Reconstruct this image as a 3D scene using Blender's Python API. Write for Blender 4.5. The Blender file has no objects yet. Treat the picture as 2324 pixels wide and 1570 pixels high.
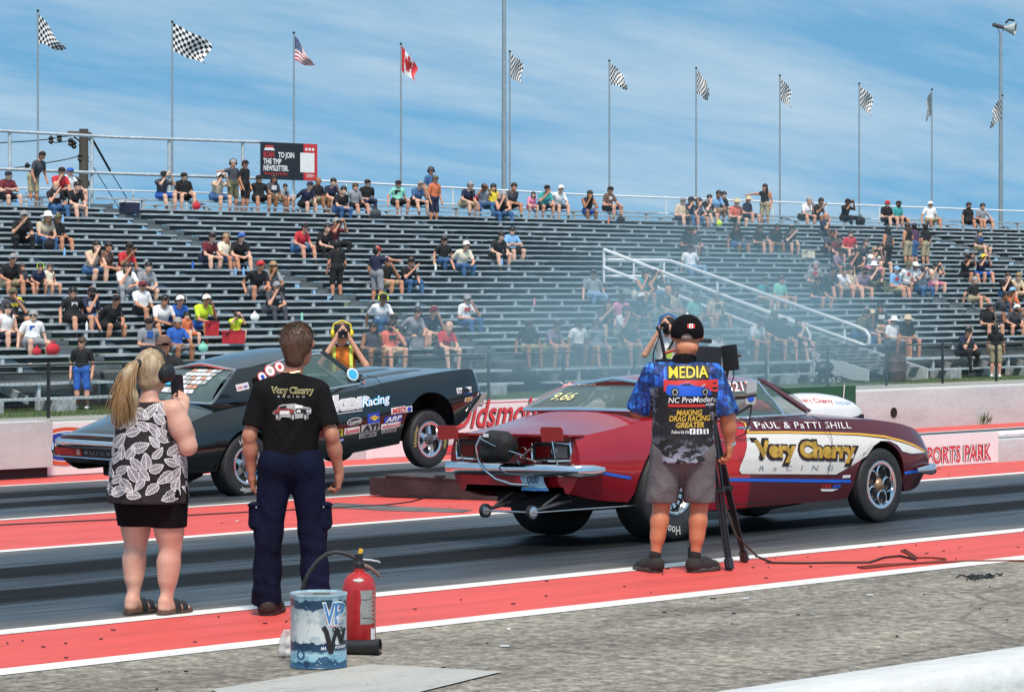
import bpy, bmesh, math, random
import numpy as np
from mathutils import Vector, Matrix
from mathutils.bvhtree import BVHTree
S = bpy.context.scene
COL = S.collection
R = math.radians
random.seed(7)
# ---------------------------------------------------------------- camera
CA, SA, FPX = 0.7034, 0.7108, 6600.0
cam = bpy.data.cameras.new('camera'); camo = bpy.data.objects.new('camera', cam); COL.objects.link(camo)
camo.location = (0, 0, 2.0)
camo.rotation_euler = (R(90), 0, -math.atan2(CA, SA))
cam.sensor_width = 36; cam.lens = 36 * FPX / 2324
cam.shift_y = -135 / 2324
cam.clip_start = 0.5; cam.clip_end = 3000
S.camera = camo
# ---------------------------------------------------------------- world and sun
SKY_TINT = (0.80, 1.26, 1.24, 1)
SUN_EL, SUN_AZ = R(58), R(215)       # azimuth measured from +Y towards +X
wd = bpy.data.worlds.new('World'); S.world = wd; wd.use_nodes = True
nt = wd.node_tree; nt.nodes.clear()
def wn(t, **k):
    n = nt.nodes.new(t)
    for a, v in k.items(): setattr(n, a, v)
    return n
out = wn('ShaderNodeOutputWorld'); bg = wn('ShaderNodeBackground'); bg.inputs[1].default_value = 0.1
sky = wn('ShaderNodeTexSky', sky_type='NISHITA', sun_disc=False, sun_elevation=SUN_EL, sun_rotation=SUN_AZ,
         air_density=1.3, dust_density=0.3, ozone_density=2.5)
tc = wn('ShaderNodeTexCoord')
mp = wn('ShaderNodeMapping'); mp.inputs['Scale'].default_value = (1, 1, 0.75); mp.inputs['Location'].default_value = (0, 0, 0.42)
nrm = wn('ShaderNodeVectorMath', operation='NORMALIZE')
L = nt.links.new
L(tc.outputs['Generated'], mp.inputs[0]); L(mp.outputs[0], nrm.inputs[0]); L(nrm.outputs[0], sky.inputs[0])
# cloud deck: direction projected on a high flat layer, broken by noise
sep = wn('ShaderNodeSeparateXYZ'); L(tc.outputs['Generated'], sep.inputs[0])
ad = wn('ShaderNodeMath', operation='ADD'); ad.inputs[1].default_value = 0.16; L(sep.outputs[2], ad.inputs[0])
mx = wn('ShaderNodeMath', operation='MAXIMUM'); mx.inputs[1].default_value = 0.05; L(ad.outputs[0], mx.inputs[0])
dv = wn('ShaderNodeVectorMath', operation='DIVIDE'); cmb = wn('ShaderNodeCombineXYZ')
for i in range(3): L(mx.outputs[0], cmb.inputs[i])
L(tc.outputs['Generated'], dv.inputs[0]); L(cmb.outputs[0], dv.inputs[1])
mp2 = wn('ShaderNodeMapping'); mp2.inputs['Scale'].default_value = (0.55, 1.5, 0.0); mp2.inputs['Rotation'].default_value = (0, 0, R(-45)); mp2.inputs['Location'].default_value = (1.3, 0.4, 0)
L(dv.outputs[0], mp2.inputs[0])
n1 = wn('ShaderNodeTexNoise'); n1.inputs['Scale'].default_value = 1.5; n1.inputs['Detail'].default_value = 9; n1.inputs['Roughness'].default_value = 0.58; n1.inputs['Distortion'].default_value = 0.15
L(mp2.outputs[0], n1.inputs['Vector'])
cr = wn('ShaderNodeValToRGB'); cr.color_ramp.elements[0].position = 0.40; cr.color_ramp.elements[0].color = (0.03, 0.03, 0.03, 1)
cr.color_ramp.elements[1].position = 0.66; cr.color_ramp.elements[1].color = (0.6, 0.6, 0.6, 1)
n1b = wn('ShaderNodeTexNoise'); n1b.inputs['Scale'].default_value = 7.0; n1b.inputs['Detail'].default_value = 7; n1b.inputs['Roughness'].default_value = 0.6; L(mp2.outputs[0], n1b.inputs['Vector'])
nm = wn('ShaderNodeMixRGB'); nm.inputs[0].default_value = 0.28; L(n1.outputs[0], nm.inputs[1]); L(n1b.outputs[0], nm.inputs[2]); L(nm.outputs[0], cr.inputs[0])
# the deck closes towards the zenith: flat white light from above
dk = wn('ShaderNodeMapRange'); dk.interpolation_type = 'SMOOTHSTEP'; dk.inputs[1].default_value = 0.16; dk.inputs[2].default_value = 0.7; dk.inputs[4].default_value = 0.8; L(sep.outputs[2], dk.inputs[0])
cov = wn('ShaderNodeMath', operation='MAXIMUM'); L(cr.outputs[0], cov.inputs[0]); L(dk.outputs[0], cov.inputs[1])
tint = wn('ShaderNodeMixRGB', blend_type='MULTIPLY'); tint.inputs[0].default_value = 1; tint.inputs[2].default_value = SKY_TINT; L(sky.outputs[0], tint.inputs[1])
mixc = wn('ShaderNodeMixRGB'); mixc.inputs[2].default_value = (4.8, 5.7, 6.3, 1)
L(cov.outputs[0], mixc.inputs[0]); L(tint.outputs[0], mixc.inputs[1])
L(mixc.outputs[0], bg.inputs[0]); L(bg.outputs[0], out.inputs[0])
sl = bpy.data.lights.new('sun', 'SUN'); so = bpy.data.objects.new('sun', sl); COL.objects.link(so)
sl.energy = 2.8; sl.angle = R(12); sl.color = (1.0, 0.87, 0.75)
_sd = Vector((math.sin(SUN_AZ) * math.cos(SUN_EL), math.cos(SUN_AZ) * math.cos(SUN_EL), math.sin(SUN_EL)))
so.rotation_euler = _sd.to_track_quat('Z', 'Y').to_euler(); so.location = (0, 0, 60)
S.view_settings.view_transform = 'Standard'; S.view_settings.look = 'None'
S.view_settings.exposure = 0.45; S.view_settings.gamma = 1.0
S.view_settings.use_curve_mapping = False
# ---------------------------------------------------------------- where things stand
def gz(Y): return -0.0235 * min(max(0.0, Y - 14.05), 40.0)
def onY(x, y, Y):                    # photo point (2324 px wide) on the vertical plane at Y
    k = (x - 1162) / FPX
    X = Y * (SA * k + CA) / (SA - k * CA); d = CA * X + SA * Y
    return Vector((X, Y, 2 - (y - 650) * d / FPX))
def onG(x, y):                       # photo point on the ground
    k = (x - 1162) / FPX; c = SA - CA * k
    d = 2 * FPX / (y - 650)
    for _ in range(40): d = (2 - gz(d * c)) * FPX / (y - 650)
    l = d * k
    return Vector((CA * d + SA * l, SA * d - CA * l, gz(d * c)))
# ---------------------------------------------------------------- materials
_M = {}
def mat(name, col, rough=0.6, metal=0.0, var=0.12, scale=8.0, bump=0.0, bscale=60.0, spec=0.5, coat=0.0, alpha=1.0, stretch=None, sheen=0.0, trans=0.0, rvar=0.0):
    if name in _M: return _M[name]
    m = bpy.data.materials.new(name); m.use_nodes = True; t = m.node_tree; b = t.nodes['Principled BSDF']
    b.inputs['Roughness'].default_value = rough; b.inputs['Metallic'].default_value = metal
    b.inputs['Specular IOR Level'].default_value = spec; b.inputs['Coat Weight'].default_value = coat; b.inputs['Coat Roughness'].default_value = 0.06
    b.inputs['Alpha'].default_value = alpha; b.inputs['Sheen Weight'].default_value = sheen; b.inputs['Transmission Weight'].default_value = trans
    tc = t.nodes.new('ShaderNodeTexCoord'); mp = t.nodes.new('ShaderNodeMapping'); t.links.new(tc.outputs['Object'], mp.inputs[0])
    if stretch: mp.inputs['Scale'].default_value = stretch
    n = t.nodes.new('ShaderNodeTexNoise'); n.inputs['Scale'].default_value = scale; n.inputs['Detail'].default_value = 5
    t.links.new(mp.outputs[0], n.inputs['Vector'])
    r = t.nodes.new('ShaderNodeValToRGB'); e = r.color_ramp.elements
    e[0].position = 0.3; e[1].position = 0.7
    e[0].color = (*[c * (1 - var) for c in col], 1); e[1].color = (*[min(1, c * (1 + var)) for c in col], 1)
    t.links.new(n.outputs[0], r.inputs[0]); t.links.new(r.outputs[0], b.inputs['Base Color'])
    if rvar:
        mr = t.nodes.new('ShaderNodeMapRange'); mr.inputs[3].default_value = max(0.02, rough - rvar); mr.inputs[4].default_value = min(1, rough + rvar)
        t.links.new(n.outputs[0], mr.inputs[0]); t.links.new(mr.outputs[0], b.inputs['Roughness'])
    if bump:
        n2 = t.nodes.new('ShaderNodeTexNoise'); n2.inputs['Scale'].default_value = bscale; n2.inputs['Detail'].default_value = 3
        t.links.new(tc.outputs['Object'], n2.inputs['Vector'])
        bp = t.nodes.new('ShaderNodeBump'); bp.inputs['Strength'].default_value = bump; bp.inputs['Distance'].default_value = 0.02
        t.links.new(n2.outputs[0], bp.inputs['Height']); t.links.new(bp.outputs[0], b.inputs['Normal'])
    _M[name] = m
    return m
def flat(col, name=None, rough=0.5):
    return mat(name or 'paint_%02x%02x%02x' % tuple(int(c * 255) for c in col), col, rough, var=0.05)
def hexc(h):
    v = [int(h[i:i + 2], 16) / 255 for i in (0, 2, 4)]
    return tuple(c / 12.92 if c < .04 else ((c + .055) / 1.055) ** 2.4 for c in v)
# ---------------------------------------------------------------- objects
WM = {}
def tag(o, label=None, cat=None, group=None, kind=None):
    if label: o['label'] = label
    if cat: o['category'] = cat
    if group: o['group'] = group
    if kind: o['kind'] = kind
    return o
def top(name, label, cat, loc=(0, 0, 0), rot=None, group=None):
    o = bpy.data.objects.new(name, None); COL.objects.link(o); o.empty_display_size = 0.2
    m = Matrix.Translation(loc) @ (rot.to_4x4() if rot is not None else Matrix())
    o.matrix_basis = m; WM[o] = m
    return tag(o, label, cat, group)
class MB:
    def __init__(s): s.v = []; s.f = []; s.m = []
    def add(s, vs, fs, mi=0):
        b = len(s.v); s.v += [tuple(v) for v in vs]; s.f += [tuple(i + b for i in f) for f in fs]; s.m += [mi] * len(fs)
    def box(s, c, sz, rot=None, mi=0):
        x, y, z = sz[0] / 2, sz[1] / 2, sz[2] / 2
        vs = [Vector((a * x, b * y, d * z)) for a in (-1, 1) for b in (-1, 1) for d in (-1, 1)]
        if rot is not None: vs = [rot @ v for v in vs]
        s.add([v + Vector(c) for v in vs], [(0, 1, 3, 2), (4, 6, 7, 5), (0, 4, 5, 1), (2, 3, 7, 6), (0, 2, 6, 4), (1, 5, 7, 3)], mi); return s
    def bx(s, x0, x1, y0, y1, z0, z1, mi=0): return s.box(((x0 + x1) / 2, (y0 + y1) / 2, (z0 + z1) / 2), (x1 - x0, y1 - y0, z1 - z0), None, mi)
    def tube(s, pts, r, n=8, caps=True, mi=0, flatn=None):
        pts = [Vector(p) for p in pts]; k = len(pts); rs = r if isinstance(r, (list, tuple)) else [r] * k
        up = None; rings = []
        for i, p in enumerate(pts):
            t = (pts[min(i + 1, k - 1)] - pts[max(i - 1, 0)]).normalized()
            if up is None: up = Vector((0, 0, 1)) if abs(t.z) < .9 else Vector((1, 0, 0))
            a = t.cross(up).normalized(); b = a.cross(t).normalized(); up = b
            rings.append([p + (a * math.cos(2 * math.pi * j / n) + b * math.sin(2 * math.pi * j / n) * (flatn or 1)) * rs[i] for j in range(n)])
        s.rings(rings, True, mi)
        if caps:
            b = len(s.v) - n * k
            s.f.append(tuple(range(b + n - 1, b - 1, -1))); s.f.append(tuple(range(b + n * (k - 1), b + n * k))); s.m += [mi, mi]
        return s
    def rings(s, rs, closed=True, mi=0, flip=False):
        n = len(rs[0]); fs = []
        for i in range(len(rs) - 1):
            for j in range(n if closed else n - 1):
                q = (i * n + j, i * n + (j + 1) % n, (i + 1) * n + (j + 1) % n, (i + 1) * n + j)
                fs.append(q[::-1] if flip else q)
        s.add([p for r in rs for p in r], fs, mi); return s
    def lathe(s, prof, c=(0, 0, 0), ax=(0, 0, 1), n=24, mi=0, ex=None):
        ax = Vector(ax).normalized(); a = (Vector(ex) if ex is not None else (Vector((1, 0, 0)) if abs(ax.x) < .8 else Vector((0, 1, 0))))
        a = (a - ax * a.dot(ax)).normalized(); b = ax.cross(a); c = Vector(c)
        s.rings([[c + ax * h + (a * math.cos(2 * math.pi * j / n) + b * math.sin(2 * math.pi * j / n)) * r for j in range(n)] for r, h in prof], True, mi); return s
    def ell(s, c, r, n=12, mi=0, rot=None, z0=-1.0):
        rs = []
        for i in range(n // 2 + 1):
            t = -math.pi / 2 + math.pi * i / (n // 2); t = max(t, math.asin(z0))
            rs.append([Vector((r[0] * math.cos(t) * math.cos(2 * math.pi * j / n), r[1] * math.cos(t) * math.sin(2 * math.pi * j / n), r[2] * math.sin(t))) for j in range(n)])
        if rot is not None: rs = [[rot @ v for v in q] for q in rs]
        s.rings([[v + Vector(c) for v in q] for q in rs], True, mi); return s
    def grid(s, P, mi=0, flip=False): return s.rings(P, False, mi, flip)
    def quad(s, a, b, c, d, mi=0): s.add([a, b, c, d], [(0, 1, 2, 3)], mi); return s
    def build(s, name, mats, parent=None, smooth=True, local=False, sharp=40):
        me = bpy.data.meshes.new(name)
        vs = s.v
        if parent is not None and not local:
            inv = WM[parent].inverted(); vs = [tuple(inv @ Vector(v)) for v in vs]
        me.from_pydata(vs, [], s.f)
        mats = mats if isinstance(mats, (list, tuple)) else [mats]
        for m in mats: me.materials.append(m)
        if len(mats) > 1: me.polygons.foreach_set('material_index', s.m)
        if smooth:
            me.polygons.foreach_set('use_smooth', [True] * len(me.polygons))
            if sharp: me.set_sharp_from_angle(angle=R(sharp))
        me.update()
        return link(name, me, parent)
def link(name, me, parent=None):
    o = bpy.data.objects.new(name, me); COL.objects.link(o)
    if parent is not None: o.parent = parent; WM[o] = WM[parent]
    else: WM[o] = Matrix()
    return o
def struct(name, mb, m, smooth=False): return tag(mb.build(name, m, None, smooth), kind='structure')
# text and outlines as flat meshes, laid on a surface
def text2d(s, size=1.0, bold=0.0, shear=0.0, sx=1.0, space=1.0, align='CENTER', res=3):
    cu = bpy.data.curves.new('t', 'FONT'); cu.body = s; cu.size = size; cu.offset = bold; cu.shear = shear; cu.space_character = space
    cu.align_x = align; cu.resolution_u = res; cu.fill_mode = 'FRONT'
    o = bpy.data.objects.new('t', cu); COL.objects.link(o)
    me = bpy.data.meshes.new_from_object(o)
    vs = [(v.co.x * sx, v.co.y) for v in me.vertices]; fs = [tuple(p.vertices) for p in me.polygons]
    bpy.data.objects.remove(o); bpy.data.curves.remove(cu); bpy.data.meshes.remove(me)
    return vs, fs
def poly2d(pts, cut=0.0):
    bm = bmesh.new(); vs = [bm.verts.new((p[0], p[1], 0)) for p in pts]
    es = [bm.edges.new((vs[i], vs[(i + 1) % len(vs)])) for i in range(len(vs))]
    bmesh.ops.triangle_fill(bm, edges=es, use_beauty=True)
    if cut:
        for _ in range(6):
            le = [e for e in bm.edges if e.calc_length() > cut]
            if not le: break
            bmesh.ops.subdivide_edges(bm, edges=le, cuts=1); bmesh.ops.triangulate(bm, faces=bm.faces[:])
    bm.verts.index_update()
    r = [(v.co.x, v.co.y) for v in bm.verts], [tuple(v.index for v in f.verts) for f in bm.faces]
    bm.free(); return r
def ellipse2d(rx, ry, n=24, cx=0, cy=0): return poly2d([(cx + rx * math.cos(2 * math.pi * i / n), cy + ry * math.sin(2 * math.pi * i / n)) for i in range(n)])
def rect2d(x0, x1, y0, y1, cut=0): return poly2d([(x0, y0), (x1, y0), (x1, y1), (x0, y1)], cut)
def lay(name, shape, m, parent, o, ux, uy, off=0.003, bvh=None, local=False, warp=None):
    """flat print: 2D shape at o + ux*x + uy*y; with bvh it is pressed onto that surface along -n"""
    ux = Vector(ux); uy = Vector(uy); o = Vector(o); n = ux.cross(uy).normalized()
    pts = []
    for x, y in shape[0]:
        if warp: x, y = warp(x, y)
        p = o + ux * x + uy * y
        if bvh is not None:
            h = bvh.ray_cast(p + n * 0.6, -n, 1.4)
            if h[0] is not None: p = h[0]
        pts.append(p + n * off)
    b = MB(); b.add(pts, shape[1]); ob = b.build(name, m, parent, False, local)
    return ob
def bvh_of(*mbs):
    v = []; f = []
    for b in mbs: k = len(v); v += [Vector(p) for p in b.v]; f += [tuple(i + k for i in q) for q in b.f]
    return BVHTree.FromPolygons(v, f)
def pchip(xs, ys):
    xs = np.array(xs, float); ys = np.array(ys, float); h = np.diff(xs); dl = np.diff(ys) / h; m = np.zeros(len(xs))
    for i in range(1, len(xs) - 1):
        if dl[i - 1] * dl[i] > 0: m[i] = 2 * dl[i - 1] * dl[i] / (dl[i - 1] + dl[i])
    m[0] = dl[0]; m[-1] = dl[-1]
    def f(x):
        x = min(max(x, xs[0]), xs[-1]); i = min(int(np.searchsorted(xs, x, 'right') - 1), len(xs) - 2); t = (x - xs[i]) / h[i]
        return float((1 + 2 * t) * (1 - t) ** 2 * ys[i] + t * (1 - t) ** 2 * h[i] * m[i] + t * t * (3 - 2 * t) * ys[i + 1] + t * t * (t - 1) * h[i] * m[i + 1])
    return f
# ================================================================ ground, track, walls
def surf(name, build, **k):
    m = bpy.data.materials.new(name); m.use_nodes = True; t = m.node_tree; b = t.nodes['Principled BSDF']
    def N(ty, **kw):
        n = t.nodes.new(ty)
        for a, v in kw.items():
            if a in n.inputs: n.inputs[a].default_value = v
            else: setattr(n, a, v)
        return n
    build(t, b, N, t.links.new); return m
def ramp(N, stops):
    r = N('ShaderNodeValToRGB'); e = r.color_ramp.elements
    while len(e) < len(stops): e.new(0.5)
    for el, (p, c) in zip(e, stops): el.position = p; el.color = (*c, 1) if len(c) == 3 else c
    return r
def m_lane(t, b, N, L):
    tc = N('ShaderNodeTexCoord'); sp = N('ShaderNodeSeparateXYZ'); L(tc.outputs['Object'], sp.inputs[0])
    mp = N('ShaderNodeMapping'); mp.inputs['Scale'].default_value = (0.035, 1.6, 1); L(tc.outputs['Object'], mp.inputs[0])
    n = N('ShaderNodeTexNoise', Scale=2.2, Detail=8.0, Roughness=0.65); L(mp.outputs[0], n.inputs['Vector'])
    mp2 = N('ShaderNodeMapping'); mp2.inputs['Scale'].default_value = (0.3, 7, 1); L(tc.outputs['Object'], mp2.inputs[0])
    n2 = N('ShaderNodeTexNoise', Scale=2.0, Detail=6.0, Roughness=0.7); L(mp2.outputs[0], n2.inputs['Vector'])
    # object Y runs 0..1 across the lane
    ad = N('ShaderNodeMath', operation='MULTIPLY_ADD'); ad.inputs[1].default_value = 1 / 5.3
    w = N('ShaderNodeMath', operation='MULTIPLY_ADD'); w.inputs[1].default_value = 0.20; w.inputs[2].default_value = -0.10; L(n.outputs[0], w.inputs[0])
    L(sp.outputs[1], ad.inputs[0]); L(w.outputs[0], ad.inputs[2])
    r = ramp(N, [(0.0, (.17, .16, .145)), (0.05, (.11, .112, .112)), (0.10, (.05, .060, .070)), (0.26, (.038, .048, .058)), (.31, (.008, .009, .010)), (.43, (.007, .007, .008)),
                 (.47, (.034, .042, .050)), (.56, (.030, .038, .046)), (.61, (.007, .007, .008)), (.73, (.008, .009, .010)), (.78, (.036, .045, .055)), (.93, (.06, .07, .08)), (1.0, (.16, .15, .14))])
    L(ad.outputs[0], r.inputs[0])
    mx = N('ShaderNodeMixRGB', blend_type='MULTIPLY'); mx.inputs[0].default_value = 0.95
    r2 = ramp(N, [(0.3, (.22, .22, .24)), (0.5, (.85, .85, .85)), (.62, (1.4, 1.4, 1.4)), (.72, (2.6, 2.6, 2.6))]); L(n2.outputs[0], r2.inputs[0])
    L(r.outputs[0], mx.inputs[1]); L(r2.outputs[0], mx.inputs[2]); L(mx.outputs[0], b.inputs['Base Color'])
    mr = N('ShaderNodeMapRange'); mr.inputs[1].default_value = .3; mr.inputs[2].default_value = .7; rl2_ = ramp(N, [(.0, (.10,) * 3), (.02, (.12,) * 3), (.06, (.35,) * 3)]); L(mx.outputs[0], rl2_.inputs[0]); L(rl2_.outputs[0], b.inputs['Specular IOR Level']); rl_ = ramp(N, [(.0, (.80,) * 3), (.015, (.7,) * 3), (.04, (.42,) * 3), (.12, (.65,) * 3)]); L(mx.outputs[0], rl_.inputs[0]); L(rl_.outputs[0], b.inputs['Roughness'])
    bp = N('ShaderNodeBump', Strength=0.05, Distance=0.006); L(n2.outputs[0], bp.inputs['Height']); L(bp.outputs[0], b.inputs['Normal'])
def m_apron(t, b, N, L):
    tc = N('ShaderNodeTexCoord')
    v = N('ShaderNodeTexVoronoi', Scale=34.0); L(tc.outputs['Object'], v.inputs['Vector'])
    n = N('ShaderNodeTexNoise', Scale=11.0, Detail=8.0, Roughness=0.75); L(tc.outputs['Object'], n.inputs['Vector'])
    mp = N('ShaderNodeMapping'); mp.inputs['Scale'].default_value = (0.5, 1.2, 1); L(tc.outputs['Object'], mp.inputs[0])
    n3 = N('ShaderNodeTexNoise', Scale=1.1, Detail=6.0); L(mp.outputs[0], n3.inputs['Vector'])
    r = ramp(N, [(0.30, (.03, .028, .025)), (0.42, (.16, .15, .13)), (.55, (.265, .25, .22)), (.70, (.46, .44, .40))]); L(n.outputs[0], r.inputs[0])
    r1 = ramp(N, [(0.0, (.55, .54, .5)), (0.35, (1, 1, 1)), (1, (1.45, 1.4, 1.3))]); L(v.outputs['Color'], r1.inputs[0])
    mx = N('ShaderNodeMixRGB', blend_type='MULTIPLY'); mx.inputs[0].default_value = .9; L(r.outputs[0], mx.inputs[1]); L(r1.outputs[0], mx.inputs[2])
    r3 = ramp(N, [(0.3, (.62, .61, .6)), (.55, (1, 1, 1)), (.75, (1.2, 1.18, 1.12))]); L(n3.outputs[0], r3.inputs[0])
    m2 = N('ShaderNodeMixRGB', blend_type='MULTIPLY'); m2.inputs[0].default_value = 1; L(mx.outputs[0], m2.inputs[1]); L(r3.outputs[0], m2.inputs[2])
    vd = N('ShaderNodeMixRGB'); vd.inputs[0].default_value = .12; L(tc.outputs['Object'], vd.inputs[1]); L(n3.outputs['Color'], vd.inputs[2])
    ve = N('ShaderNodeTexVoronoi', feature='DISTANCE_TO_EDGE'); ve.inputs['Scale'].default_value = .3; L(vd.outputs[0], ve.inputs['Vector'])
    rc_ = ramp(N, [(0, (.4, .38, .36)), (.003, (.55, .54, .53)), (.008, (1, 1, 1))]); L(ve.outputs['Distance'], rc_.inputs[0]); m4 = N('ShaderNodeMixRGB', blend_type='MULTIPLY'); m4.inputs[0].default_value = .55; L(m2.outputs[0], m4.inputs[1]); L(rc_.outputs[0], m4.inputs[2])
    L(m4.outputs[0], b.inputs['Base Color']); b.inputs['Roughness'].default_value = .9
    bp = N('ShaderNodeBump', Strength=0.7, Distance=0.012); L(n.outputs[0], bp.inputs['Height']); L(bp.outputs[0], b.inputs['Normal'])
def m_worn(col, dark, amt):
    def f(t, b, N, L):
        tc = N('ShaderNodeTexCoord')
        mp = N('ShaderNodeMapping'); mp.inputs['Scale'].default_value = (0.25, 1.6, 1); L(tc.outputs['Object'], mp.inputs[0])
        n = N('ShaderNodeTexNoise', Scale=2.6, Detail=9.0, Roughness=0.72); L(mp.outputs[0], n.inputs['Vector'])
        n2 = N('ShaderNodeTexNoise', Scale=26.0, Detail=6.0, Roughness=0.8); L(tc.outputs['Object'], n2.inputs['Vector'])
        a = N('ShaderNodeMath', operation='MULTIPLY_ADD'); a.inputs[1].default_value = .45; L(n2.outputs[0], a.inputs[0])
        a2 = N('ShaderNodeMath', operation='MULTIPLY'); a2.inputs[1].default_value = .55; L(n.outputs[0], a2.inputs[0]); L(a2.outputs[0], a.inputs[2])
        r = ramp(N, [(amt - .1, dark), (amt, tuple(c * .70 for c in col)), (.50, tuple(c * .93 for c in col)), (.57, col), (.70, tuple(min(1, c * 1.15) for c in col))]); L(a.outputs[0], r.inputs[0])
        L(r.outputs[0], b.inputs['Base Color']); b.inputs['Roughness'].default_value = .62
        bp = N('ShaderNodeBump', Strength=0.25, Distance=0.006); L(n2.outputs[0], bp.inputs['Height']); L(bp.outputs[0], b.inputs['Normal'])
    return f
def m_grass(t, b, N, L):
    tc = N('ShaderNodeTexCoord'); n = N('ShaderNodeTexNoise', Scale=3.0, Detail=8.0, Roughness=0.75); L(tc.outputs['Object'], n.inputs['Vector'])
    r = ramp(N, [(.3, (.03, .05, .02)), (.5, (.06, .1, .03)), (.7, (.16, .15, .08))]); L(n.outputs[0], r.inputs[0]); L(r.outputs[0], b.inputs['Base Color']); b.inputs['Roughness'].default_value = .95
LANE = surf('rubbered_lane', m_lane); APRON = surf('coarse_asphalt', m_apron); REDP = surf('red_track_paint', m_worn((.70, .088, .070), (.14, .04, .035), .385))
WHITEP = surf('white_line_paint', m_worn((.82, .82, .80), (.3, .28, .26), .40)); GRASS = surf('field_grass', m_grass)
CONC = surf('pale_concrete', m_worn((.44, .44, .41), (.20, .19, .165), .41))
GRAVEL = surf('gravel_path', m_worn((.36, .35, .31), (.14, .14, .11), .42))
WALLW = surf('whitewashed_concrete', m_worn((.54, .56, .56), (.28, .27, .25), .35))
def sheet(name, pts, m, lift=0.0, kind='structure', o=(0, 0, 0)):
    b = MB(); b.add([(p[0] - o[0], p[1] - o[1], gz(p[1]) + lift - o[2]) for p in pts], [tuple(range(len(pts)))])
    ob = b.build(name, m, None, False); ob.location = o; return tag(ob, kind=kind)
YL = [-60, 14.05, 30, 54.05, 420]; XL = [-160, 520]
b = MB(); b.add([(x, y, gz(y)) for y in YL for x in XL], [(2 * i, 2 * i + 1, 2 * i + 3, 2 * i + 2) for i in range(len(YL) - 1)])
tag(b.build('ground', GRASS, None, False), kind='structure')
X0, X1 = -40, 260
def band(name, y0, y1, m, lift, x0=X0, x1=X1):
    return sheet(name, [(x0, y0), (x1, y0), (x1, y1), (x0, y1)], m, lift, o=(0, y0, 0))
band('asphalt_apron', 3.0, 12.6, APRON, .004); 
band('red_strip', 12.6, 14.05, REDP, .004)
band('track_lane', 14.05, 19.4, LANE, .004); band('red_strip', 19.4, 23.0, REDP, .004); band('track_lane', 23.0, 28.3, LANE, .004)
band('red_strip', 28.3, 29.75, REDP, .004)
for y, w in ((12.56, .21), (14.0, .2), (19.45, .2), (22.93, .15), (28.32, .13)): band('painted_line', y - w / 2, y + w / 2, WHITEP, .008)
band('gravel_path', 51.0, 54.0, GRAVEL, .004); band('bare_earth', 58.3, 90, mat('dark_earth', (.05, .045, .035), .95, var=.4, scale=2), .004); band('grass_verge', 30.2, 51.0, GRASS, .004)
# concrete pad under the extinguisher, dark unpainted patch of the middle strip
sheet('concrete_pad', [onG(480, 1568)[:2], onG(840, 1511)[:2], onG(880, 1513)[:2], onG(1140, 1528)[:2], onG(930, 1580)[:2], onG(600, 1640)[:2]], CONC, .012)
sheet('bare_asphalt_patch', [onG(735, 1152)[:2], onG(760, 1142)[:2], onG(1075, 1158)[:2], onG(1050, 1164)[:2], onG(880, 1160)[:2]], mat('bare_asphalt', (.12, .11, .11), .8, var=.5, scale=3), .0075)
# near barrier, lower right
def wall(name, label, y0, y1, x0, x1, h, m, bev=.05):
    pr = [(y0, 0), (y0, h - bev), (y0 + bev * .3, h - bev * .3), (y0 + bev, h), (y1 - bev, h), (y1 - bev * .3, h - bev * .3), (y1, h - bev), (y1, 0)]
    b = MB(); g = gz((y0 + y1) / 2) - .01
    n = max(2, int((x1 - x0) / 4)); b.rings([[(x0 + (x1 - x0) * i / n, y, z + g) for y, z in pr] for i in range(n + 1)], False, flip=True)
    for e in (0, n): b.add([(x0 + (x1 - x0) * e / n, y, z + g) for y, z in pr], [tuple(range(8))])
    o = b.build(name, m, None, True, sharp=50); return tag(o, label, 'barrier')
def m_barrier(t, b, N, L):
    tc = N('ShaderNodeTexCoord'); mp = N('ShaderNodeMapping'); mp.inputs['Scale'].default_value = (.6, 2.5, 2.5); L(tc.outputs['Object'], mp.inputs[0])
    n = N('ShaderNodeTexNoise', Scale=9.0, Detail=8.0, Roughness=.72); L(mp.outputs[0], n.inputs['Vector'])
    r = ramp(N, [(.30, (.36, .27, .22)), (.335, (.54, .55, .55)), (.6, (.62, .64, .64))]); L(n.outputs[0], r.inputs[0]); L(r.outputs[0], b.inputs['Base Color']); b.inputs['Roughness'].default_value = .7
    n2 = N('ShaderNodeTexNoise', Scale=16.0, Detail=5.0); L(tc.outputs['Object'], n2.inputs['Vector'])
    bp = N('ShaderNodeBump', Strength=.5, Distance=.02); L(n2.outputs[0], bp.inputs['Height']); L(bp.outputs[0], b.inputs['Normal'])
wall('track_barrier', 'white painted concrete barrier with flaking paint in the near right corner', 5.5, 5.82, 4, 30, .80, surf('flaking_white_paint', m_barrier), .07)
WALLPRE = wall('track_wall', 'long low whitewashed concrete wall beyond the far lane', 29.75, 30.05, onG(66, 1081.6).x, 170, .69, WALLW, .04)
# tail of the far wall at the left: a separate block lying on dark feet
lx = onG(66, 1081.6).x
b = MB(); b.bx(lx - 14, lx - .02, 29.55, 29.95, gz(29.7) + .14, gz(29.7) + .70); o = b.build('barrier_block', WALLW, None, False)
tag(o, 'white concrete block with a gap below at the left end of the far wall', 'barrier')
b = MB(); b.bx(lx - .75, lx - .05, 29.62, 29.9, gz(29.7), gz(29.7) + .138); b.build('block_foot', mat('tyre_black', (.018, .018, .02), .75), o, False)
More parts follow.
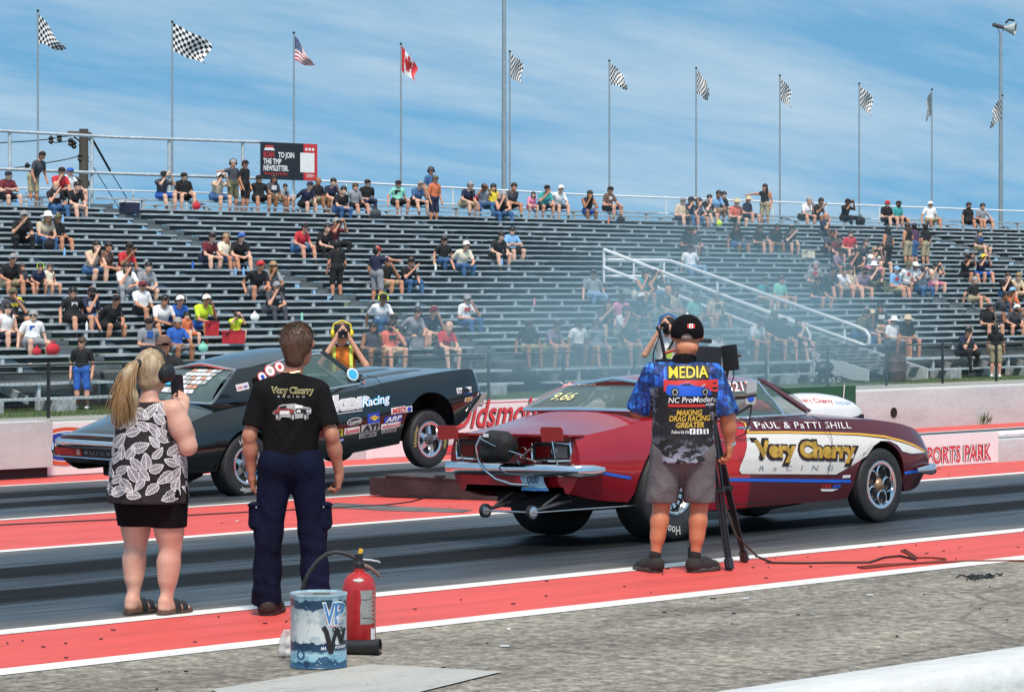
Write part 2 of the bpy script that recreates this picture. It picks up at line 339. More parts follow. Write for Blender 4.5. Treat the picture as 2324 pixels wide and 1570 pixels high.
# low centre wall with pipe
cw = wall('centre_wall', 'low white wall with a pipe along its top on the centre strip', 21.25, 21.5, 25.5, 150, .30, WALLW, .02)
PIPE = mat('white_pipe', (.78, .79, .80), .4)
for i in range(14):
    b = MB(); x = 25.5 + i * 5.0; b.tube([(x, 21.36, gz(21.4) + .34), (x + 4.93, 21.36, gz(21.4) + .34)], .045, 10); b.tube([(x + 4.83, 21.36, gz(21.4) + .34), (x + 5.0, 21.36, gz(21.4) + .34)], .055, 10); b.build('pipe', PIPE, cw)
# ================================================================ grandstand
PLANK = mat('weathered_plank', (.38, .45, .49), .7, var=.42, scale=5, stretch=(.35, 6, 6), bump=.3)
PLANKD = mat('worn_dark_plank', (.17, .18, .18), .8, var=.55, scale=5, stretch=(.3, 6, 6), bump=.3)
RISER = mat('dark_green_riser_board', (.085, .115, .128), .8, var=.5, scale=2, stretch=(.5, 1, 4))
STEEL = mat('dull_galvanised_steel', (.50, .56, .59), .5, .15, var=.2)
BRIGHT = mat('pale_bracket_plate', (.66, .72, .76), .45, .1, var=.15)
WRAIL = mat('white_rail_paint', (.82, .83, .84), .45, var=.06)
ROWS = [(57.8 + .74 * k, .14 + .183 * k) for k in range(27)]
FRONT = (57.0, -.28)
def seat_at(x, y):
    best = min([FRONT] + ROWS, key=lambda r: abs(onY(x, y, r[0]).z - r[1]))
    p = onY(x, y, best[0]); return best, Vector((p.x, best[0], best[1]))
gs = top('grandstand', 'long grey bleacher grandstand with rows of plank benches behind the track', 'grandstand', (57, 57, gz(60)))
SECT = [(34, 42.7), (43.6, 56.3), (57.2, 69.8), (73.1, 84.2), (85.1, 97.5), (98.4, 117)]
rng = random.Random(3)
def plank_mesh(name, ln, dep, th, m):
    b = MB(); nb = max(1, round(ln / 4.4)); w = ln / nb
    for i in range(nb): b.bx(-ln / 2 + i * w + .008, -ln / 2 + (i + 1) * w - .008, -dep / 2, dep / 2, -th, rng.uniform(-.012, .010))
    me_o = b.build(name, m, None, False); me = me_o.data; bpy.data.objects.remove(me_o); return me
def place(name, me, loc, parent, rz=0.0, ry=0.0):
    o = bpy.data.objects.new(name, me); COL.objects.link(o); o.parent = parent; WM[o] = WM[parent]
    o.location = WM[parent].inverted() @ Vector(loc); o.rotation_euler = (0, ry, rz); return o
for si, (a, c) in enumerate(SECT):
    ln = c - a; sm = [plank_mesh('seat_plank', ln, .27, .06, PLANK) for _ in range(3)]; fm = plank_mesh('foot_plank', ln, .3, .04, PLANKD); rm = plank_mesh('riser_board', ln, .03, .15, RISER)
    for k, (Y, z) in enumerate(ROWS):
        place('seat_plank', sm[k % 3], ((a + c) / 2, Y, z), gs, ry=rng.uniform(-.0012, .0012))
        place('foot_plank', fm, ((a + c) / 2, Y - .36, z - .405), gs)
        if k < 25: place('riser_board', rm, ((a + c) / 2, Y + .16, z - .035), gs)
    place('seat_plank', sm[0], ((a + c) / 2, FRONT[0], FRONT[1]), gs); place('foot_plank', sm[1], ((a + c) / 2, FRONT[0] - .45, -.62), gs)
    sk_ = plank_mesh('dark_backing', ln, .03, .8, RISER); place('dark_backing', sk_, ((a + c) / 2, 58.6, -.08), gs)  # added backing under the front rows; the dark behind them is in its colour
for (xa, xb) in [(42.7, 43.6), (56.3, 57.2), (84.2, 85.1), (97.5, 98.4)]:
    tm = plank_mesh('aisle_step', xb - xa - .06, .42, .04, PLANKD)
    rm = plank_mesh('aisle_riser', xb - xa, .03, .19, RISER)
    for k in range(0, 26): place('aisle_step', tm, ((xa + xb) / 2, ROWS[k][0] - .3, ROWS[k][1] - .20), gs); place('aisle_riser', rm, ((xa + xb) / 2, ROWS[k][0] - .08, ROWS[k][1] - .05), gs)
sm = plank_mesh('seat_plank', 3.26, .27, .05, PLANK); rm = plank_mesh('riser_board', 3.26, .03, .15, RISER)
for k in range(11, 27):
    place('seat_plank', sm, (71.45, *ROWS[k]), gs)
    if k < 25: place('riser_board', rm, (71.45, ROWS[k][0] + .16, ROWS[k][1] - .035), gs)
fmesh = []
for v in range(5):
    b = MB(); rr = random.Random(v)
    for k, (Y, z) in enumerate(ROWS):
        b.bx(-.055, .055, Y - .12, Y - .02, z - (.42 if k > 24 else .2), z - .062, 0)
        b.bx(-.03, .03, Y - .1, Y + .1, z - .09, z - .055, 0)
        if k > 23: b.bx(-.03, .03, Y - .5, Y + .1, z - .48, z - .45, 0)
        if rr.random() < (.62 if k < 20 else .3):
            x0 = .05; x1 = rr.uniform(.3, .7)
            b.add([(x0, Y - .02, z - .175), (x1, Y - .02, z - .175), (x1 - .1, Y + .14, z - .085), (x0, Y + .14, z - .085), (x0, Y - .02, z - .185), (x1, Y - .02, z - .185), (x1 - .1, Y + .14, z - .11), (x0, Y + .14, z - .11)],
                  [(0, 1, 2, 3), (7, 6, 5, 4), (0, 4, 5, 1), (1, 5, 6, 2), (2, 6, 7, 3), (3, 7, 4, 0)], 1)
    Y0, z0 = ROWS[0]; Y1, z1 = ROWS[-1]
    b.add([(-.03, Y0 - .4, z0 - .75), (-.03, Y1 + .4, z1 - .55), (-.03, Y1 + .4, z1 - .75), (-.03, Y0 - .4, z0 - .95), (.03, Y0 - .4, z0 - .75), (.03, Y1 + .4, z1 - .55), (.03, Y1 + .4, z1 - .75), (.03, Y0 - .4, z0 - .95)],
          [(0, 1, 2, 3), (7, 6, 5, 4), (0, 4, 5, 1), (1, 5, 6, 2), (2, 6, 7, 3), (3, 7, 4, 0)], 0)
    for Y in (60, 66, 72, 78):
        zt = .14 + .183 * (Y - 57.8) / .74 - .8; b.bx(-.05, .05, Y - .05, Y + .05, gz(60), zt, 0)
    b.bx(-.04, .04, FRONT[0] - .08, FRONT[0] + .04, gz(60), FRONT[1] - .052, 0)
    oo = b.build('support_frame', [STEEL, BRIGHT], None, False); fmesh.append(oo.data); bpy.data.objects.remove(oo)
bm_ = MB(); bm_.bx(-.28, .28, -.35, .3, gz(60) - .02, -.665); oo = bm_.build('footing_block', mat('grey_footing_concrete', (.34, .38, .40), .8, var=.25), None, False); fb = oo.data; bpy.data.objects.remove(oo)
x = 34.4; i = 0
while x < 117:
    if not any(p < x < q for p, q in ((42.5, 43.9), (55.6, 57), (69.7, 73.2), (83.9, 85.3), (97.3, 98.7))):
        place('support_frame', fmesh[i % 5], (x, 0, 0), gs); place('footing_block', fb, (x + .3, 56.6, 0), gs)
    x += 2.05; i += 1
# rails along the back of the top row
def rail(name, pts, r, m, parent=gs): return MB().tube(pts, r, 6).build(name, m, parent)
YB = 78.0
rail('top_rail', [onY(0, 295, YB) + Vector((-4, 0, 0)), onY(259, 311.5, YB), onY(592, 323, YB)], .055, STEEL)
rail('middle_rail', [onY(0, 382, YB) + Vector((-4, 0, 0)), onY(259, 394, YB), onY(592, 405, YB)], .06, STEEL)
for px in (-160, 24, 210, 386, 553):
    p = onY(px, 300, YB); rail('rail_post', [(p.x, YB + .05, 3.0), (p.x, YB + .05, onY(px, 295 + px * .05, YB).z)], .06, STEEL)
rail('back_rail', [onY(-60, 424, YB - .1), onY(592, 441, YB - .1), onY(1327, 480, YB - .1), onY(2065, 500, YB - .1), onY(2500, 510, YB - .1)], .028, WRAIL)
rail('back_rail', [onY(718, 410, YB), onY(1327, 442, YB), onY(2065, 470, YB), onY(2500, 486, YB)], .04, WRAIL)
for px in range(60, 2440, 121):
    p = onY(px, 400, YB); rail('rail_post', [(p.x, YB, 3.6), (p.x, YB, onY(px, 430 if px < 600 else 410 + (px - 718) * .0436, YB).z)], .026, WRAIL)
# ---------------------------------------------------------------- stairway into the stand
SX0, SX1 = 70.0, 72.95
st = top('stairway', 'white railed stairway climbing from the path into the grandstand', 'stairs', ((SX0 + SX1) / 2, 56, gz(56)))
def slope(Y): return -.5 + (Y - 55.5) * .2422
for X in (SX0, SX1):
    b = MB(); pr = [(55.3, -.55), (66.0, slope(66)), (66.0, slope(66) - .42), (55.9, -.86), (55.3, -.88)]
    b.add([(X - .03, y, z) for y, z in pr] + [(X + .03, y, z) for y, z in pr], [(0, 1, 2, 3, 4), (9, 8, 7, 6, 5)] + [(i, i + 5, (i + 1) % 5 + 5, (i + 1) % 5) for i in range(5)]); b.build('stringer', mat('grey_white_steel_plate', (.55, .58, .60), .5), st, False)
for i in range(26):
    Y = 55.6 + i * .4; MB().bx(SX0 + .04, SX1 - .04, Y, Y + .3, slope(Y) - .06, slope(Y) - .02).build('tread', PLANKD, st, False)
Yt = 66.4
def rl(name, pts, r=.058): return MB().tube(pts, r, 8).build(name, WRAIL, st)
zt = lambda Y: .79 + (Y - 57.95) * .2856
rl('handrail', [(SX0, Yt, 3.22), (SX0, 58.1, zt(58.1)), (SX0, 57.75, .70), (SX0, 57.6, .5), (SX0, 57.62, .25), (SX0, 57.75, .18)])
rl('lower_rail', [(SX0, Yt, 2.63), (SX0, 57.75, .18)])
rl('handrail', [(SX0, Yt, 2.88), (SX1, Yt, 2.88), (SX1, 66.1, 2.86), (SX1, 58.1, .72), (SX1, 57.75, .60), (SX1, 57.6, .42), (SX1, 57.62, .2), (SX1, 57.75, .12)])
rl('lower_rail', [(SX0, Yt, 2.33), (SX1, Yt, 2.33), (SX1, 66.1, 2.31), (SX1, 57.75, .12)])
for Y in (58.6, 61.5, 64.0, 66.4): rl('baluster', [(SX0, Y, slope(Y) - .1), (SX0, Y, zt(Y))], .045); rl('baluster', [(SX1, Y, slope(Y) - .1), (SX1, Y, zt(Y) - .35)], .045)
rl('baluster', [(SX0 + 1.45, Yt, 1.9), (SX0 + 1.45, Yt, 2.87)], .035)
rl('end_post', [(SX0, 57.7, .25), (SX0 - .1, 57.0, gz(57))], .03)
# ---------------------------------------------------------------- wire fence in front
BLK = mat('black_fence_paint', (.012, .014, .015), .5)
FY = 53.0; fzb = gz(FY)
fe = top('wire_fence', 'low black wire mesh fence along the path before the grandstand', 'fence', (60, FY, fzb))
xs = [onY(110, 800, FY).x + 2.72 * i for i in range(-1, 17)]
for X in xs: MB().tube([(X, FY, fzb), (X, FY, fzb + 1.22)], .04, 8).build('post', BLK, fe)
for a, c in zip(xs, xs[1:]): MB().tube([(a, FY, fzb + 1.18), (c, FY, fzb + 1.18)], .026, 6).build('top_rail', BLK, fe)
for a, c in zip(xs, xs[1:]):
    b = MB(); n = 20; H = 1.16
    for i in range(-8, n + 8):
        for s in (1, -1):
            x0 = a + (c - a) * i / n; x1 = x0 + s * H * .62; z0, z1 = fzb + .01, fzb + H
            p = [(x0, z0), (x1, z1)]
            def cl(p, q):
                (ax, az), (bx_, bz) = p, q
                if ax < a: t = (a - ax) / (bx_ - ax); ax, az = a, az + t * (bz - az)
                if ax > c: t = (c - ax) / (bx_ - ax); ax, az = c, az + t * (bz - az)
                return ax, az
            if (x0 < a and x1 < a) or (x0 > c and x1 > c): continue
            u = cl(p[0], p[1]); w = cl(p[1], p[0]); t = .0022
            b.add([(u[0] - t, FY, u[1]), (u[0] + t, FY, u[1]), (w[0] + t, FY, w[1]), (w[0] - t, FY, w[1])], [(0, 1, 2, 3)])
    tag(b.build('wire_mesh', BLK, fe, False), kind='stuff')
# ---------------------------------------------------------------- flags
BLKC = flat((.012, .012, .014), 'black_cloth'); WHTC = flat((.80, .80, .80), 'white_cloth'); REDC = flat((.60, .03, .035), 'red_cloth'); BLUC = flat((.03, .05, .16), 'blue_cloth')
POLE = mat('grey_pole', (.30, .36, .40), .5, .2)
LEAF = [(0, -.5), (.03, -.2), (.3, -.25), (.25, -.12), (.5, .1), (.42, .14), (.46, .32), (.3, .28), (.25, .36), (.1, .2), (.15, .48), (.07, .44), (0, .6)]
LEAF = LEAF + [(-x, y) for x, y in LEAF[-2:0:-1]]
def inpoly(x, y, P):
    r = False
    for i in range(len(P)):
        (x1, y1), (x2, y2) = P[i - 1], P[i]
        if (y1 > y) != (y2 > y) and x < (x2 - x1) * (y - y1) / (y2 - y1) + x1: r = not r
    return r
FL = [(86, 25, 52, 68, 72, 17, 'c'), (391, 50, 77, 63, 42, 27, 'c'), (667, 75, 40, 58, 65, 13, 'u'), (910, 100, 33, 58, 47, 23, 'm'), (1157, 117, 28, 55, 24, 13, 'c'), (1383, 138, 38, 48, 30, 13, 'c'),
      (1580, 155, 29, 52, 25, 18, 'c'), (1770, 172, 27, 52, 30, 15, 'c'), (1950, 190, 32, 48, 30, 20, 'c'), (2115, 203, -9, 52, 22, 16, 'c'), (2275, 217, -21, 48, 30, 22, 'c')]
ORD = ['first', 'second', 'third', 'fourth', 'fifth', 'sixth', 'seventh', 'eighth', 'ninth', 'tenth', 'eleventh', 'twelfth', 'thirteenth', 'fourteenth', 'fifteenth', 'sixteenth', 'seventeenth', 'eighteenth', 'nineteenth', 'twentieth']
nc = 0
for i, (x, y, w, h, td, bd, kind) in enumerate(FL):
    p = onY(x, y, 80.0); d = CA * p.x + SA * p.y; u = d / FPX
    if kind == 'c': nc += 1; lab = 'black and white checkered flag on a tall pole, %s checkered flag from the left' % ORD[nc - 1]
    else: lab = 'striped red white and blue flag with stars on a tall pole' if kind == 'u' else 'red and white maple leaf flag on a tall pole'
    f = top('flag_pole', lab, 'flag', (p.x, 80, gz(60)), group='flags along the top of the grandstand')
    MB().tube([(p.x, 80, gz(60)), (p.x, 80, p.z)], [.05, .03], 8).build('pole', POLE, f)
    MB().ell((p.x, 80, p.z), (.05, .05, .05), 8).build('finial', BLKC, f)
    nu, nv = (40, 28) if kind != 'c' else (24, 16)
    cx = Vector((SA, -CA, 0)); dep = Vector((CA, SA, 0)); P = []; rr = random.Random(i)
    ph, am = rr.uniform(0, 6), rr.uniform(.08, .16)
    for a in range(nu + 1):
        s = a / nu; row = []
        for c in range(nv + 1):
            t = c / nv; z = -.06 - (s * td * (1 - .25 * (1 - s)) * u) * (1 - t) - (h * u + s * bd * u) * t + .03 * math.sin(9 * s + ph)
            ww = s * w * u * (1 + .12 * math.sin(5 * t + ph))
            row.append(Vector((p.x, 80, p.z + z)) + cx * ww + dep * (am * math.sin(7 * s + 3 * t + ph) * s + s * .5))
        P.append(row)
    b = MB()
    for a in range(nu):
        for c in range(nv):
            s = (a + .5) / nu; t = (c + .5) / nv
            if kind == 'c': mi = (a // 2 + c // 2) % 2
            elif kind == 'u':
                mi = 2 if int(t * 13) % 2 == 0 else 1
                if s < .42 and t < 7 / 13: mi = 1 if (a % 3 == 1 and c % 3 == 1) else 3
            else:
                mi = 2 if (s < .25 or s > .75 or inpoly((s - .5) * 1.9, .5 - t + .02, LEAF)) else 1
            b.add([P[a][c], P[a + 1][c], P[a + 1][c + 1], P[a][c + 1]], [(0, 1, 2, 3)], mi)
    b.build('cloth', [BLKC, WHTC, REDC, BLUC], f, False)
# ---------------------------------------------------------------- light poles, utility pole, sign
lp = onY(1144, 0, 84); o = top('light_pole', 'thick tall grey pole behind the middle of the grandstand', 'pole', (lp.x, 84, gz(60)))
MB().tube([(lp.x, 84, gz(60)), (lp.x, 84, 14.5)], [.13, .08], 12).build('shaft', POLE, o); MB().lathe([(.2, 0), (.2, .1), (.13, .14)], (lp.x, 84, gz(60)), n=12).build('base_plate', POLE, o)
q = onY(2271, 78, 82); o = top('floodlight_pole', 'grey pole carrying a floodlight at the far right', 'pole', (q.x, 82, gz(60)))
MB().tube([(q.x, 82, gz(60)), (q.x, 82, q.z)], [.12, .07], 12).build('shaft', POLE, o)
sc = (CA * q.x + SA * 82) / FPX; rx = Vector((SA, -CA, 0))
LMP = mat('lamp_reflector_metal', (.62, .64, .62), .35, .4)
def im(x, y): return onY(x, y, 82)
MB().tube([im(2271, 80), im(2262, 58)], .03, 6).build('bracket', POLE, o); MB().tube([im(2271, 80), im(2281, 62)], .03, 6).build('bracket', POLE, o)
MB().tube([im(2255, 57), im(2275, 62)], .1, 10).build('ballast_box', mat('dark_lamp_metal', (.10, .09, .10), .5), o)
MB().lathe([(.06, 0), (.10, .08), (.24, .38), (.31, .58), (.30, .59), (.2, .56)], im(2277, 64), (rx * .8 + Vector((0, 0, -.12)) + Vector((-.2, -.3, 0))), 18).build('lamp_shade', LMP, o)
MB().tube([im(2283, 52), im(2290, 45), im(2301, 47)], .05, 6).build('visor', BLKC, o)
WOOD = mat('weathered_pole_wood', (.085, .075, .062), .9, var=.4, stretch=(8, 8, .5))
up = onY(190, 293, 95); o = top('utility_pole', 'wooden utility pole with crossarms behind the left end of the grandstand', 'pole', (up.x, 95, gz(60)))
U = lambda x, y, Y=95: onY(x, y, Y)
MB().tube([(up.x, 95, gz(60)), (up.x, 95, up.z)], [.24, .19], 10).build('shaft', WOOD, o)
MB().tube([U(155, 302), U(205, 304)], .08, 4).build('crossarm', WOOD, o); MB().tube([U(160, 402), U(208, 418)], .1, 4).build('crossarm', WOOD, o)
for a, c in (((168, 311), (186, 325)), ((192, 304), (180, 330))): MB().tube([U(*a), U(*c)], .04, 5).build('brace', WOOD, o)
for px, py in ((116, 316), (135, 311), (160, 321), (168, 327), (182, 356), (196, 360), (62, 377), (206, 310)): MB().lathe([(.03, -.2), (.12, -.12), (.07, -.04), (.12, .04), (.03, .14)], U(px, py), n=8).build('insulator', BLKC, o)
def wire(lab, pts, r=.022): tag(MB().tube(pts, r, 5).build('power_line', BLKC, None), lab, 'wire')
wire('power line running left from the top crossarm of the utility pole', [U(-60, 328), U(60, 321), U(116, 316), U(135, 311), U(170, 308)])
wire('power line with an insulator string running left from the middle of the utility pole', [U(-60, 390), U(62, 378), U(150, 362), U(190, 352)])
wire('drooping jumper cable between the insulators of the utility pole', [U(116, 318), U(125, 324), U(150, 321), U(163, 320), U(170, 309)])
wire('thick guy cable slanting right from the utility pole', [U(205, 308), U(250, 388)], .05)
wire('thin guy cable slanting down to the right beside the thick one', [U(250, 388), U(300, 470)], .02)
wire('pale guy cable slanting down behind the railing left of the blue cooler', [U(212, 380), U(275, 480)], .018)
sg = top('newsletter_sign', 'black and red banner sign reading scan to join the newsletter above the top row', 'sign', onY(655, 411, 77.85))
a = onY(591, 322, 77.85); c = onY(718, 411, 77.85); SW = c.x - a.x; SH = a.z - c.z; so_ = Vector((a.x, 77.8, c.z))
MB().bx(a.x, c.x, 77.8, 77.86, c.z, a.z).build('panel', flat((.016, .02, .026), 'sign_black'), sg, False)
ux, uy = Vector((1, 0, 0)), Vector((0, 0, 1)); SR = flat((.58, .04, .04), 'sign_red'); SWH = flat((.85, .85, .85), 'sign_white')
def sl_(name, shp, m, x, y, off=.004): return lay(name, shp, m, sg, so_ + ux * (x * SW) + uy * (y * SH), ux, uy, off)
sl_('red_field', rect2d(0, .25 * SW, .0, SH), SR, .75, 0, .003)
T = SH * .2
sl_('lettering', text2d('SCAN', T, .008, 0, .74, align='LEFT'), SR, .035, .60); sl_('lettering', text2d('TO JOIN', T, .008, 0, .74, align='LEFT'), SWH, .30, .60)
sl_('lettering', text2d('THE TMP', T, .008, 0, .78, align='LEFT'), SWH, .035, .42); sl_('lettering', text2d('NEWSLETTER.', T, .008, 0, .70, align='LEFT'), SWH, .035, .24)
sl_('lettering', text2d('The starting line for fans.', T * .52, .003, 0, .80, align='LEFT'), SR, .04, .13)
sl_('code_square', rect2d(0, .255 * SW, 0, .53 * SH), SWH, .69, .22, .006)
for i in range(3): sl_('icon', ellipse2d(.022 * SW, .042 * SH, 12), SWH, .80 + .06 * i, .85, .006)
sl_('emblem', poly2d([(0, 0), (.2 * SW, 0), (.17 * SW, .07 * SH), (.03 * SW, .07 * SH)]), SWH, .04, .78); sl_('emblem', poly2d([(0, 0), (.15 * SW, 0), (.15 * SW, .06 * SH), (.01 * SW, .06 * SH)]), SR, .06, .855)
for i in range(3): sl_('small_print', rect2d(0, (.12 + .04 * (i % 2)) * SW, 0, .012 * SH), SWH, .80, .16 - .035 * i)
# rusty barrel and stroller behind the fence
g = onG(2035, 866); RUST = mat('rusty_barrel_steel', (.10, .062, .055), .8, var=.6, scale=6)
o = top('trash_barrel', 'rusty dark steel trash barrel standing on the path by the fence', 'barrel', g)
MB().lathe([(.0, 0), (.28, 0), (.29, .02), (.285, .3), (.30, .32), (.285, .34), (.285, .6), (.30, .62), (.285, .64), (.285, .9), (.30, .91), (.27, .91), (.265, .6), (0, .6)], g, n=20).build('drum', RUST, o)
g = onG(1872, 872); o = top('stroller', 'empty black baby stroller parked on the path below the stairway', 'stroller', g)
FAB = flat((.02, .03, .04), 'stroller_fabric')
def sp_(dx, dz, dy=0): return g + Vector((SA * dx + CA * dy, -CA * dx + SA * dy, dz))
for dx, dy in ((-.38, 0), (-.05, .3), (.12, 0), (.45, .3)):
    MB().lathe([(.085, -.03), (.12, -.03), (.12, .03), (.085, .03), (.085, -.03)], sp_(dx, .125, dy), (CA, SA, 0), 16).build('wheel', BLKC, o)
for dy in (0, .35): MB().tube([sp_(-.38, .13, dy), sp_(-.3, .55, dy), sp_(-.35, .95, dy), sp_(-.3, 1.0, dy)], .022, 6).build('frame', STEEL, o); MB().tube([sp_(.45, .13, dy), sp_(-.1, .5, dy), sp_(-.35, .8, dy)], .02, 6).build('frame', BLKC, o)
MB().tube([sp_(-.3, 1.0, 0), sp_(-.3, 1.0, .35)], .025, 6).build('handle', BLKC, o)
MB().ell(sp_(0, .5, .18), (.36, .26, .2), 12).build('seat', FAB, o); MB().ell(sp_(.12, .78, .18), (.28, .26, .2), 12, z0=-.1).build('canopy', FAB, o); MB().ell(sp_(.05, .27, .18), (.34, .2, .1), 10).build('basket', FAB, o)
MB().tube([sp_(.3, .75, .1), sp_(.5, .72, .1)], .025, 6).build('bumper_bar', BLKC, o)
# ================================================================ people: smooth continuous surfaces
def cap(a, b, ra, rb=None, tag=0, k=.03, fl=None): return (Vector(a), Vector(b), ra, ra if rb is None else rb, tag, k, fl)
def surface_nets(vol, o, vox):
    ins = vol < 0
    nx, ny, nz = vol.shape
    c = np.zeros((nx - 1, ny - 1, nz - 1), np.int8)
    for i in (0, 1):
        for j in (0, 1):
            for k in (0, 1): c += ins[i:nx - 1 + i, j:ny - 1 + j, k:nz - 1 + k]
    act = (c > 0) & (c < 8); ci = np.argwhere(act); n = len(ci)
    idx = -np.ones(act.shape, np.int64); idx[act] = np.arange(n)
    acc = np.zeros((n, 3)); cnt = np.zeros(n)
    for ax in range(3):
        for u in (0, 1):
            for v in (0, 1):
                off = [0, 0, 0]; oth = [q for q in range(3) if q != ax]; off[oth[0]] = u; off[oth[1]] = v
                p0 = ci + np.array(off); p1 = p0.copy(); p1[:, ax] += 1
                a = vol[p0[:, 0], p0[:, 1], p0[:, 2]]; b = vol[p1[:, 0], p1[:, 1], p1[:, 2]]
                m = (a < 0) != (b < 0); t = np.where(m, a / np.where(a == b, 1, a - b), 0)
                pt = np.array(off, float)[None, :].repeat(n, 0); pt[:, ax] += t
                acc += pt * m[:, None]; cnt += m
    V = (ci + acc / cnt[:, None]) * vox + np.array(o)
    Q = []
    for ax in range(3):
        s0 = [slice(1, -1)] * 3; s0[ax] = slice(0, -1); s1 = list(s0); s1[ax] = slice(1, None)
        A = ins[tuple(s0)]; B = ins[tuple(s1)]
        e = np.argwhere(A != B)
        if not len(e): continue
        fl = A[e[:, 0], e[:, 1], e[:, 2]]
        o1, o2 = [q for q in range(3) if q != ax]
        e = e + 1; e[:, ax] -= 1
        def cell(u, v):
            q = e.copy(); q[:, o1] -= u; q[:, o2] -= v; return idx[q[:, 0], q[:, 1], q[:, 2]]
        q = np.stack([cell(1, 1), cell(0, 1), cell(0, 0), cell(1, 0)], 1)
        f = fl if ax != 1 else ~fl
        q[~f] = q[~f][:, ::-1]
        Q.append(q)
    return V, np.concatenate(Q), ci
def sdf_mesh(name, prims, vox, mats, cuts=(), subs=()):
    """prims: tapered capsules blended into one surface; cuts: (point, normal) keep the side the normal points away from"""
    lo = np.min([[min(p[0][i], p[1][i]) - max(p[2], p[3]) for i in range(3)] for p in prims], 0) - vox * 3
    hi = np.max([[max(p[0][i], p[1][i]) + max(p[2], p[3]) for i in range(3)] for p in prims], 0) + vox * 3
    n = np.ceil((hi - lo) / vox).astype(int) + 1
    ax = [lo[i] + vox * np.arange(n[i]) for i in range(3)]
    vol = np.full(n, 1.0); best = np.full(n, 9.0); tg = np.zeros(n, np.int8)
    def dist(p, win):
        X = ax[0][win[0]][:, None, None]; Y = ax[1][win[1]][None, :, None]; Z = ax[2][win[2]][None, None, :]
        a, b, ra, rb, t, k, fl = p; X = X - a.x; Y = Y - a.y; Z = Z - a.z; d = b - a
        sc = 1.0
        if fl:
            (fx, fy, fz), s = fl; dt = (X * fx + Y * fy + Z * fz) * (1 / s - 1); X = X + fx * dt; Y = Y + fy * dt; Z = Z + fz * dt; sc = s if s < 1 else 1.0
            q = d.dot(Vector((fx, fy, fz))) * (1 / s - 1); d = d + Vector((fx, fy, fz)) * q
        dd = d.dot(d)
        h = np.clip((X * d.x + Y * d.y + Z * d.z) / dd, 0, 1) if dd > 1e-9 else 0.0 * X + 0.0 * Y + 0.0 * Z
        return (np.sqrt((X - h * d.x) ** 2 + (Y - h * d.y) ** 2 + (Z - h * d.z) ** 2) - (ra + (rb - ra) * h)) * sc
    for p in prims:
        r = max(p[2], p[3]) + p[5] + vox * 2.5; win = []
        for i in range(3):
            l = int((min(p[0][i], p[1][i]) - r - lo[i]) / vox); h = int((max(p[0][i], p[1][i]) + r - lo[i]) / vox) + 2
            win.append(slice(max(0, l), min(n[i], h)))
        win = tuple(win); d = dist(p, win); v = vol[win]; k = p[5]
        hh = np.maximum(k - np.abs(v - d), 0) / k; vol[win] = np.minimum(v, d) - hh * hh * k * .25
        bt = best[win]; m = d < bt; bt[m] = d[m]; best[win] = bt; tw = tg[win]; tw[m] = p[4]; tg[win] = tw
    full = (slice(None),) * 3
    for p in subs: vol = np.maximum(vol, -dist(p, full))
    for c, nn in cuts:
        nn = Vector(nn).normalized(); c = Vector(c)
        pl = (ax[0][:, None, None] - c.x) * nn.x + (ax[1][None, :, None] - c.y) * nn.y + (ax[2][None, None, :] - c.z) * nn.z
        vol = np.maximum(vol, pl)
    V, Q, ci = surface_nets(vol, lo, vox)
    me = bpy.data.meshes.new(name); me.vertices.add(len(V)); me.vertices.foreach_set('co', V.ravel().astype(np.float32))
    me.loops.add(len(Q) * 4); me.loops.foreach_set('vertex_index', Q.ravel().astype(np.int32))
    me.polygons.add(len(Q)); me.polygons.foreach_set('loop_start', (np.arange(len(Q)) * 4).astype(np.int32))
    for m in mats: me.materials.append(m)
    if len(mats) > 1:
        cc = ci[Q[:, 0]]; me.polygons.foreach_set('material_index', tg[cc[:, 0], cc[:, 1], cc[:, 2]].astype(np.int32))
    me.polygons.foreach_set('use_smooth', [True] * len(Q)); me.update(calc_edges=True)
    return me
PAL = {'k': ('black', '1b1c20'), 'n': ('navy', '222a45'), 'w': ('white', 'e9e9e9'), 'g': ('grey', '8d9198'), 'd': ('dark grey', '44474f'), 'r': ('red', 'c0303a'), 'm': ('maroon', '6a2731'), 'b': ('blue', '2f62b8'), 'l': ('pale blue', '7fb2e0'),
       't': ('beige', 'cdbba0'), 'y': ('yellow', 'e6d23c'), 'o': ('orange', 'd2764e'), 'p': ('pink', 'e08aa8'), 'e': ('olive', '5e6048'), 'c': ('teal', '3f9fa0'), 'v': ('mauve', '8a7790'), 'i': ('mint', '86cfba'), 'u': ('brown', '6b5248'), 'L': ('lime', 'cbe93a'),
       'j': ('blue denim', '3f6592'), 'J': ('pale denim', '86a3c4'), 'x': ('khaki', 'a79c7e'), 'P': ('purple', '553c5c'), 's': ('salmon', 'd8705f'), 'f': ('cream', 'e6dcc6')}
def cloth(c): return mat('cloth_' + PAL[c][0].replace(' ', '_'), hexc(PAL[c][1]), .85, var=.18, scale=14, bump=.25, bscale=25)
SKIN = [mat('skin_%d' % i, hexc(h), .55, var=.10, scale=30) for i, h in enumerate(('d09a80', 'c48a6c', 'dcae96', '9a6a4c'))]
HAIR = {'k': mat('hair_black', (.012, .010, .009), .5), 'u': mat('hair_brown', (.06, .035, .02), .5), 'y': mat('hair_blond', (.34, .23, .11), .5), 'g': mat('hair_grey', (.32, .31, .30), .6)}
GLASSB = mat('dark_sunglasses', (.01, .01, .012), .15)
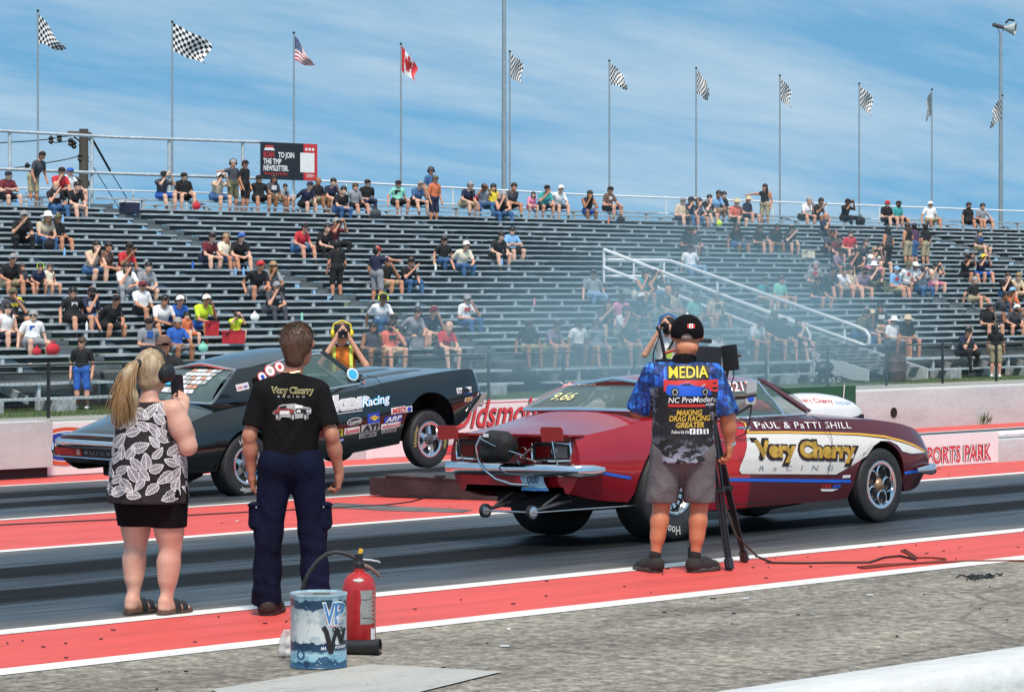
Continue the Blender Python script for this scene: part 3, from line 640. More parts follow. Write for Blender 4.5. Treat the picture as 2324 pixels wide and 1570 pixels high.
# shared head gear, built round the head centre looking +Y
def proto(name, fn, m):
    b = MB(); fn(b); o = b.build(name, m); me = o.data; bpy.data.objects.remove(o); return me
def f_cap(b):
    b.ell((0, -.005, .035), (.108, .118, .095), 14, z0=-.05)
    b.add([(x, .09 + (0 if i == 0 else .085 * math.sqrt(max(0, 1 - (x / .1) ** 2)) + .005), .035 - .018 * i - .012 * (x / .1) ** 2) for i in (0, 1) for x in [-.1, -.07, -.035, 0, .035, .07, .1]], [(j, j + 1, j + 8, j + 7) for j in range(6)] + [(j + 7, j + 8, j + 1, j) for j in range(6)])
def f_hat(b):
    b.lathe([(.0, .14), (.07, .135), (.10, .10), (.108, .03), (.20, .005), (.205, -.003), (.108, .015)], (0, 0, .02), n=16)
def f_hair(b):
    b.ell((0, -.018, .03), (.112, .118, .112), 14, z0=-.15); b.ell((0, -.055, -.02), (.100, .07, .09), 12)
def f_long(b):
    f_hair(b); b.ell((0, -.075, -.13), (.105, .05, .16), 12); b.ell((.085, -.02, -.10), (.03, .05, .14), 8); b.ell((-.085, -.02, -.10), (.03, .05, .14), 8)
def f_glass(b): b.box((-.042, .098, .012), (.066, .02, .036)); b.box((.042, .098, .012), (.066, .02, .036)); b.box((0, .1, .02), (.03, .012, .01)); b.box((-.095, .04, .02), (.006, .12, .012)); b.box((.095, .04, .02), (.006, .12, .012))
def f_muff(b): b.ell((-.112, 0, -.005), (.03, .045, .055), 10); b.ell((.112, 0, -.005), (.03, .045, .055), 10); b.tube([(-.118, 0, .02), (-.1, 0, .11), (0, 0, .155), (.1, 0, .11), (.118, 0, .02)], .012, 6)
def f_eyes(b): b.ell((-.036, .094, .014), (.013, .008, .007), 6); b.ell((.036, .094, .014), (.013, .008, .007), 6); b.box((0, .09, .0), (.06, .006, .004))
def f_beard(b): b.ell((0, .058, -.075), (.068, .05, .06), 10)
def f_cam(b): b.box((0, .16, 0), (.14, .07, .1)); b.lathe([(.0, 0), (.04, 0), (.04, .09), (.034, .09), (0, .07)], (0, .19, 0), (0, 1, 0), 12)
DK = mat('black_plastic', (.015, .015, .017), .4)
HG = {n: proto(n, f, DK) for n, f in (('cap', f_cap), ('sun_hat', f_hat), ('short_hair', f_hair), ('long_hair', f_long), ('sunglasses', f_glass), ('ear_muffs', f_muff), ('eyes_and_mouth', f_eyes), ('beard', f_beard), ('camera', f_cam))}
def gear(par, name, m, loc, yaw, tilt=0.0, s=1.0):
    o = bpy.data.objects.new(name, HG[name]); COL.objects.link(o); o.parent = par; WM[o] = WM[par]
    o.location = loc; o.rotation_euler = (tilt, 0, yaw); o.scale = (s, s, s)
    o.material_slots[0].link = 'OBJECT'; o.material_slots[0].material = m
    return o
def head_prims(c, yaw, s=1.0, tilt=0.0):
    M = Matrix.Rotation(yaw, 3, 'Z') @ Matrix.Rotation(tilt, 3, 'X'); f = lambda x, y, z: Vector(c) + M @ Vector((x, y, z)) * s
    return [cap(f(0, -.01, .04), f(0, .012, -.05), .097 * s, .078 * s, 0, .03), cap(f(0, .03, -.06), f(0, .045, -.085), .05 * s, .045 * s, 0, .04),
            cap(f(0, .10, .01), f(0, .112, -.022), .010 * s, .02 * s, 0, .02), cap(f(-.1, -.01, 0), f(-.1, 0, .02), .018 * s, .018 * s, 0, .015), cap(f(.1, -.01, 0), f(.1, 0, .02), .018 * s, .018 * s, 0, .015)]
def arm(sh, el, ha, s, short=True, bare=False):
    sh, el, ha = Vector(sh), Vector(el), Vector(ha); mid = sh.lerp(el, .62)
    P = [cap(sh, mid, .062 * s, .056 * s, 0 if bare else 1, .03), cap(mid if short else sh, el, .045 * s if short else .06 * s, .042 * s if short else .05 * s, 0 if short else 1, .02),
         cap(el, ha, .042 * s, .03 * s, 0 if short else 1, .02)]
    d = (ha - el).normalized(); P += [cap(ha, ha + d * .07 * s, .036 * s, .03 * s, 0, .02), cap(ha + d * .06 * s, ha + d * .13 * s, .026 * s, .018 * s, 0, .02)]
    return P
def seated(pose, s, g, pants, bare, yaw, rr):
    ln = {'K': .26, 'L': .06, 'X': .08, 'C': .22, 'F': .12, 'S': .0}[pose]; lx = rr.uniform(-.04, .04)
    sp = rr.uniform(.03, .10); P = []
    v = lambda x, y, z: Vector((x, y, z)) * s
    ch = v(lx, ln * .75 - .02, .40); nk = v(lx, ln * 1.05 - .02, .555); hd = v(lx, ln * 1.12 + .02, .685)
    fy = ((0, 1, 0), .74)
    P += [cap(v(-.085, 0, .11), v(.085, 0, .11), .13 * s * g, None, 2, .05), cap(v(0, ln * .1 - .02, .14), ch, .155 * s * g, .165 * s, 1, .06, fy),
          cap(ch + v(-.10, -.01, .07), ch + v(.10, -.01, .07), .105 * s, None, 1, .06, fy), cap(ch + v(-.165, 0, .085), ch + v(.165, 0, .085), .066 * s, None, 1, .04), cap(nk + v(0, -.01, -.04), hd + v(0, -.01, -.05), .055 * s, .05 * s, 0, .03)]
    P += head_prims(hd, yaw, s * .98)
    shorts = pants[0] == 's'; pt = 2
    for sd in (-1, 1):
        kx = sd * (.12 + sp); ky = .43 + rr.uniform(-.03, .03); kz = .10 + rr.uniform(-.02, .05); ay = ky + rr.uniform(-.14, .10)
        hp, kn, an = v(sd * .1, .02, .1), v(kx, ky, kz), v(kx * rr.uniform(.85, 1.1), ay, -.36)
        if pose == 'K' and rr.random() < .12: an = v(kx, ky - .1, -.36)
        P.append(cap(hp, hp.lerp(kn, .72 if shorts else 1), .098 * s * (.5 + .5 * g), .078 * s, pt, .03))
        if shorts: P.append(cap(hp.lerp(kn, .6), kn, .064 * s, .058 * s, 0, .015))
        P += [cap(kn, kn.lerp(an, .4), .058 * s, .058 * s, pt if not shorts else 0, .03), cap(kn.lerp(an, .3), an, .057 * s, .04 * s, pt if not shorts else 0, .03), cap(an + v(0, -.03, -.025), an + v(0, .13, -.035), .042 * s, .036 * s, 3, .015)]
    sl, sr = ch + v(-.19, 0, .085), ch + v(.19, 0, .085)
    A = {'L': [(.27, .06, .2), (.1, .34, .18)], 'K': [(.24, .30, .22), (.05, .52, .15)], 'X': [(.26, .17, .25), (-.1, .27, .30)], 'S': [(.29, -.05, .28), (.34, .03, .06)], 'F': [(.23, .30, .42), (.07, .24 + ln, .68)], 'C': [(.22, .34, .24), (.03, .45, .2)]}[pose]
    od = rr.choice((-1, 1)); oc = rr.randrange(5)
    for sd, shd in ((-1, sl), (1, sr)):
        e, h = A
        if pose == 'C' and sd == 1: h = (.03, .20 + ln * .7, .56)
        if pose in 'LK' and sd == od:
            e, h = [((.29, -.02, .27), (.30, .12, .10)), ((.26, .2, .25), (.18, .42, .17)), ((.24, .3, .26), (.02, .22 + ln, .55)), ((.30, -.10, .24), (.28, -.16, .05)), (e, h)][oc]
        P += arm(shd, v(sd * e[0], e[1], e[2]), v(sd * h[0], h[1], h[2]), s, True, bare)
    return P, hd
def standing(s, g, pants, bare, yaw, arms='D', lean=0.0):
    v = lambda x, y, z: Vector((x, y, z)) * s; fy = ((0, 1, 0), .72); ch = v(0, lean, 1.27); hd = v(0, lean * 1.5 + .02, 1.60); P = []
    P += [cap(v(-.09, 0, .95), v(.09, 0, .95), .12 * s * g, None, 2, .05), cap(v(0, 0, 1.0), ch, .155 * s * g, .165 * s, 1, .06, fy), cap(ch + v(-.1, 0, .09), ch + v(.1, 0, .09), .10 * s, None, 1, .05, fy),
          cap(ch + v(-.165, 0, .10), ch + v(.165, 0, .10), .068 * s, None, 1, .04), cap(ch + v(0, 0, .17), hd + v(0, -.01, -.05), .055 * s, .052 * s, 0, .03)] + head_prims(hd, yaw, s)
    shorts = pants[0] == 's'
    for sd in (-1, 1):
        hp, kn, an = v(sd * .1, 0, .90), v(sd * .12, .03, .50), v(sd * .13, -.02, .09)
        P.append(cap(hp, hp.lerp(kn, .9 if shorts else 1), .10 * s, .088 * s if shorts else .07 * s, 2, .03))
        P += [cap(kn + v(0, 0, .06), kn.lerp(an, .35), .058 * s, .06 * s, 0 if shorts else 2, .02), cap(kn.lerp(an, .3), an, .06 * s, .038 * s if shorts else .055 * s, 0 if shorts else 2, .03), cap(an + v(0, -.04, -.04), an + v(0, .15, -.05), .045 * s, .04 * s, 3, .015)]
    for sd in (-1, 1):
        sh = ch + v(sd * .20, 0, .09)
        if arms == 'A' and sd == 1: P += arm(sh, sh + v(.25, .05, -.02), sh + v(.48, .1, -.05), s, True, bare)
        else: P += arm(sh, sh + v(sd * .07, -.03, -.29), sh + v(sd * .06, .08, -.53), s, True, bare)
    return P, hd
TABLE = """A 40 1345 m sk cn X|A 385 1335 r sk ck C|A 465 1320 w sk cb L|A 375 1445 k pj bB L|A 480 1425 k sg hk K|A 1095 1340 d sb ck F|A 1240 1350 k sk ck L|A 1465 1370 t sj cw F|A 1755 1385 k sk ck S|A 1840 1380 d xx Hk L|A 1925 1375 g sg hkS L k|A 2055 1400 n sk cn K|A 2150 1370 k sx b L|A 2235 1355 n sd hk K|A 2300 1440 k pj hk K
D 125 205 k pk cgS K|D 275 205 t pj wwy K|D 375 195 k sk ce L|D 600 425 t sj Hk C|D 690 425 u sk hk K|D 820 405 r pg ck K|D 45 515 k sx cg K|D 135 515 d sk hu L k|D 235 500 n sk hkM K k|D 320 500 f st Hu L k|D 65 745 d sk ce L|D 490 735 k sk hkS S|D 600 725 n pj ckB L|D 720 805 k sk ckS K|D 850 555 w pg HuS C|D 965 540 g sd hk K|D 955 665 w sk cm L|D 30 875 w sn Hk L|D 215 885 w sg hgS S|D 1090 800 w sn hkS K|D 1170 775 b sn cwM K|D 1260 810 o so hbM L k|D 1350 785 L sb cwM K|D 1595 835 L sr hu F k|D 1010 935 g sd ckS L|D 1190 940 b sg hg L
D 1390 335 m sn ck K|D 1510 335 f sj HyM L|D 1610 325 k sk cb K|D 1725 535 k sg cr K|D 1820 525 g pk HyS C|D 1830 690 d pd cg C|D 2010 245 r sj ck K|D 2170 255 k pk hk K|D 2260 235 m pk hg F
E 285 515 k sx bS L|E 420 505 k pj ck K|E 685 355 k pj ck S|E 800 365 f pj cw K|E 1035 295 k sk hkS K|E 1140 265 l sk hkS X|E 1705 585 g pJ ck S|E 250 750 w pj ckM K|E 330 895 d pn ck L|E 455 880 g sd hkS K|E 590 880 n sx cm K|E 830 765 w pj cgB L|E 195 1000 d sd Hk L|E 320 995 s st hkSB L|E 675 1010 r sd b K|E 1260 975 k sx ck S|E 1400 965 v sx ck K|E 1605 970 w sd ck S|E 1720 970 g sg huS S|E 1910 970 k sx ck K|E 1755 810 d sd Hu K|E 1800 730 k sk hk L k|E 1885 735 p sd ck L|E 1880 815 w sx Hk C|E 1980 750 k sk cwB K|E 2010 595 c sf Hk C|E 2090 580 d pj ck F|E 2150 695 d px b K|E 2240 695 t sd HuS L
B 80 1405 g sk hu L|B 155 1390 k pn ck L|B 370 1395 i sk ck S|B 490 1395 j sk cg K|B 815 1400 n sx cg K|B 880 1380 r sr Hk L k|B 945 1385 g pj ck F|B 1015 1380 y pj Hk L|B 1060 1475 k pj Hg C|B 1125 1380 d sk hk K|B 1270 1425 p sp Hk K k|B 1355 1435 c sd ck K|B 1450 1435 w sd cw K|B 1660 1455 k sb Hk C|B 1800 1440 u sk ck L
C -10 1510 t sd cg L|C 35 1505 n pj cn F|C 90 1515 g st Hk C|C 150 1480 k sk hk C|C 215 1455 l sx hk K|C 275 1455 k sk hk L|C 365 1505 s sk wt L|C 435 1495 n sn wt L|C 815 1485 w sk hg K|C 895 1485 k sk hk K|C 1100 1490 k pk ck F|C 1385 1505 k sd cr L|C 1455 1500 c sk ckB L|C 1680 1505 w sx cw S|C 1945 1525 k sk hkB S|C 2035 1515 g sd hk L
F 25 255 k sk ck L|F 80 250 d pg hk L|F 365 235 k sj Hk S|F 520 240 k sk ck L|F 615 235 k sd hk K|F 705 240 k sd ck K|F 960 145 n sd b L|F 975 255 d sk hk K|F 2010 250 d sx hk L|F 60 395 w pJ ck S|F 1020 310 m sd ck K|F 1130 280 r sd hk L|F 1200 340 d sd hu K|F 1160 410 k sk hkS C|F 1040 410 v sj ckS K|F 1280 385 w sp Hy F|F 1330 365 k sk Hk L|F 1915 440 k sk ck F|F 2020 430 n sb cy F|F 900 485 g pg hg L|F 905 600 k sj ckS L|F 985 540 d sk cn K|F 1065 540 w sg hk K|F 1130 540 t st HkS L|F 1205 540 v sg ckB K|F 1300 510 d pe ww L|F 1440 520 l sx cl L|F 1525 510 w sg we L|F 1575 510 w pj ww L|F 1620 515 g pj cn F|F 1705 510 f sp HkS F|F 1970 600 k sx hgB L|F 2180 570 k sj hu C|F 2250 570 t st hyS K|F 2310 550 k sk huS K|F 2205 665 o sj cl C|F 2150 700 d sg hk K|F 2075 805 k sk ckB L|F 2230 805 d sk cwB K|F 1895 1010 n pk ck C|F 550 600 c sx ck L|F 655 610 i sx huS L|F 80 745 i sk we L|F 225 720 t sd hgS L|F 470 890 w sk ck K|F 580 880 d sk ce K|F 685 890 k sk ck L|F 775 890 k sk hk L|F 225 970 w sg hkS L|F 1190 850 e pj ck K|F 1270 840 d sk ctB L|F 1330 790 k st hkS L|F 1420 930 w sg ww L|F 1515 920 k sd wt L"""
OFF = {'A': (0, 0), 'B': (1200, 0), 'C': (2390, 0), 'D': (0, 750), 'E': (1200, 750), 'F': (2390, 750)}
def toD(c, zx, zy): o = OFF[c]; return (o[0] + zx / 1.9367) / 1.54475, (o[1] + zy / 1.9367) / 1.54475
def ordn(n):
    if n <= 20: return ORD[n - 1]
    return ('twenty-' + ORD[n - 21]) if n < 30 else 'thirtieth'
SHOES = [cloth('k'), cloth('w'), cloth('g')]
def dress(o, head, hd, yaw, s, tilt=0.0):
    if head[0] == 'c': gear(o, 'cap', cloth(head[1] if head[1] in PAL else 'k'), hd, yaw, tilt, s); gear(o, 'short_hair', HAIR['u' if len(head) % 2 else 'k'], hd + Vector((0, -.004, -.012)), yaw, tilt, s * .97)
    elif head[0] == 'w': gear(o, 'sun_hat', cloth(head[1]), hd, yaw, tilt, s); gear(o, 'long_hair' if head[2:] == 'y' else 'short_hair', HAIR['y' if head[2:] == 'y' else 'u'], hd, yaw, tilt, s * .97)
    elif head[0] in 'hH': gear(o, 'short_hair' if head[0] == 'h' else 'long_hair', HAIR.get(head[1], HAIR['k']), hd, yaw, tilt, s)
    gear(o, 'sunglasses' if 'S' in head else 'eyes_and_mouth', GLASSB, hd, yaw, tilt, s)
    if 'M' in head: gear(o, 'ear_muffs', cloth('L' if 'k' in head else 'k'), hd, yaw, tilt, s)
    if 'B' in head: gear(o, 'beard', HAIR['g' if head[0] in 'bt' or 'g' in head else 'k'], hd, yaw, tilt, s)
def headword(h):
    b = {'c': 'cap', 'w': 'brimmed hat', 'h': 'short hair', 'H': 'long hair'}
    if h[0] == 'b': return 'a bare head'
    c = PAL.get(h[1], ('black',))[0] if h[0] in 'cw' else {'k': 'dark', 'u': 'brown', 'y': 'blond', 'g': 'grey'}.get(h[1], 'dark')
    return c + ' ' + b[h[0]]
def topword(bare, kid): return 'tank top' if bare else 'shirt'
people = []
rr = random.Random(11)
for line in TABLE.replace('\n', '|').split('|'):
    f = line.split(); x, y = toD(f[0], float(f[1]), float(f[2])); row, p = seat_at(x, y)
    people.append((row, p, f[3:]))
BARE = {(125, 205), (850, 555)}
byrow = {}
for q in people: byrow.setdefault(q[0], []).append(q)
ALLR = [FRONT] + ROWS
for row, L_ in byrow.items():
    L_.sort(key=lambda q: q[1].x)
    rowno = len(ALLR) - ALLR.index(row)
    last = -99
    for i, (r_, p, f) in enumerate(L_):
        X = max(p.x, last + .42); last = X
        kid = len(f) > 4; s = (.80 if kid else rr.uniform(1.10, 1.19)); g = rr.uniform(.85, 1.22)
        bare = f[2][0] == 'H' and rr.random() < .5
        yaw = -rr.uniform(.35, .85); pants = f[1] if f[1][0] in 'sp' else 'sx'
        P, hd = seated(f[3], s, g, pants, bare, yaw, rr)
        sk = SKIN[rr.choice([0, 0, 1, 2, 2, 3] if not kid else [0, 2])]
        me = sdf_mesh('person', P, .026 if p.y < 68 else .031, [sk, cloth(f[0]), cloth(pants[1]), rr.choice(SHOES)])
        o = link('person', me); o.location = (X, p.y - .02, p.z); o.rotation_euler = (0, 0, math.pi + rr.uniform(-.35, .25) - .12); WM[o] = Matrix()
        dress(o, f[2], hd, yaw, s * .98)
        if rr.random() < .4 and not bare and f[3] in 'LSC':
            pb = MB(); w_, h_ = rr.uniform(.05, .10), rr.uniform(.025, .07); pb.box((hd.x + rr.choice((0, 0, .05)) * s, hd.y + .055 * s, .42 * s), (w_ * 2 * s, .05, h_ * 2 * s), Matrix.Rotation(-.15, 3, 'X')); pb.build('shirt_print', cloth(rr.choice('wwgytb') if f[0] in 'kndmub' else rr.choice('krbnd')), o, False, True)
        if f[3] == 'F': gear(o, 'camera', DK, hd, yaw * .6, 0, s)
        lab_ = ('%s in %s %s, %s, %s from left on %s bench from top' % ('child' if kid else 'spectator', PAL[f[0]][0], 'top' if bare else 'shirt', headword(f[2]).replace('a bare', 'bare'), ordn(i + 1), ordn(rowno)))
        if len(lab_.replace('-', ' ').split()) > 16: lab_ = lab_.replace(' from left on ', ' on ')
        tag(o, lab_, 'person', 'spectators seated on the benches')
# standing spectators: (crop, x, y feet, shirt, pants, head, arms, heading deg (0 = towards the track), row foot or ground, label)
STD = [('A', 225, 1425, 'd', 'sx', 'ck', 'D', 10, 'bending spectator in grey and black raglan shirt near top left corner of the stand', .25),
       ('A', 1580, 1455, 'd', 'se', 'hgM', 'A', 0, 'standing spectator in dark grey shirt with one arm out on the railing near the sign', 0),
       ('A', 1662, 1450, 'k', 'sk', 'ckS', 'D', 20, 'standing spectator in black shirt and black cap just left of the newsletter sign', 0),
       ('B', 600, 1455, 'j', 'sx', 'cdM', 'D', 0, 'standing spectator in blue shirt and dark cap behind the man in orange', 0),
       ('B', 620, 1530, 'o', 'sn', 'ce', 'D', 0, 'standing spectator in orange shirt and green cap on the top benches', .05),
       ('C', 565, 1545, 'k', 'sx', 'Hk', 'A', -70, 'standing long haired spectator in black tank top and tan skirt holding the back rail', 0),
       ('D', 2285, 610, 'k', 'sk', 'hk', 'D', 170, 'spectator in black printed shirt walking up the stand beside the man in red', 0),
       ('E', 235, 640, 'n', 'sg', 'cr', 'A', 100, 'standing spectator in navy shirt and red cap reaching out in the middle benches', 0),
       ('F', 1400, 405, 'd', 'pk', 'Hk', 'D', 180, 'long haired spectator in dark grey shirt and black trousers climbing the right benches', 0),
       ('F', 1535, 385, 'k', 'sx', 'Hu', 'D', 180, 'spectator in black shirt with brown hair climbing beside the purple hooded top', 0),
       ('F', 1578, 380, 'P', 'sj', 'cb', 'D', 180, 'spectator in purple top, blue cap and denim shorts climbing the right benches', 0),
       ('F', 1655, 375, 'k', 'sx', 'ck', 'D', 180, 'broad spectator in black shirt and khaki shorts climbing the right benches', 0)]
for c, zx, zy, sh, pa, hdw, arms, head, lab, lean in STD:
    x, y = toD(c, zx, zy)
    best = min(ROWS, key=lambda r: abs(onY(x, y, r[0] - .3).z - (r[1] - .405))); p = onY(x, y, best[0] - .3)
    P, hd = standing(1.05, 1.05, pa, hdw[0] == 'H', -.4, arms, lean)
    me = sdf_mesh('person', P, .028, [SKIN[1], cloth(sh), cloth(pa[1]), SHOES[0]]); o = link('person', me)
    o.location = (p.x, best[0] - .3, best[1] - .405); o.rotation_euler = (0, 0, math.pi + R(head)); dress(o, hdw, hd, -.4, 1.05); tag(o, lab, 'person', 'spectators standing in the grandstand')
for x, y, sh, pa, hdw, arms, head, lab, sc in [(186, 929, 'k', 'sb', 'huS', 'D', -50, 'bystander in black shirt and torn blue denim shorts standing behind the fence at left', 1.0),
                                               (2260, 857, 'k', 'sx', 'cw', 'D', 110, 'bystander in black shirt, khaki shorts and white cap walking along the fence at right', 1.0)]:
    p = onG(x, y); P, hd = standing(sc, 1.0, pa, False, -.3, arms)
    me = sdf_mesh('person', P, .022, [SKIN[0], cloth(sh), cloth(pa[1]), SHOES[1]]); o = link('person', me); o.location = p; o.rotation_euler = (0, 0, math.pi + R(head)); dress(o, hdw, hd, -.3, sc); tag(o, lab, 'person')
    if hdw == 'cw': gear(o, 'long_hair', HAIR['k'], hd, -.3, 0, .97)
# things left on the benches
def bench(c, zx, zy): x, y = toD(c, zx, zy); r, p = seat_at(x, y); return p
def cooler(p, w, d, h, body, lid, lab):
    o = top('cooler', lab, 'cooler', p); b = MB(); b.box(p + Vector((0, 0, h * .4)), (w, d, h * .8)); b.build('body', cloth(body), o, False)
    MB().box(p + Vector((0, 0, h * .9)), (w * 1.04, d * 1.04, h * .2)).build('lid', cloth(lid), o, False); MB().tube([p + Vector((-w * .52, 0, h * .6)), p + Vector((-w * .52, -d * .5, h * .95)), p + Vector((w * .52, -d * .5, h * .95)), p + Vector((w * .52, 0, h * .6))], .015, 6).build('handle', DK, o)
cooler(bench('A', 880, 1450), .55, .36, .42, 'n', 'w', 'large navy cooler with white lid on the top row at left')
cooler(bench('D', 1585, 905), .5, .34, .34, 'r', 'r', 'red soft cooler standing below the child in lime yellow')
cooler(bench('D', 1440, 810), .26, .25, .4, 'r', 'r', 'small red cooler bag beside the spectator in lime yellow')
cooler(bench('E', 490, 930), .4, .3, .3, 'g', 'g', 'pale grey cooler near the fence below the man in navy')
cooler(bench('F', 860, 295), .4, .3, .3, 'f', 'f', 'cream box on the upper benches right of the stairway')
def bag(p, r, c, lab, n='bag', cat='bag'):
    o = top(n, lab, cat, p); b = MB(); b.ell(p + Vector((0, 0, r * .7)), (r, r * .6, r * .72), 12); b.build('pouch', cloth(c), o); MB().tube([p + Vector((-r * .5, 0, r * 1.2)), p + Vector((0, 0, r * 1.75)), p + Vector((r * .5, 0, r * 1.2))], .018, 6).build('strap', cloth(c), o)
bag(bench('A', 1335, 1425), .17, 'r', 'red bag beside the seated man in black on the top row left'); bag(bench('D', 360, 965), .2, 'r', 'bright red bag beside the man in white at the front left')
bag(bench('D', 250, 965), .13, 'r', 'smaller red bag at the feet of the man in white'); bag(bench('D', 335, 255), .2, 'k', 'black handbag below the woman in jeans and white hat')
bag(bench('B', 225, 1480), .24, 'd', 'dark backpack on the top row by the man in navy jeans'); bag(bench('B', 1890, 1520), .2, 'k', 'black bag at the right of the man in brown on the top row')
bag(bench('C', 1215, 1540), .26, 'k', 'large black bag on the top row beside the pole'); bag(bench('C', 255, 1545), .15, 'L', 'yellow green bag on the top benches under the straw hats')
bag(bench('D', 1380, 935), .15, 'i', 'mint striped bag behind the dark green car roof'); bag(bench('D', 1730, 720), .15, 'w', 'white plastic bag on the bench by the man resting his chin')
p = bench('D', 125, 590); o = top('straw_hat', 'yellow straw hat lying on a bench below the children at left', 'hat', p); MB().lathe([(0, .12), (.08, .11), (.1, .02), (.2, 0), (.2, .005)], p, n=16).build('brim', cloth('y'), o)
for i, (c, zx, zy, col) in enumerate([('A', 115, 1395, 'l'), ('A', 195, 1395, 'l'), ('A', 418, 1510, 'l'), ('D', 430, 270, 'l'), ('D', 1590, 410, 'l'), ('D', 1645, 410, 'l'), ('D', 580, 800, 'w'), ('E', 1075, 345, 'l'), ('E', 625, 380, 'w'), ('E', 1295, 640, 'p'), ('E', 1998, 840, 's'), ('B', 1800, 1505, 's'), ('D', 1300, 360, 'b'), ('D', 2040, 720, 'i')]):
    p = bench(c, zx, zy); b = MB(); b.lathe([(0, 0), (.036, 0), (.036, .15), (.03, .18), (.014, .21), (.014, .235), (0, .235)], p + Vector((0, -.06, 0)), n=10)
    tag(b.build('bottle', cloth(col)), '%s drink bottle on a bench, %s bottle counted from the left of the stand' % (PAL[col][0], ORD[i]), 'bottle', 'drink bottles left on the benches')
# ================================================================ cars (local frame: x forward from the rear axle, y left, z up)
def locp(car, px, py, axis, c):      # photo pixel (3590 wide) -> point on a plane of the car
    x, y = px / 1.54475, py / 1.54475; k = (x - 1162) / FPX; inv = WM[car].inverted()
    o = inv @ Vector((0, 0, 2)); d = inv.to_3x3() @ Vector((CA + SA * k, SA - CA * k, -(y - 650) / FPX))
    return o + d * ((c - o[axis]) / d[axis])
CHROME = mat('chrome', (.75, .76, .78), .08, 1.0, var=.04); ALU = mat('polished_aluminium', (.62, .63, .65), .22, 1.0, var=.1); RUBBER = mat('tyre_rubber', (.022, .022, .023), .62, var=.3, scale=20)
DARKM = mat('dark_underbody', (.012, .012, .012), .7); GREYM = mat('cast_grey_metal', (.16, .16, .165), .4, .8); SATIN = mat('satin_black_trim', (.02, .02, .022), .35)
def m_glass(tint, a):
    def f(t, b, N, L):
        b.inputs['Base Color'].default_value = (*tint, 1); b.inputs['Roughness'].default_value = .04; b.inputs['Alpha'].default_value = a; b.inputs['Specular IOR Level'].default_value = .8
        n = N('ShaderNodeTexNoise', Scale=3.0); tc = N('ShaderNodeTexCoord'); L(tc.outputs['Object'], n.inputs['Vector'])
        r = ramp(N, [(.3, tuple(c * .8 for c in tint)), (.7, tint)]); L(n.outputs[0], r.inputs[0]); L(r.outputs[0], b.inputs['Base Color'])
    return f
GLASS = surf('tinted_car_glass', m_glass((.10, .19, .18), .55)); GLASS2 = surf('pale_tinted_glass', m_glass((.20, .30, .30), .5))
class Body:
    def __init__(s, T, arches, x0, x1):
        s.t = {k: pchip(*zip(*v)) for k, v in T.items()}; s.ar = arches
        xs = set(np.linspace(x0, x1, 56).tolist())
        for xc, zc, r in arches:
            for i in range(25): xs.add(xc + r * math.cos(math.pi * i / 24))
        for e in (x0, x1):
            for q in (.02, .05, .1): xs.add(e + (q if e == x0 else -q))
        s.xs = sorted(x for x in xs if x0 <= x <= x1); s.xs = [x for i, x in enumerate(s.xs) if i == 0 or x - s.xs[i - 1] > .002]
    def bottom(s, x):
        z = s.t['zb'](x)
        for xc, zc, r in s.ar:
            q = r * r - (x - xc) ** 2
            if q > -1e-9: z = max(z, zc + math.sqrt(max(q, 0)))
        return z
    def width(s, x, z):
        t = s.t; zs, zm, ws, wm, wb, zb = t['zs'](x), t['zm'](x), t['ws'](x), t['wm'](x), t['wb'](x), t['zb'](x)
        if z >= zm: return ws + (wm - ws) * math.sin(math.pi / 2 * min(1, (zs - z) / (zs - zm)))
        return wm - (wm - wb) * min(1, (zm - z) / (zm - zb)) ** 1.7
    def sec(s, x):
        t = s.t; ws, zs, zc = t['ws'](x), t['zs'](x), t['zc'](x); zb = min(s.bottom(x), zs - .03)
        P = [(ws * q, zs + (zc - zs) * (1 - q ** 2.6)) for q in (0, .2, .4, .6, .78, .9, .97)]
        for v in (0, .035, .09, .18, .3, .42, .54, .66, .78, .9, 1): z = zs + (zb - zs) * v; P.append((s.width(x, z), z))
        P.append((P[-1][0] - .05, zb + .004)); P.append((P[-1][0] - .02, zb + .05)); return P
    def build(s, matfn):
        b = MB(); rings = []
        for x in s.xs:
            h = s.sec(x); rings.append([Vector((x, -y, z)) for y, z in reversed(h[1:])] + [Vector((x, y, z)) for y, z in h])
        n = len(rings[0])
        for i in range(len(rings) - 1):
            for j in range(n - 1):
                q = [rings[i][j], rings[i][j + 1], rings[i + 1][j + 1], rings[i + 1][j]]; c = sum(q, Vector()) / 4
                b.add(q, [(3, 2, 1, 0)], matfn(c))
        for r, fl in ((rings[0], False), (rings[-1], True)):
            for j in range(n // 2 - 2):
                q = [r[j], r[j + 1], r[n - 2 - j], r[n - 1 - j]]; b.add(q, [(0, 1, 2, 3) if not fl else (3, 2, 1, 0)], matfn(sum(q, Vector()) / 4))
        # weld
        key = {}; mp = []; nv = []
        for v in b.v:
            k = tuple(round(c, 5) for c in v)
            if k not in key: key[k] = len(nv); nv.append(v)
            mp.append(key[k])
        b.v = nv; ff = []; mm = []
        for f, m in zip(b.f, b.m):
            g = []
            for i in f:
                if mp[i] not in g: g.append(mp[i])
            if len(g) > 2: ff.append(tuple(g)); mm.append(m)
        b.f = ff; b.m = mm
        return b
def patch(c00, c10, c11, c01, bulge=(0, 0, 0), nu=8, nv=8):
    c00, c10, c11, c01, bu = (Vector(c) for c in (c00, c10, c11, c01, bulge)); G = []
    for i in range(nu + 1):
        u = i / nu; G.append([(c00 * (1 - u) + c10 * u) * (1 - j / nv) + (c01 * (1 - u) + c11 * u) * (j / nv) + bu * (4 * u * (1 - u)) ** .7 * (1 - (1 - 4 * (j / nv) * (1 - j / nv)) * .0) for j in range(nv + 1)])
    return G
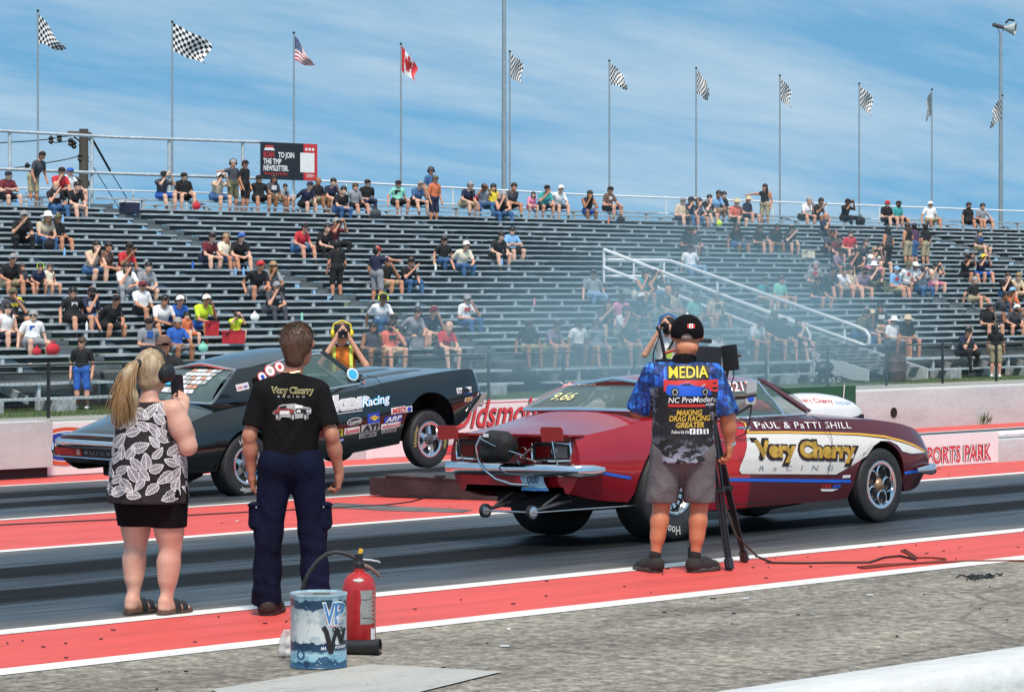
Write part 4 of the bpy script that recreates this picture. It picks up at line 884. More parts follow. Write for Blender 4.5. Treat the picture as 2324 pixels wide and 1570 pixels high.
def slab(name, P, th, m, par, flip=False):   # a thin solid panel from a grid of points
    b = MB(); n, k = len(P), len(P[0]); N = []
    for i in range(n):
        r = []
        for j in range(k):
            a = P[min(i + 1, n - 1)][j] - P[max(i - 1, 0)][j]; c = P[i][min(j + 1, k - 1)] - P[i][max(j - 1, 0)]; r.append(a.cross(c).normalized())
        N.append(r)
    s = -1 if flip else 1
    b.grid(P); Q = [[P[i][j] - N[i][j] * th * s for j in range(k)] for i in range(n)]; b.grid(Q, flip=True)
    ed = [(0, j) for j in range(k)] + [(i, k - 1) for i in range(1, n)] + [(n - 1, j) for j in range(k - 2, -1, -1)] + [(i, 0) for i in range(n - 2, 0, -1)]
    b.rings([[P[i][j] for i, j in ed], [Q[i][j] for i, j in ed]], True)
    return b.build(name, m, par, True, True, 35)
def arc_text(s, rad, a0, size, sx=1.0, bold=.01):
    vs, fs = text2d(s, size, bold, 0, sx, 1.05)
    return [((rad + y) * math.sin(R(a0) + x / rad), (rad + y) * math.cos(R(a0) + x / rad)) for x, y in vs], fs
def wheel(par, c, r, w, rr, style, side, letters=None, lmat=None, toe=0.0):
    """side -1: outer face towards -y"""
    c = Vector(c); ax = Vector((0, side, 0)); h = w / 2; b = MB()
    b.lathe([(rr - .01, -h * .86), (rr + .02, -h * .98), (r * .84, -h), (r * .945, -h * .95), (r * .985, -h * .84), (r, -h * .6), (r, h * .6), (r * .985, h * .84), (r * .945, h * .95), (r * .84, h), (rr + .02, h * .98), (rr - .01, h * .86)], c, ax, 48)
    t = b.build('wheel', RUBBER, par, True, True, 50)
    b = MB(); b.lathe([(rr - .012, -h * .86), (rr + .006, h * .9), (rr + .004, h * .97), (rr - .012, h * .99), (rr - .03, h * .93), (rr - .04, h * .3), (rr - .05, -.2 * h)], c, ax, 40); b.build('rim', CHROME if style != 'slots' else ALU, t, True, True, 45)
    f = c + ax * (h * .55); e1 = Vector((1, 0, 0)); e2 = Vector((0, 0, 1)); on = lambda a, q, o=0: f + (e1 * math.sin(a) + e2 * math.cos(a)) * q + ax * o
    MB().lathe([(0, -.03), (rr - .03, -.03), (rr - .03, -.04)], f, ax, 30).build('backing', DARKM, t, True, True)
    if style == 'holes':
        for i in range(5):
            a = i * 2 * math.pi / 5 + .3; p = on(a, rr * .56)
            MB().lathe([(rr * .30, -.03), (rr * .33, .01), (rr * .27, .016), (rr * .245, -.03)], p, ax, 18).build('spoke', CHROME, t, True, True)
        MB().lathe([(.06, -.02), (.055, .02), (.035, .04), (0, .045)], f, ax, 16).build('hub', mat('brass_hub', (.45, .28, .16), .35, .7), t, True, True)
        MB().lathe([(rr * .30, -.022), (0, -.02)], f, ax, 20).build('centre_plate', ALU, t, True, True)
    elif style == 'star':
        for i in range(5):
            a = i * 2 * math.pi / 5 + .25; s_ = e1 * math.cos(a) - e2 * math.sin(a); p0, p1 = on(a, .03, .02), on(a, rr - .035, -.005); b = MB()
            b.add([p0 - s_ * .034, p0 + s_ * .034, p1 + s_ * .018, p1 - s_ * .018, p0 - s_ * .045 - ax * .03, p0 + s_ * .045 - ax * .03, p1 + s_ * .03 - ax * .025, p1 - s_ * .03 - ax * .025], [(0, 1, 2, 3), (0, 4, 5, 1), (1, 5, 6, 2), (2, 6, 7, 3), (3, 7, 4, 0)]); b.build('spoke', GREYM if rr < .2 else ALU, t, False, True)
        MB().lathe([(.07, -.02), (.065, .03), (.03, .045), (.028, .06), (0, .06)], f, ax, 18).build('hub', GREYM, t, True, True)
    else:
        for i in range(16):
            a = i * 2 * math.pi / 16; s_ = e1 * math.cos(a) - e2 * math.sin(a); p0, p1 = on(a, rr * .32, .0), on(a, rr - .05, .015); b = MB()
            b.add([p0 - s_ * .012, p0 + s_ * .012, p1 + s_ * .018, p1 - s_ * .018, p0 - s_ * .012 - ax * .03, p0 + s_ * .012 - ax * .03, p1 + s_ * .018 - ax * .03, p1 - s_ * .018 - ax * .03], [(0, 1, 2, 3), (0, 4, 5, 1), (1, 5, 6, 2), (2, 6, 7, 3), (3, 7, 4, 0)]); b.build('spoke', ALU, t, False, True)
            MB().lathe([(.006, 0), (.006, .012), (0, .013)], on(a + .2, rr - .02, h * .4), ax, 6).build('bolt', CHROME, t, False, True)
        MB().lathe([(rr * .36, -.02), (rr * .34, .03), (rr * .2, .05), (0, .05)], f, ax, 20).build('hub', ALU, t, True, True)
    if letters and side < 0:
        for txt, a0 in letters:
            sh = arc_text(txt, r * .71, a0, r * .24, .8, .002)
            lay('lettering', sh, lmat, t, c + ax * (h + .001), (1, 0, 0), (0, 0, 1), .004, None, True)
    return t
def fit_text(s, w, h, bold=0.0, shear=0.0, space=1.0):
    vs, fs = text2d(s, 1.0, bold, shear, 1.0, space, 'LEFT'); x0 = min(v[0] for v in vs); x1 = max(v[0] for v in vs); y0 = min(v[1] for v in vs); y1 = max(v[1] for v in vs)
    return [((x - x0) * w / (x1 - x0), (y - y0) * h / (y1 - y0)) for x, y in vs], fs
def side_print(car, bvh, A, B, hp, shape_fn, m, name='lettering', off=.004, yp=-.9):
    """print between two photo points (3590 px) on the right side of the car"""
    a, b = locp(car, *A, 1, yp), locp(car, *B, 1, yp); ux = (b - a); ux.y = 0; w = ux.length; ux.normalize(); uy = Vector((-ux.z, 0, ux.x))
    hm = abs((locp(car, A[0], A[1] - hp, 1, yp) - a).z)
    return lay(name, shape_fn(w, hm), m, car, a, ux, uy, off, bvh, True)
def side_poly(car, bvh, pts, m, name, off=.003, yp=-.9, cut=.12):
    P = [locp(car, x, y, 1, yp) for x, y in pts]
    return lay(name, poly2d([(p.x, p.z) for p in P], cut), m, car, (0, yp, 0), (1, 0, 0), (0, 0, 1), off, bvh, True)
def c7(L_): return [(2400 + x / 2.4156, 1250 + y / 2.4156) for x, y in L_]
def thick(pts, w):
    up = []; dn = []
    for i, p in enumerate(pts):
        a = pts[max(0, i - 1)]; c = pts[min(len(pts) - 1, i + 1)]; d = math.hypot(c[0] - a[0], c[1] - a[1]); nx, ny = -(c[1] - a[1]) / d * w / 2, (c[0] - a[0]) / d * w / 2
        up.append((p[0] + nx, p[1] + ny)); dn.append((p[0] - nx, p[1] - ny))
    return up + dn[::-1]
# ---------------------------------------------------------------- the red car
def paint(name, col, rough, coat): return mat(name, col, rough, 0.15, var=.10, scale=1.5, coat=coat, spec=.5)
RED = paint('candy_red_paint', (.36, .005, .016), .16, .8); MAROON = paint('maroon_paint', (.105, .013, .020), .32, .5); BRED = paint('bright_red_door_paint', (.55, .02, .02), .3, .5)
RM = Matrix.Translation((17.24, 16.33, gz(16.3) + .008)) @ Matrix.Rotation(-.0235, 4, 'X') @ Matrix.Diagonal((.965, .86, 1, 1))
rc = bpy.data.objects.new('drag_car', None); COL.objects.link(rc); rc.matrix_basis = RM; WM[rc] = RM
tag(rc, 'red and maroon drag racing coupe with white side panel lettered Very Cherry, nearest lane', 'car')
T = dict(zc=[(-1.08, .875), (-.95, .905), (-.6, .975), (-.33, 1.045), (0, 1.05), (1.5, .99), (1.95, .975), (2.5, .935), (3.1, .87), (3.45, .79), (3.6, .68)],
         zs=[(-1.08, .86), (-.7, .905), (-.2, .965), (.2, .955), (.7, .915), (1.4, .90), (2.0, .905), (2.6, .885), (3.0, .85), (3.3, .80), (3.5, .73), (3.6, .64)],
         ws=[(-1.08, .78), (-.6, .80), (0, .79), (.6, .80), (1.4, .81), (2.2, .82), (2.9, .81), (3.3, .78), (3.6, .70)],
         zm=[(-1.08, .66), (0, .64), (1.2, .60), (2.7, .60), (3.6, .52)], wm=[(-1.08, .845), (-.6, .89), (0, .915), (.7, .895), (1.4, .90), (2.7, .91), (3.2, .89), (3.45, .84), (3.6, .76)],
         wb=[(-1.08, .70), (-.5, .80), (.5, .83), (2.2, .83), (3.2, .80), (3.6, .68)], zb=[(-1.08, .42), (-.8, .36), (-.5, .33), (.35, .23), (.6, .215), (2.2, .215), (2.5, .24), (3.2, .24), (3.45, .27), (3.6, .36)])
bo = Body(T, [(0, .40, .44), (2.743, .335, .36)], -1.08, 3.6)
def mf(c):
    if -.26 < c.x < 1.88 and abs(c.y) < .66 and c.z > .86: return 2
    return 1 if c.x > 1.0 else 0
bb = bo.build(mf); RBV = bvh_of(bb)
bb.build('body', [RED, MAROON, SATIN], rc, True, True, 32)
# cabin
def cabin(par, q, roofm, pill, glass_side, glass_rear, trim):
    """q: dict of half outlines: rear window base/top, windshield base/top, side window corners"""
    rb, rt, wb_, wt, sb0, st0, sb1, st1 = (q[k] for k in ('rb', 'rt', 'wb', 'wt', 'sb0', 'st0', 'sb1', 'st1'))
    mir = lambda p: (p[0], -p[1], p[2]); V = Vector
    cr = q['crown']
    # roof
    P = []
    for i in range(11):
        u = i / 10; e = V(rt).lerp(V(wt), u); hh = cr * (1 - (2 * u - 1) ** 4 * .55); row = []
        for j in range(13):
            t = -1 + 2 * j / 12; row.append(V((e.x, e.y * t, e.z + hh * (1 - abs(t) ** 2.4) + .012 * math.sin(math.pi * u))))
        P.append(row)
    slab('roof', P, .03, roofm, par)
    for s in (1, -1):
        f = (lambda p: V(p)) if s > 0 else (lambda p: V(mir(p)))
        bl = V((0, s * .025, 0))
        G = patch(f(rb), f(rt), f(st0), f(sb0), bl, 6, 6); slab('rear_pillar', G, .03, roofm, par, s > 0)
        w = .07
        G = patch(f(wb_), f(wt), f((wt[0] - w, wt[1] + .005, wt[2])), f((wb_[0] - w * 1.3, wb_[1] + .02, wb_[2])), (0, 0, 0), 6, 2); slab('windshield_pillar', G, .03, pill, par, s < 0)
        # drip rail joining roof edge
        MB().tube([f(st0), f(((st0[0] + st1[0]) / 2, (st0[1] + st1[1]) / 2, max(st0[2], st1[2]) + .012)), f(st1), f((wb_[0] - .05, wb_[1] + .02, wb_[2]))], .014, 6).build('drip_rail', trim, par, True, True)
        G = patch(f(sb0), f(st0), f(st1), f(sb1), V((0, s * .02, 0)), 5, 6); MB().grid(G).build('side_window', glass_side, par, True, True)
        if q.get('vent'):
            a, c = q['vent']; MB().tube([f(a), f(c)], .016, 6).build('window_divider', CHROME, par, True, True)
        MB().tube([f(sb0) + V((0, 0, .005)), f(sb1) + V((0, 0, .005))], .013, 6).build('belt_trim', CHROME, par, True, True)
    G = patch(rb, rt, mir(rt), mir(rb), (-.05, 0, .035), 6, 10); MB().grid(G).build('rear_window', glass_rear, par, True, True)
    b = MB(); b.tube([rb, rt, (rt[0] - .01, 0, rt[2] + cr * .8), mir(rt), mir(rb), (rb[0] - .03, 0, rb[2] + .01), rb], .017, 6); b.build('window_moulding', CHROME, par, True, True)
    G = patch(wb_, wt, mir(wt), mir(wb_), (.08, 0, .03), 6, 10); MB().grid(G).build('windshield', glass_rear, par, True, True)
cabin(rc, dict(rb=(-.33, .70, 1.045), rt=(.14, .57, 1.235), wb=(1.94, .72, .965), wt=(1.44, .59, 1.245), sb0=(.36, .755, .945), st0=(.50, .60, 1.225), sb1=(1.84, .765, .945), st1=(1.40, .61, 1.235), crown=.072, vent=((1.56, .765, .945), (1.36, .62, 1.225))),
      RED, MAROON, GLASS, GLASS2, CHROME)
V = Vector
# inside: roll cage and seat
CAGE = mat('cage_tube_paint', (.32, .36, .34), .5)
for s in (-1, 1):
    MB().tube([(.35, .55 * s, .55), (.6, .53 * s, 1.19), (1.35, .52 * s, 1.2), (1.8, .62 * s, .9)], .022, 8).build('roll_cage', CAGE, rc, True, True); MB().tube([(.4, .5 * s, 1.15), (-.25, .45 * s, .9)], .02, 8).build('roll_cage', CAGE, rc, True, True)
MB().tube([(.4, -.53, 1.17), (.4, .53, 1.17)], .022, 8).build('roll_cage', CAGE, rc, True, True); MB().tube([(.4, -.5, .7), (.4, .5, 1.15)], .02, 8).build('roll_cage', CAGE, rc, True, True)
MB().ell((.55, .32, .85), (.12, .24, .33), 14).build('seat', SATIN, rc, True, True)
# underbody
b = MB(); b.bx(-.75, 3.2, -.60, .60, .27, .5); b.bx(.55, 2.2, -.84, .84, .245, .55); b.build('chassis', DARKM, rc, False, True)
for xc, rr_ in ((0, .47), (2.743, .38)):
    for s in (-1, 1):
        b = MB(); zc_ = .40 if xc == 0 else .335; b.rings([[(xc + rr_ * math.cos(math.pi * i / 16), s * y, zc_ + rr_ * math.sin(math.pi * i / 16)) for i in range(17)] for y in (.40, .84)], False); b.add([(xc + rr_ * math.cos(math.pi * i / 16), s * .40, zc_ + rr_ * math.sin(math.pi * i / 16)) for i in range(17)] , [tuple(range(17))]); b.build('wheel_well', DARKM, rc, True, True)
b = MB(); b.tube([(0, -.5, .42), (0, .5, .42)], .06, 10); b.ell((0, 0, .42), (.2, .17, .17), 12); b.build('rear_axle', DARKM, rc, True, True)
b = MB(); b.tube([(2.4, -.45, .3), (1.9, -.6, .24), (1.5, -.62, .22), (1.2, -.60, .23), (.9, -.62, .22)], .055, 8); b.build('exhaust_pipe', mat('sooty_pipe', (.08, .07, .06), .5, .6), rc, True, True)
b = MB(); b.bx(1.0, 1.6, -.5, .5, .17, .3); b.build('oil_pan', GREYM, rc, False, True)
GOLDL = mat('faded_gold_letter', (.42, .32, .12), .6); WHL = mat('tyre_letter_white', (.55, .55, .52), .6)
wheel(rc, (0, -.70, .40), .40, .42, .20, 'slots', -1, [('Hoosier', 20), ('Hoosier', 200)], WHL); wheel(rc, (0, .70, .40), .40, .42, .20, 'slots', 1)
wheel(rc, (2.743, -.80, .318), .318, .19, .205, 'holes', -1); wheel(rc, (2.743, .80, .318), .318, .19, .205, 'holes', 1)
# bumpers
def bumper(par, pts, hw, hh, m, name):
    b = MB(); pts = [V(p) for p in pts]; rings = []; k = len(pts)
    for i, p in enumerate(pts):
        t = (pts[min(i + 1, k - 1)] - pts[max(i - 1, 0)]).normalized(); nn = t.cross(V((0, 0, 1))).normalized(); e = (.45, .88, 1, 1, 1, 1, 1)[min(i, k - 1 - i)]
        rings.append([p + nn * (hw * math.cos(2 * math.pi * j / 14)) * e + V((0, 0, 1)) * (hh * e * (abs(math.sin(2 * math.pi * j / 14)) ** .7) * (1 if math.sin(2 * math.pi * j / 14) > 0 else -1)) for j in range(14)])
    b.rings(rings); b.add(rings[0], [tuple(range(13, -1, -1))]); b.add(rings[-1], [tuple(range(14))]); return b.build(name, m, par, True, True, 50)
bumper(rc, [(-.85, -.90, .60), (-.97, -.895, .60), (-1.10, -.85, .60), (-1.17, -.6, .605), (-1.19, 0, .605), (-1.17, .6, .605), (-1.10, .85, .60), (-.97, .895, .60), (-.85, .90, .60)], .035, .052, CHROME, 'rear_bumper')
bumper(rc, [(3.25, -.90, .42), (3.45, -.90, .42), (3.58, -.82, .42), (3.68, -.5, .42), (3.70, 0, .42), (3.68, .5, .42), (3.58, .82, .42), (3.45, .90, .42), (3.25, .90, .42)], .045, .05, CHROME, 'front_bumper')
# tail panel
PANEL = mat('dark_red_tail_panel', (.13, .008, .014), .3, coat=.4); LENS = mat('red_lens', (.22, .008, .010), .12); LGREY = mat('grey_reverse_lens', (.22, .21, .20), .15)
for s in (-1, 1):
    o = (-1.085, s * .50, .745); b = MB()
    b.bx(-1.087, -1.080, s * .50 - .24, s * .50 + .24, .675, .815); tl = b.build('taillight', SATIN, rc, False, True)
    b = MB(); r_ = [(-.25, -.085), (.25, -.085), (.25, .085), (-.25, .085)]
    b.tube([(-1.09, s * .50 + y, .745 + z) for y, z in [(-.24, -.07), (0, -.078), (.24, -.07), (.25, 0), (.24, .07), (0, .078), (-.24, .07), (-.25, 0), (-.24, -.07)]], .014, 6); b.build('bezel', CHROME, tl, True, True)
    MB().bx(-1.093, -1.086, s * .50 - .2, s * .50 - .03, .70, .79).build('lens', LENS if s > 0 else LGREY, tl, False, True); MB().bx(-1.092, -1.086, s * .5 + .02, s * .5 + .2, .70, .79).build('lens', LENS, tl, False, True)
lay('lettering', fit_text('OFF', .09, .035, .01, .2), SWH, rc, (-1.094, -.50, .735), (0, -1, 0), (0, 0, 1), .003, None, True)
# spoiler lip, flaps, rods, rivets
SPO = paint('red_spoiler_paint', (.34, .008, .014), .25, 1.0)
b = MB(); b.add([(-.98, -.80, .878), (-.98, .80, .878), (-1.20, .83, .885), (-1.20, -.83, .885), (-.98, -.80, .866), (-.98, .80, .866), (-1.20, .83, .868), (-1.20, -.83, .868)], [(0, 1, 2, 3), (7, 6, 5, 4), (0, 4, 5, 1), (1, 5, 6, 2), (2, 6, 7, 3), (3, 7, 4, 0)]); sp = b.build('spoiler', SPO, rc, False, True)
for s in (-1, 1):
    b = MB(); c_ = [(-.14, -.055), (.12, -.065), (.14, .03), (.12, .05), (-.12, .05), (-.14, .03)]; b.add([(-1.245 - dx, s * .68 + y, .895 + z) for dx in (0, .012) for y, z in c_], [tuple(range(6)), tuple(range(11, 5, -1))] + [(i, i + 6, (i + 1) % 6 + 6, (i + 1) % 6) for i in range(6)]); b.build('spoiler_flap', SPO, sp, False, True)
for y in (-.62, -.12, .60): MB().tube([(-1.2, y, .865), (-1.18, y - .02, .70), (-1.15, y - .03, .64)], .008, 6).build('strut_rod', CHROME, sp, True, True)
for i in range(12): MB().ell((-1.12, -.7 + i * .127, .889), (.007, .007, .005), 6).build('rivet', ALU, sp, True, True)
# parachute pack with braided tether
FABK = mat('black_nylon', (.012, .012, .014), .75, bump=.5, bscale=30)
yo = -.04
pk = [cap((-1.30, yo - .10, .815), (-1.30, yo + .10, .82), .085, .085, 0, .04), cap((-1.30, yo - .09, .74), (-1.31, yo + .12, .735), .075, .075, 0, .04), cap((-1.22, yo - .08, .78), (-1.22, yo + .08, .78), .07, .07, 0, .04), cap((-1.30, yo - .12, .875), (-1.28, yo + .1, .885), .03, .03, 0, .03)]
me = sdf_mesh('parachute_pack', pk, .012, [FABK]); pp = link('parachute_pack', me, rc)
b = MB(); b.bx(-1.395, -1.385, yo + .02, yo + .08, .865, .89); b.build('pack_label', SWH, pp, False, True); MB().tube([(-1.37, yo + .15, .87), (-1.40, yo + .1, .85), (-1.39, yo - .05, .80), (-1.25, yo - .28, .72)], .005, 6).build('rip_cord', ALU, pp, True, True)
MB().tube([(-1.34, yo + .17, .87), (-1.36, yo + .21, .79), (-1.34, yo + .21, .68), (-1.31, yo + .16, .60), (-1.27, yo + .06, .53), (-1.23, yo - .10, .49), (-1.2, yo - .28, .485)], .013, 8).build('tether', ALU, pp, True, True)
for a_, c_ in (((-1.12, -.22, .66), (-1.24, -.30, .70)), ((-1.12, -.40, .66), (-1.24, -.31, .70)), ((-1.12, -.32, .80), (-1.24, -.30, .72))): MB().tube([a_, c_], .008, 6).build('pack_bracket', GREYM, pp, True, True)
b = MB(); b.lathe([(.045, -.006), (.05, 0), (.045, .006)], (-1.24, -.30, .74), (1, 0, 0), 18); b.build('release_ring', SATIN, pp, True, True)
# licence plate in the shape of a bear
PLT = mat('pale_blue_plate', (.42, .62, .72), .35); PL2 = mat('plate_blue', (.04, .22, .55), .35)
br = [(-.17, .14), (-.15, .16), (.10, .16), (.17, .12), (.20, .10), (.17, .06), (.13, .06), (.14, .0), (.17, -.06), (.20, -.11), (.14, -.12), (.10, -.08), (.03, -.09), (.03, -.12), (-.04, -.12), (-.05, -.08), (-.11, -.09), (-.12, -.12), (-.17, -.12), (-.15, -.04), (-.18, .03)]
po = V((-1.16, -.34, .515)); br = [(x * .95, y * .62) for x, y in br]
pl = lay('licence_plate', poly2d(br), PLT, rc, po, (0, -1, 0), (0, 0, 1), .0, None, True)
lay('lettering', fit_text('000', .14, .055, .01), flat((.02, .03, .12), 'plate_ink'), pl, po + V((0, .08, -.015)), (0, -1, 0), (0, 0, 1), .004, None, True)
lay('plate_band', poly2d([(-.16, -.074), (.19, -.07), (.16, -.045), (.1, -.055), (0, -.04), (-.1, -.055), (-.15, -.04)]), PL2, pl, po, (0, -1, 0), (0, 0, 1), .003, None, True)
MB().bx(-1.158, -1.09, -.48, -.2, .56, .575).build('plate_bracket', SATIN, rc, False, True)
# wheelie bars
for yb in (.02, -.58):
    wb_ = MB(); wb_.tube([(-.1, yb, .47), (-.9, yb, .37), (-1.38, yb, .30)], .016, 8); w_ = wb_.build('wheelie_bar', GREYM, rc, True, True)
    MB().tube([(-.55, yb, .44), (-.95, yb, .375)], .028, 10).build('spring', SATIN, w_, True, True); MB().tube([(-1.28, yb, .33), (-1.05, yb, .43), (-.3, yb, .55)], .010, 6).build('upper_link', GREYM, w_, True, True)
    MB().lathe([(.02, -.022), (.045, -.022), (.056, -.018), (.056, .018), (.045, .022), (.02, .022)], (-1.40, yb, .29), (0, 1, 0), 20).build('roller_tyre', RUBBER, w_, True, True); MB().lathe([(0, .023), (.015, .026), (.036, .025), (.046, .022)], (-1.40, yb, .29), (0, -1, 0), 18).build('roller_hub', ALU, w_, True, True)
MB().tube([(-1.40, .05, .29), (-1.40, -.62, .29)], .009, 8).build('roller_axle', ALU, rc, True, True); MB().tube([(-1.40, -.62, .29), (-.3, -.80, .30)], .006, 6).build('brace_rod', ALU, rc, True, True)
# hood scoop
sc_ = MB(); rs = []
for x, hw, zb_, zt in ((1.85, .22, .90, .99), (2.0, .27, .90, 1.05), (2.3, .31, .89, 1.09), (2.6, .32, .88, 1.11), (2.8, .32, .88, 1.105), (2.98, .315, .89, 1.085), (3.1, .30, .90, 1.05), (3.17, .27, .92, 1.0)):
    rs.append([(x, -hw * math.cos(math.pi * j / 14) * (1 if 0 < j < 14 else 1.0), zb_ + (zt - zb_) * math.sin(math.pi * j / 14) ** .6) for j in range(15)])
SCW = mat('white_scoop_gelcoat', (.80, .80, .80), .25, coat=.4, var=.04)
sc_.grid([[V(p) for p in r] for r in rs]); sc_.add(rs[-1], [tuple(range(15))]); sc_.add(rs[0], [tuple(range(14, -1, -1))])
SBV = bvh_of(sc_); hs = sc_.build('hood_scoop', SCW, rc, True, True, 45)
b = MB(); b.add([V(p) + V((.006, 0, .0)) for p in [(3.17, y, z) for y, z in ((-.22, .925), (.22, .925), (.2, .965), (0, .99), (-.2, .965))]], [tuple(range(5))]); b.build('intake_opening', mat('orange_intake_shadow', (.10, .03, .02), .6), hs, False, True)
MB().ell((1.92, -.05, .99), (.10, .24, .085), 14).build('scoop_cap', mat('red_cap', (.5, .03, .04), .4), hs, True, True)
b = MB(); b.bx(2.1, 3.2, -.28, .28, .80, .91); b.build('carburettor_base', DARKM, hs, False, True)
side_print(rc, SBV, *c7([(1030, 395), (1292, 405)]), 50 / 2.4156, lambda w, h: fit_text('Very Cherry', w, h, .01), SR, 'lettering', .006, -.33); side_print(rc, SBV, *c7([(1305, 408), (1440, 412)]), 38 / 2.4156, lambda w, h: fit_text('Racing Engines', w, h, 0, .3), flat((.2, .4, .65), 'script_blue'), 'lettering', .006, -.33)
# right side livery
WPAN = mat('white_livery_vinyl', (.74, .74, .70), .35, var=.03); YEL = flat((.75, .42, .06), 'gold_line_vinyl', .4); BLUV = flat((.01, .14, .72), 'blue_tape', .5); GOLD = mat('gold_leaf_vinyl', (.62, .36, .05), .32, .35, var=.35, scale=14); DKB = flat((.02, .008, .008), 'letter_outline')  # DKB is the dark vinyl outline round the gold letters
side_poly(rc, RBV, c7([(555, 655), (900, 652), (1240, 660), (1500, 672), (1750, 702), (1900, 745), (2010, 785), (2068, 812), (1925, 820), (1845, 802), (1800, 745), (1740, 712), (1660, 712), (1600, 752), (1545, 835), (1400, 930), (1285, 997), (900, 994), (490, 992), (466, 965), (475, 920), (510, 840), (538, 760)]), WPAN, 'side_panel', .006, -.9, .07)
side_poly(rc, RBV, c7([(400, 510), (556, 510), (566, 645), (535, 760), (508, 840), (470, 925), (462, 992), (330, 996), (340, 800)]), BRED, 'door_panel', .0022)
side_poly(rc, RBV, c7(thick([(566, 508), (572, 560), (577, 640)], 16)), YEL, 'gold_line', .008); side_poly(rc, RBV, c7(thick([(566, 640), (900, 638), (1240, 645), (1500, 655), (1700, 675), (1850, 712), (1960, 750), (2074, 803)], 17)), YEL, 'gold_line', .009)
side_poly(rc, RBV, c7(thick([(330, 1040), (700, 1045), (1100, 1050), (1425, 1054)], 26)), BLUV, 'blue_stripe', .004); side_poly(rc, RBV, c7(thick([(1862, 985), (1990, 972)], 24)), BLUV, 'blue_stripe', .004)
side_poly(rc, RBV, [(1500 + x / 2.4156, 1250 + y / 2.4156) for x, y in thick([(1400, 960), (1560, 995), (1735, 1028)], 24)], BLUV, 'blue_stripe', .004)
def rp(A, B, hp, txt, m, bold=.0, shear=0., space=1., off=.005): a, c = c7([A, B]); return side_print(rc, RBV, a, c, hp / 2.4156, lambda w, h: fit_text(txt, w, h, bold, shear, space), m, 'lettering', off)
rp((650, 607), (1435, 607), 56, 'PaUL & PaTTI SHILL', SWH, .0, 0, 1.1, .014)
rp((564, 924), (1468, 934), 242, 'Very Cherry', DKB, .11, 0, .98, .011); rp((600, 893), (1436, 903), 188, 'Very Cherry', GOLD, .055, 0, 1.0, .016)
rp((630, 965), (1255, 960), 42, 'R a C I N G', flat((.10, .16, .20), 'thin_letter_blue'), -.012, .15, 1.6, .011)
rp((1180, 1115), (1260, 1115), 36, 'CAN', SR, .03, .2); rp((1268, 1115), (1342, 1112), 34, 'AM', BLUV, .03, .2); side_poly(rc, RBV, c7([(1172, 1120), (1330, 1120), (1280, 1140), (1190, 1140)]), SWH, 'sticker', .004); side_poly(rc, RBV, c7([(1350, 1003), (1415, 1000), (1410, 1025), (1343, 1027)]), SWH, 'sticker', .004)
# number on the glass, dial-in on the rear window, handle
gl = [o for o in rc.children if o.name.startswith('side_window')]
for pt, txt, m_, bo_ in (((2400, 1370), '3213', SR, .05), ((2404, 1370), '3213', SWH, .0)):
    a = locp(rc, 2400 + 330 / 2.4156, 1250 + 300 / 2.4156, 1, -.68); c = locp(rc, 2400 + 525 / 2.4156, 1250 + 300 / 2.4156, 1, -.68); lay('lettering', fit_text(txt, (c - a).x, .085, .05 if bo_ else .01), m_ if bo_ else SWH, rc, (a.x, -.735 if bo_ else -.738, a.z), (1, 0, 0), (0, .4, .92), .012, None, True)
_g = MB().grid(patch((-.33, .70, 1.045), (.14, .57, 1.235), (.14, -.57, 1.235), (-.33, -.70, 1.045), (-.05, 0, .035), 6, 10)); RWB = bvh_of(_g)
def rwin(A, B, hp, txt, m, sh=.1, xp=-.26):
    f = lambda p: locp(rc, 1500 + p[0] / 2.4156, 1250 + p[1] / 2.4156, 0, xp)
    a, c = f(A), f(B); w = abs(c.y - a.y); h = hp / 2.4156 / 1.54475 / 270 * 1.3
    lay('lettering', fit_text(txt, w, h, .012, sh), m, rc, (a.x, a.y, a.z), (0, -1, 0), (.86, 0, .5), .012, RWB, True)
rwin((1035, 385), (1215, 395), 100, '9.66', flat((.75, .72, .35), 'dial_in_chalk')); rwin((1120, 235), (1380, 225), 50, '3213', SWH, .4, .04)
MB().tube([locp(rc, *c7([(445, 605)])[0], 1, -.925), locp(rc, *c7([(555, 602)])[0], 1, -.925)], .012, 8).build('door_handle', CHROME, rc, True, True)
b = MB(); b.tube([V((p.x, p.y, p.z)) for p in [locp(rc, *q, 1, -.913) for q in c7([(1075, 500), (1130, 525), (1180, 545), (1225, 620), (1250, 700), (1248, 850), (1215, 990)])]], .004, 4); b.build('door_seam', SATIN, rc, True, True)
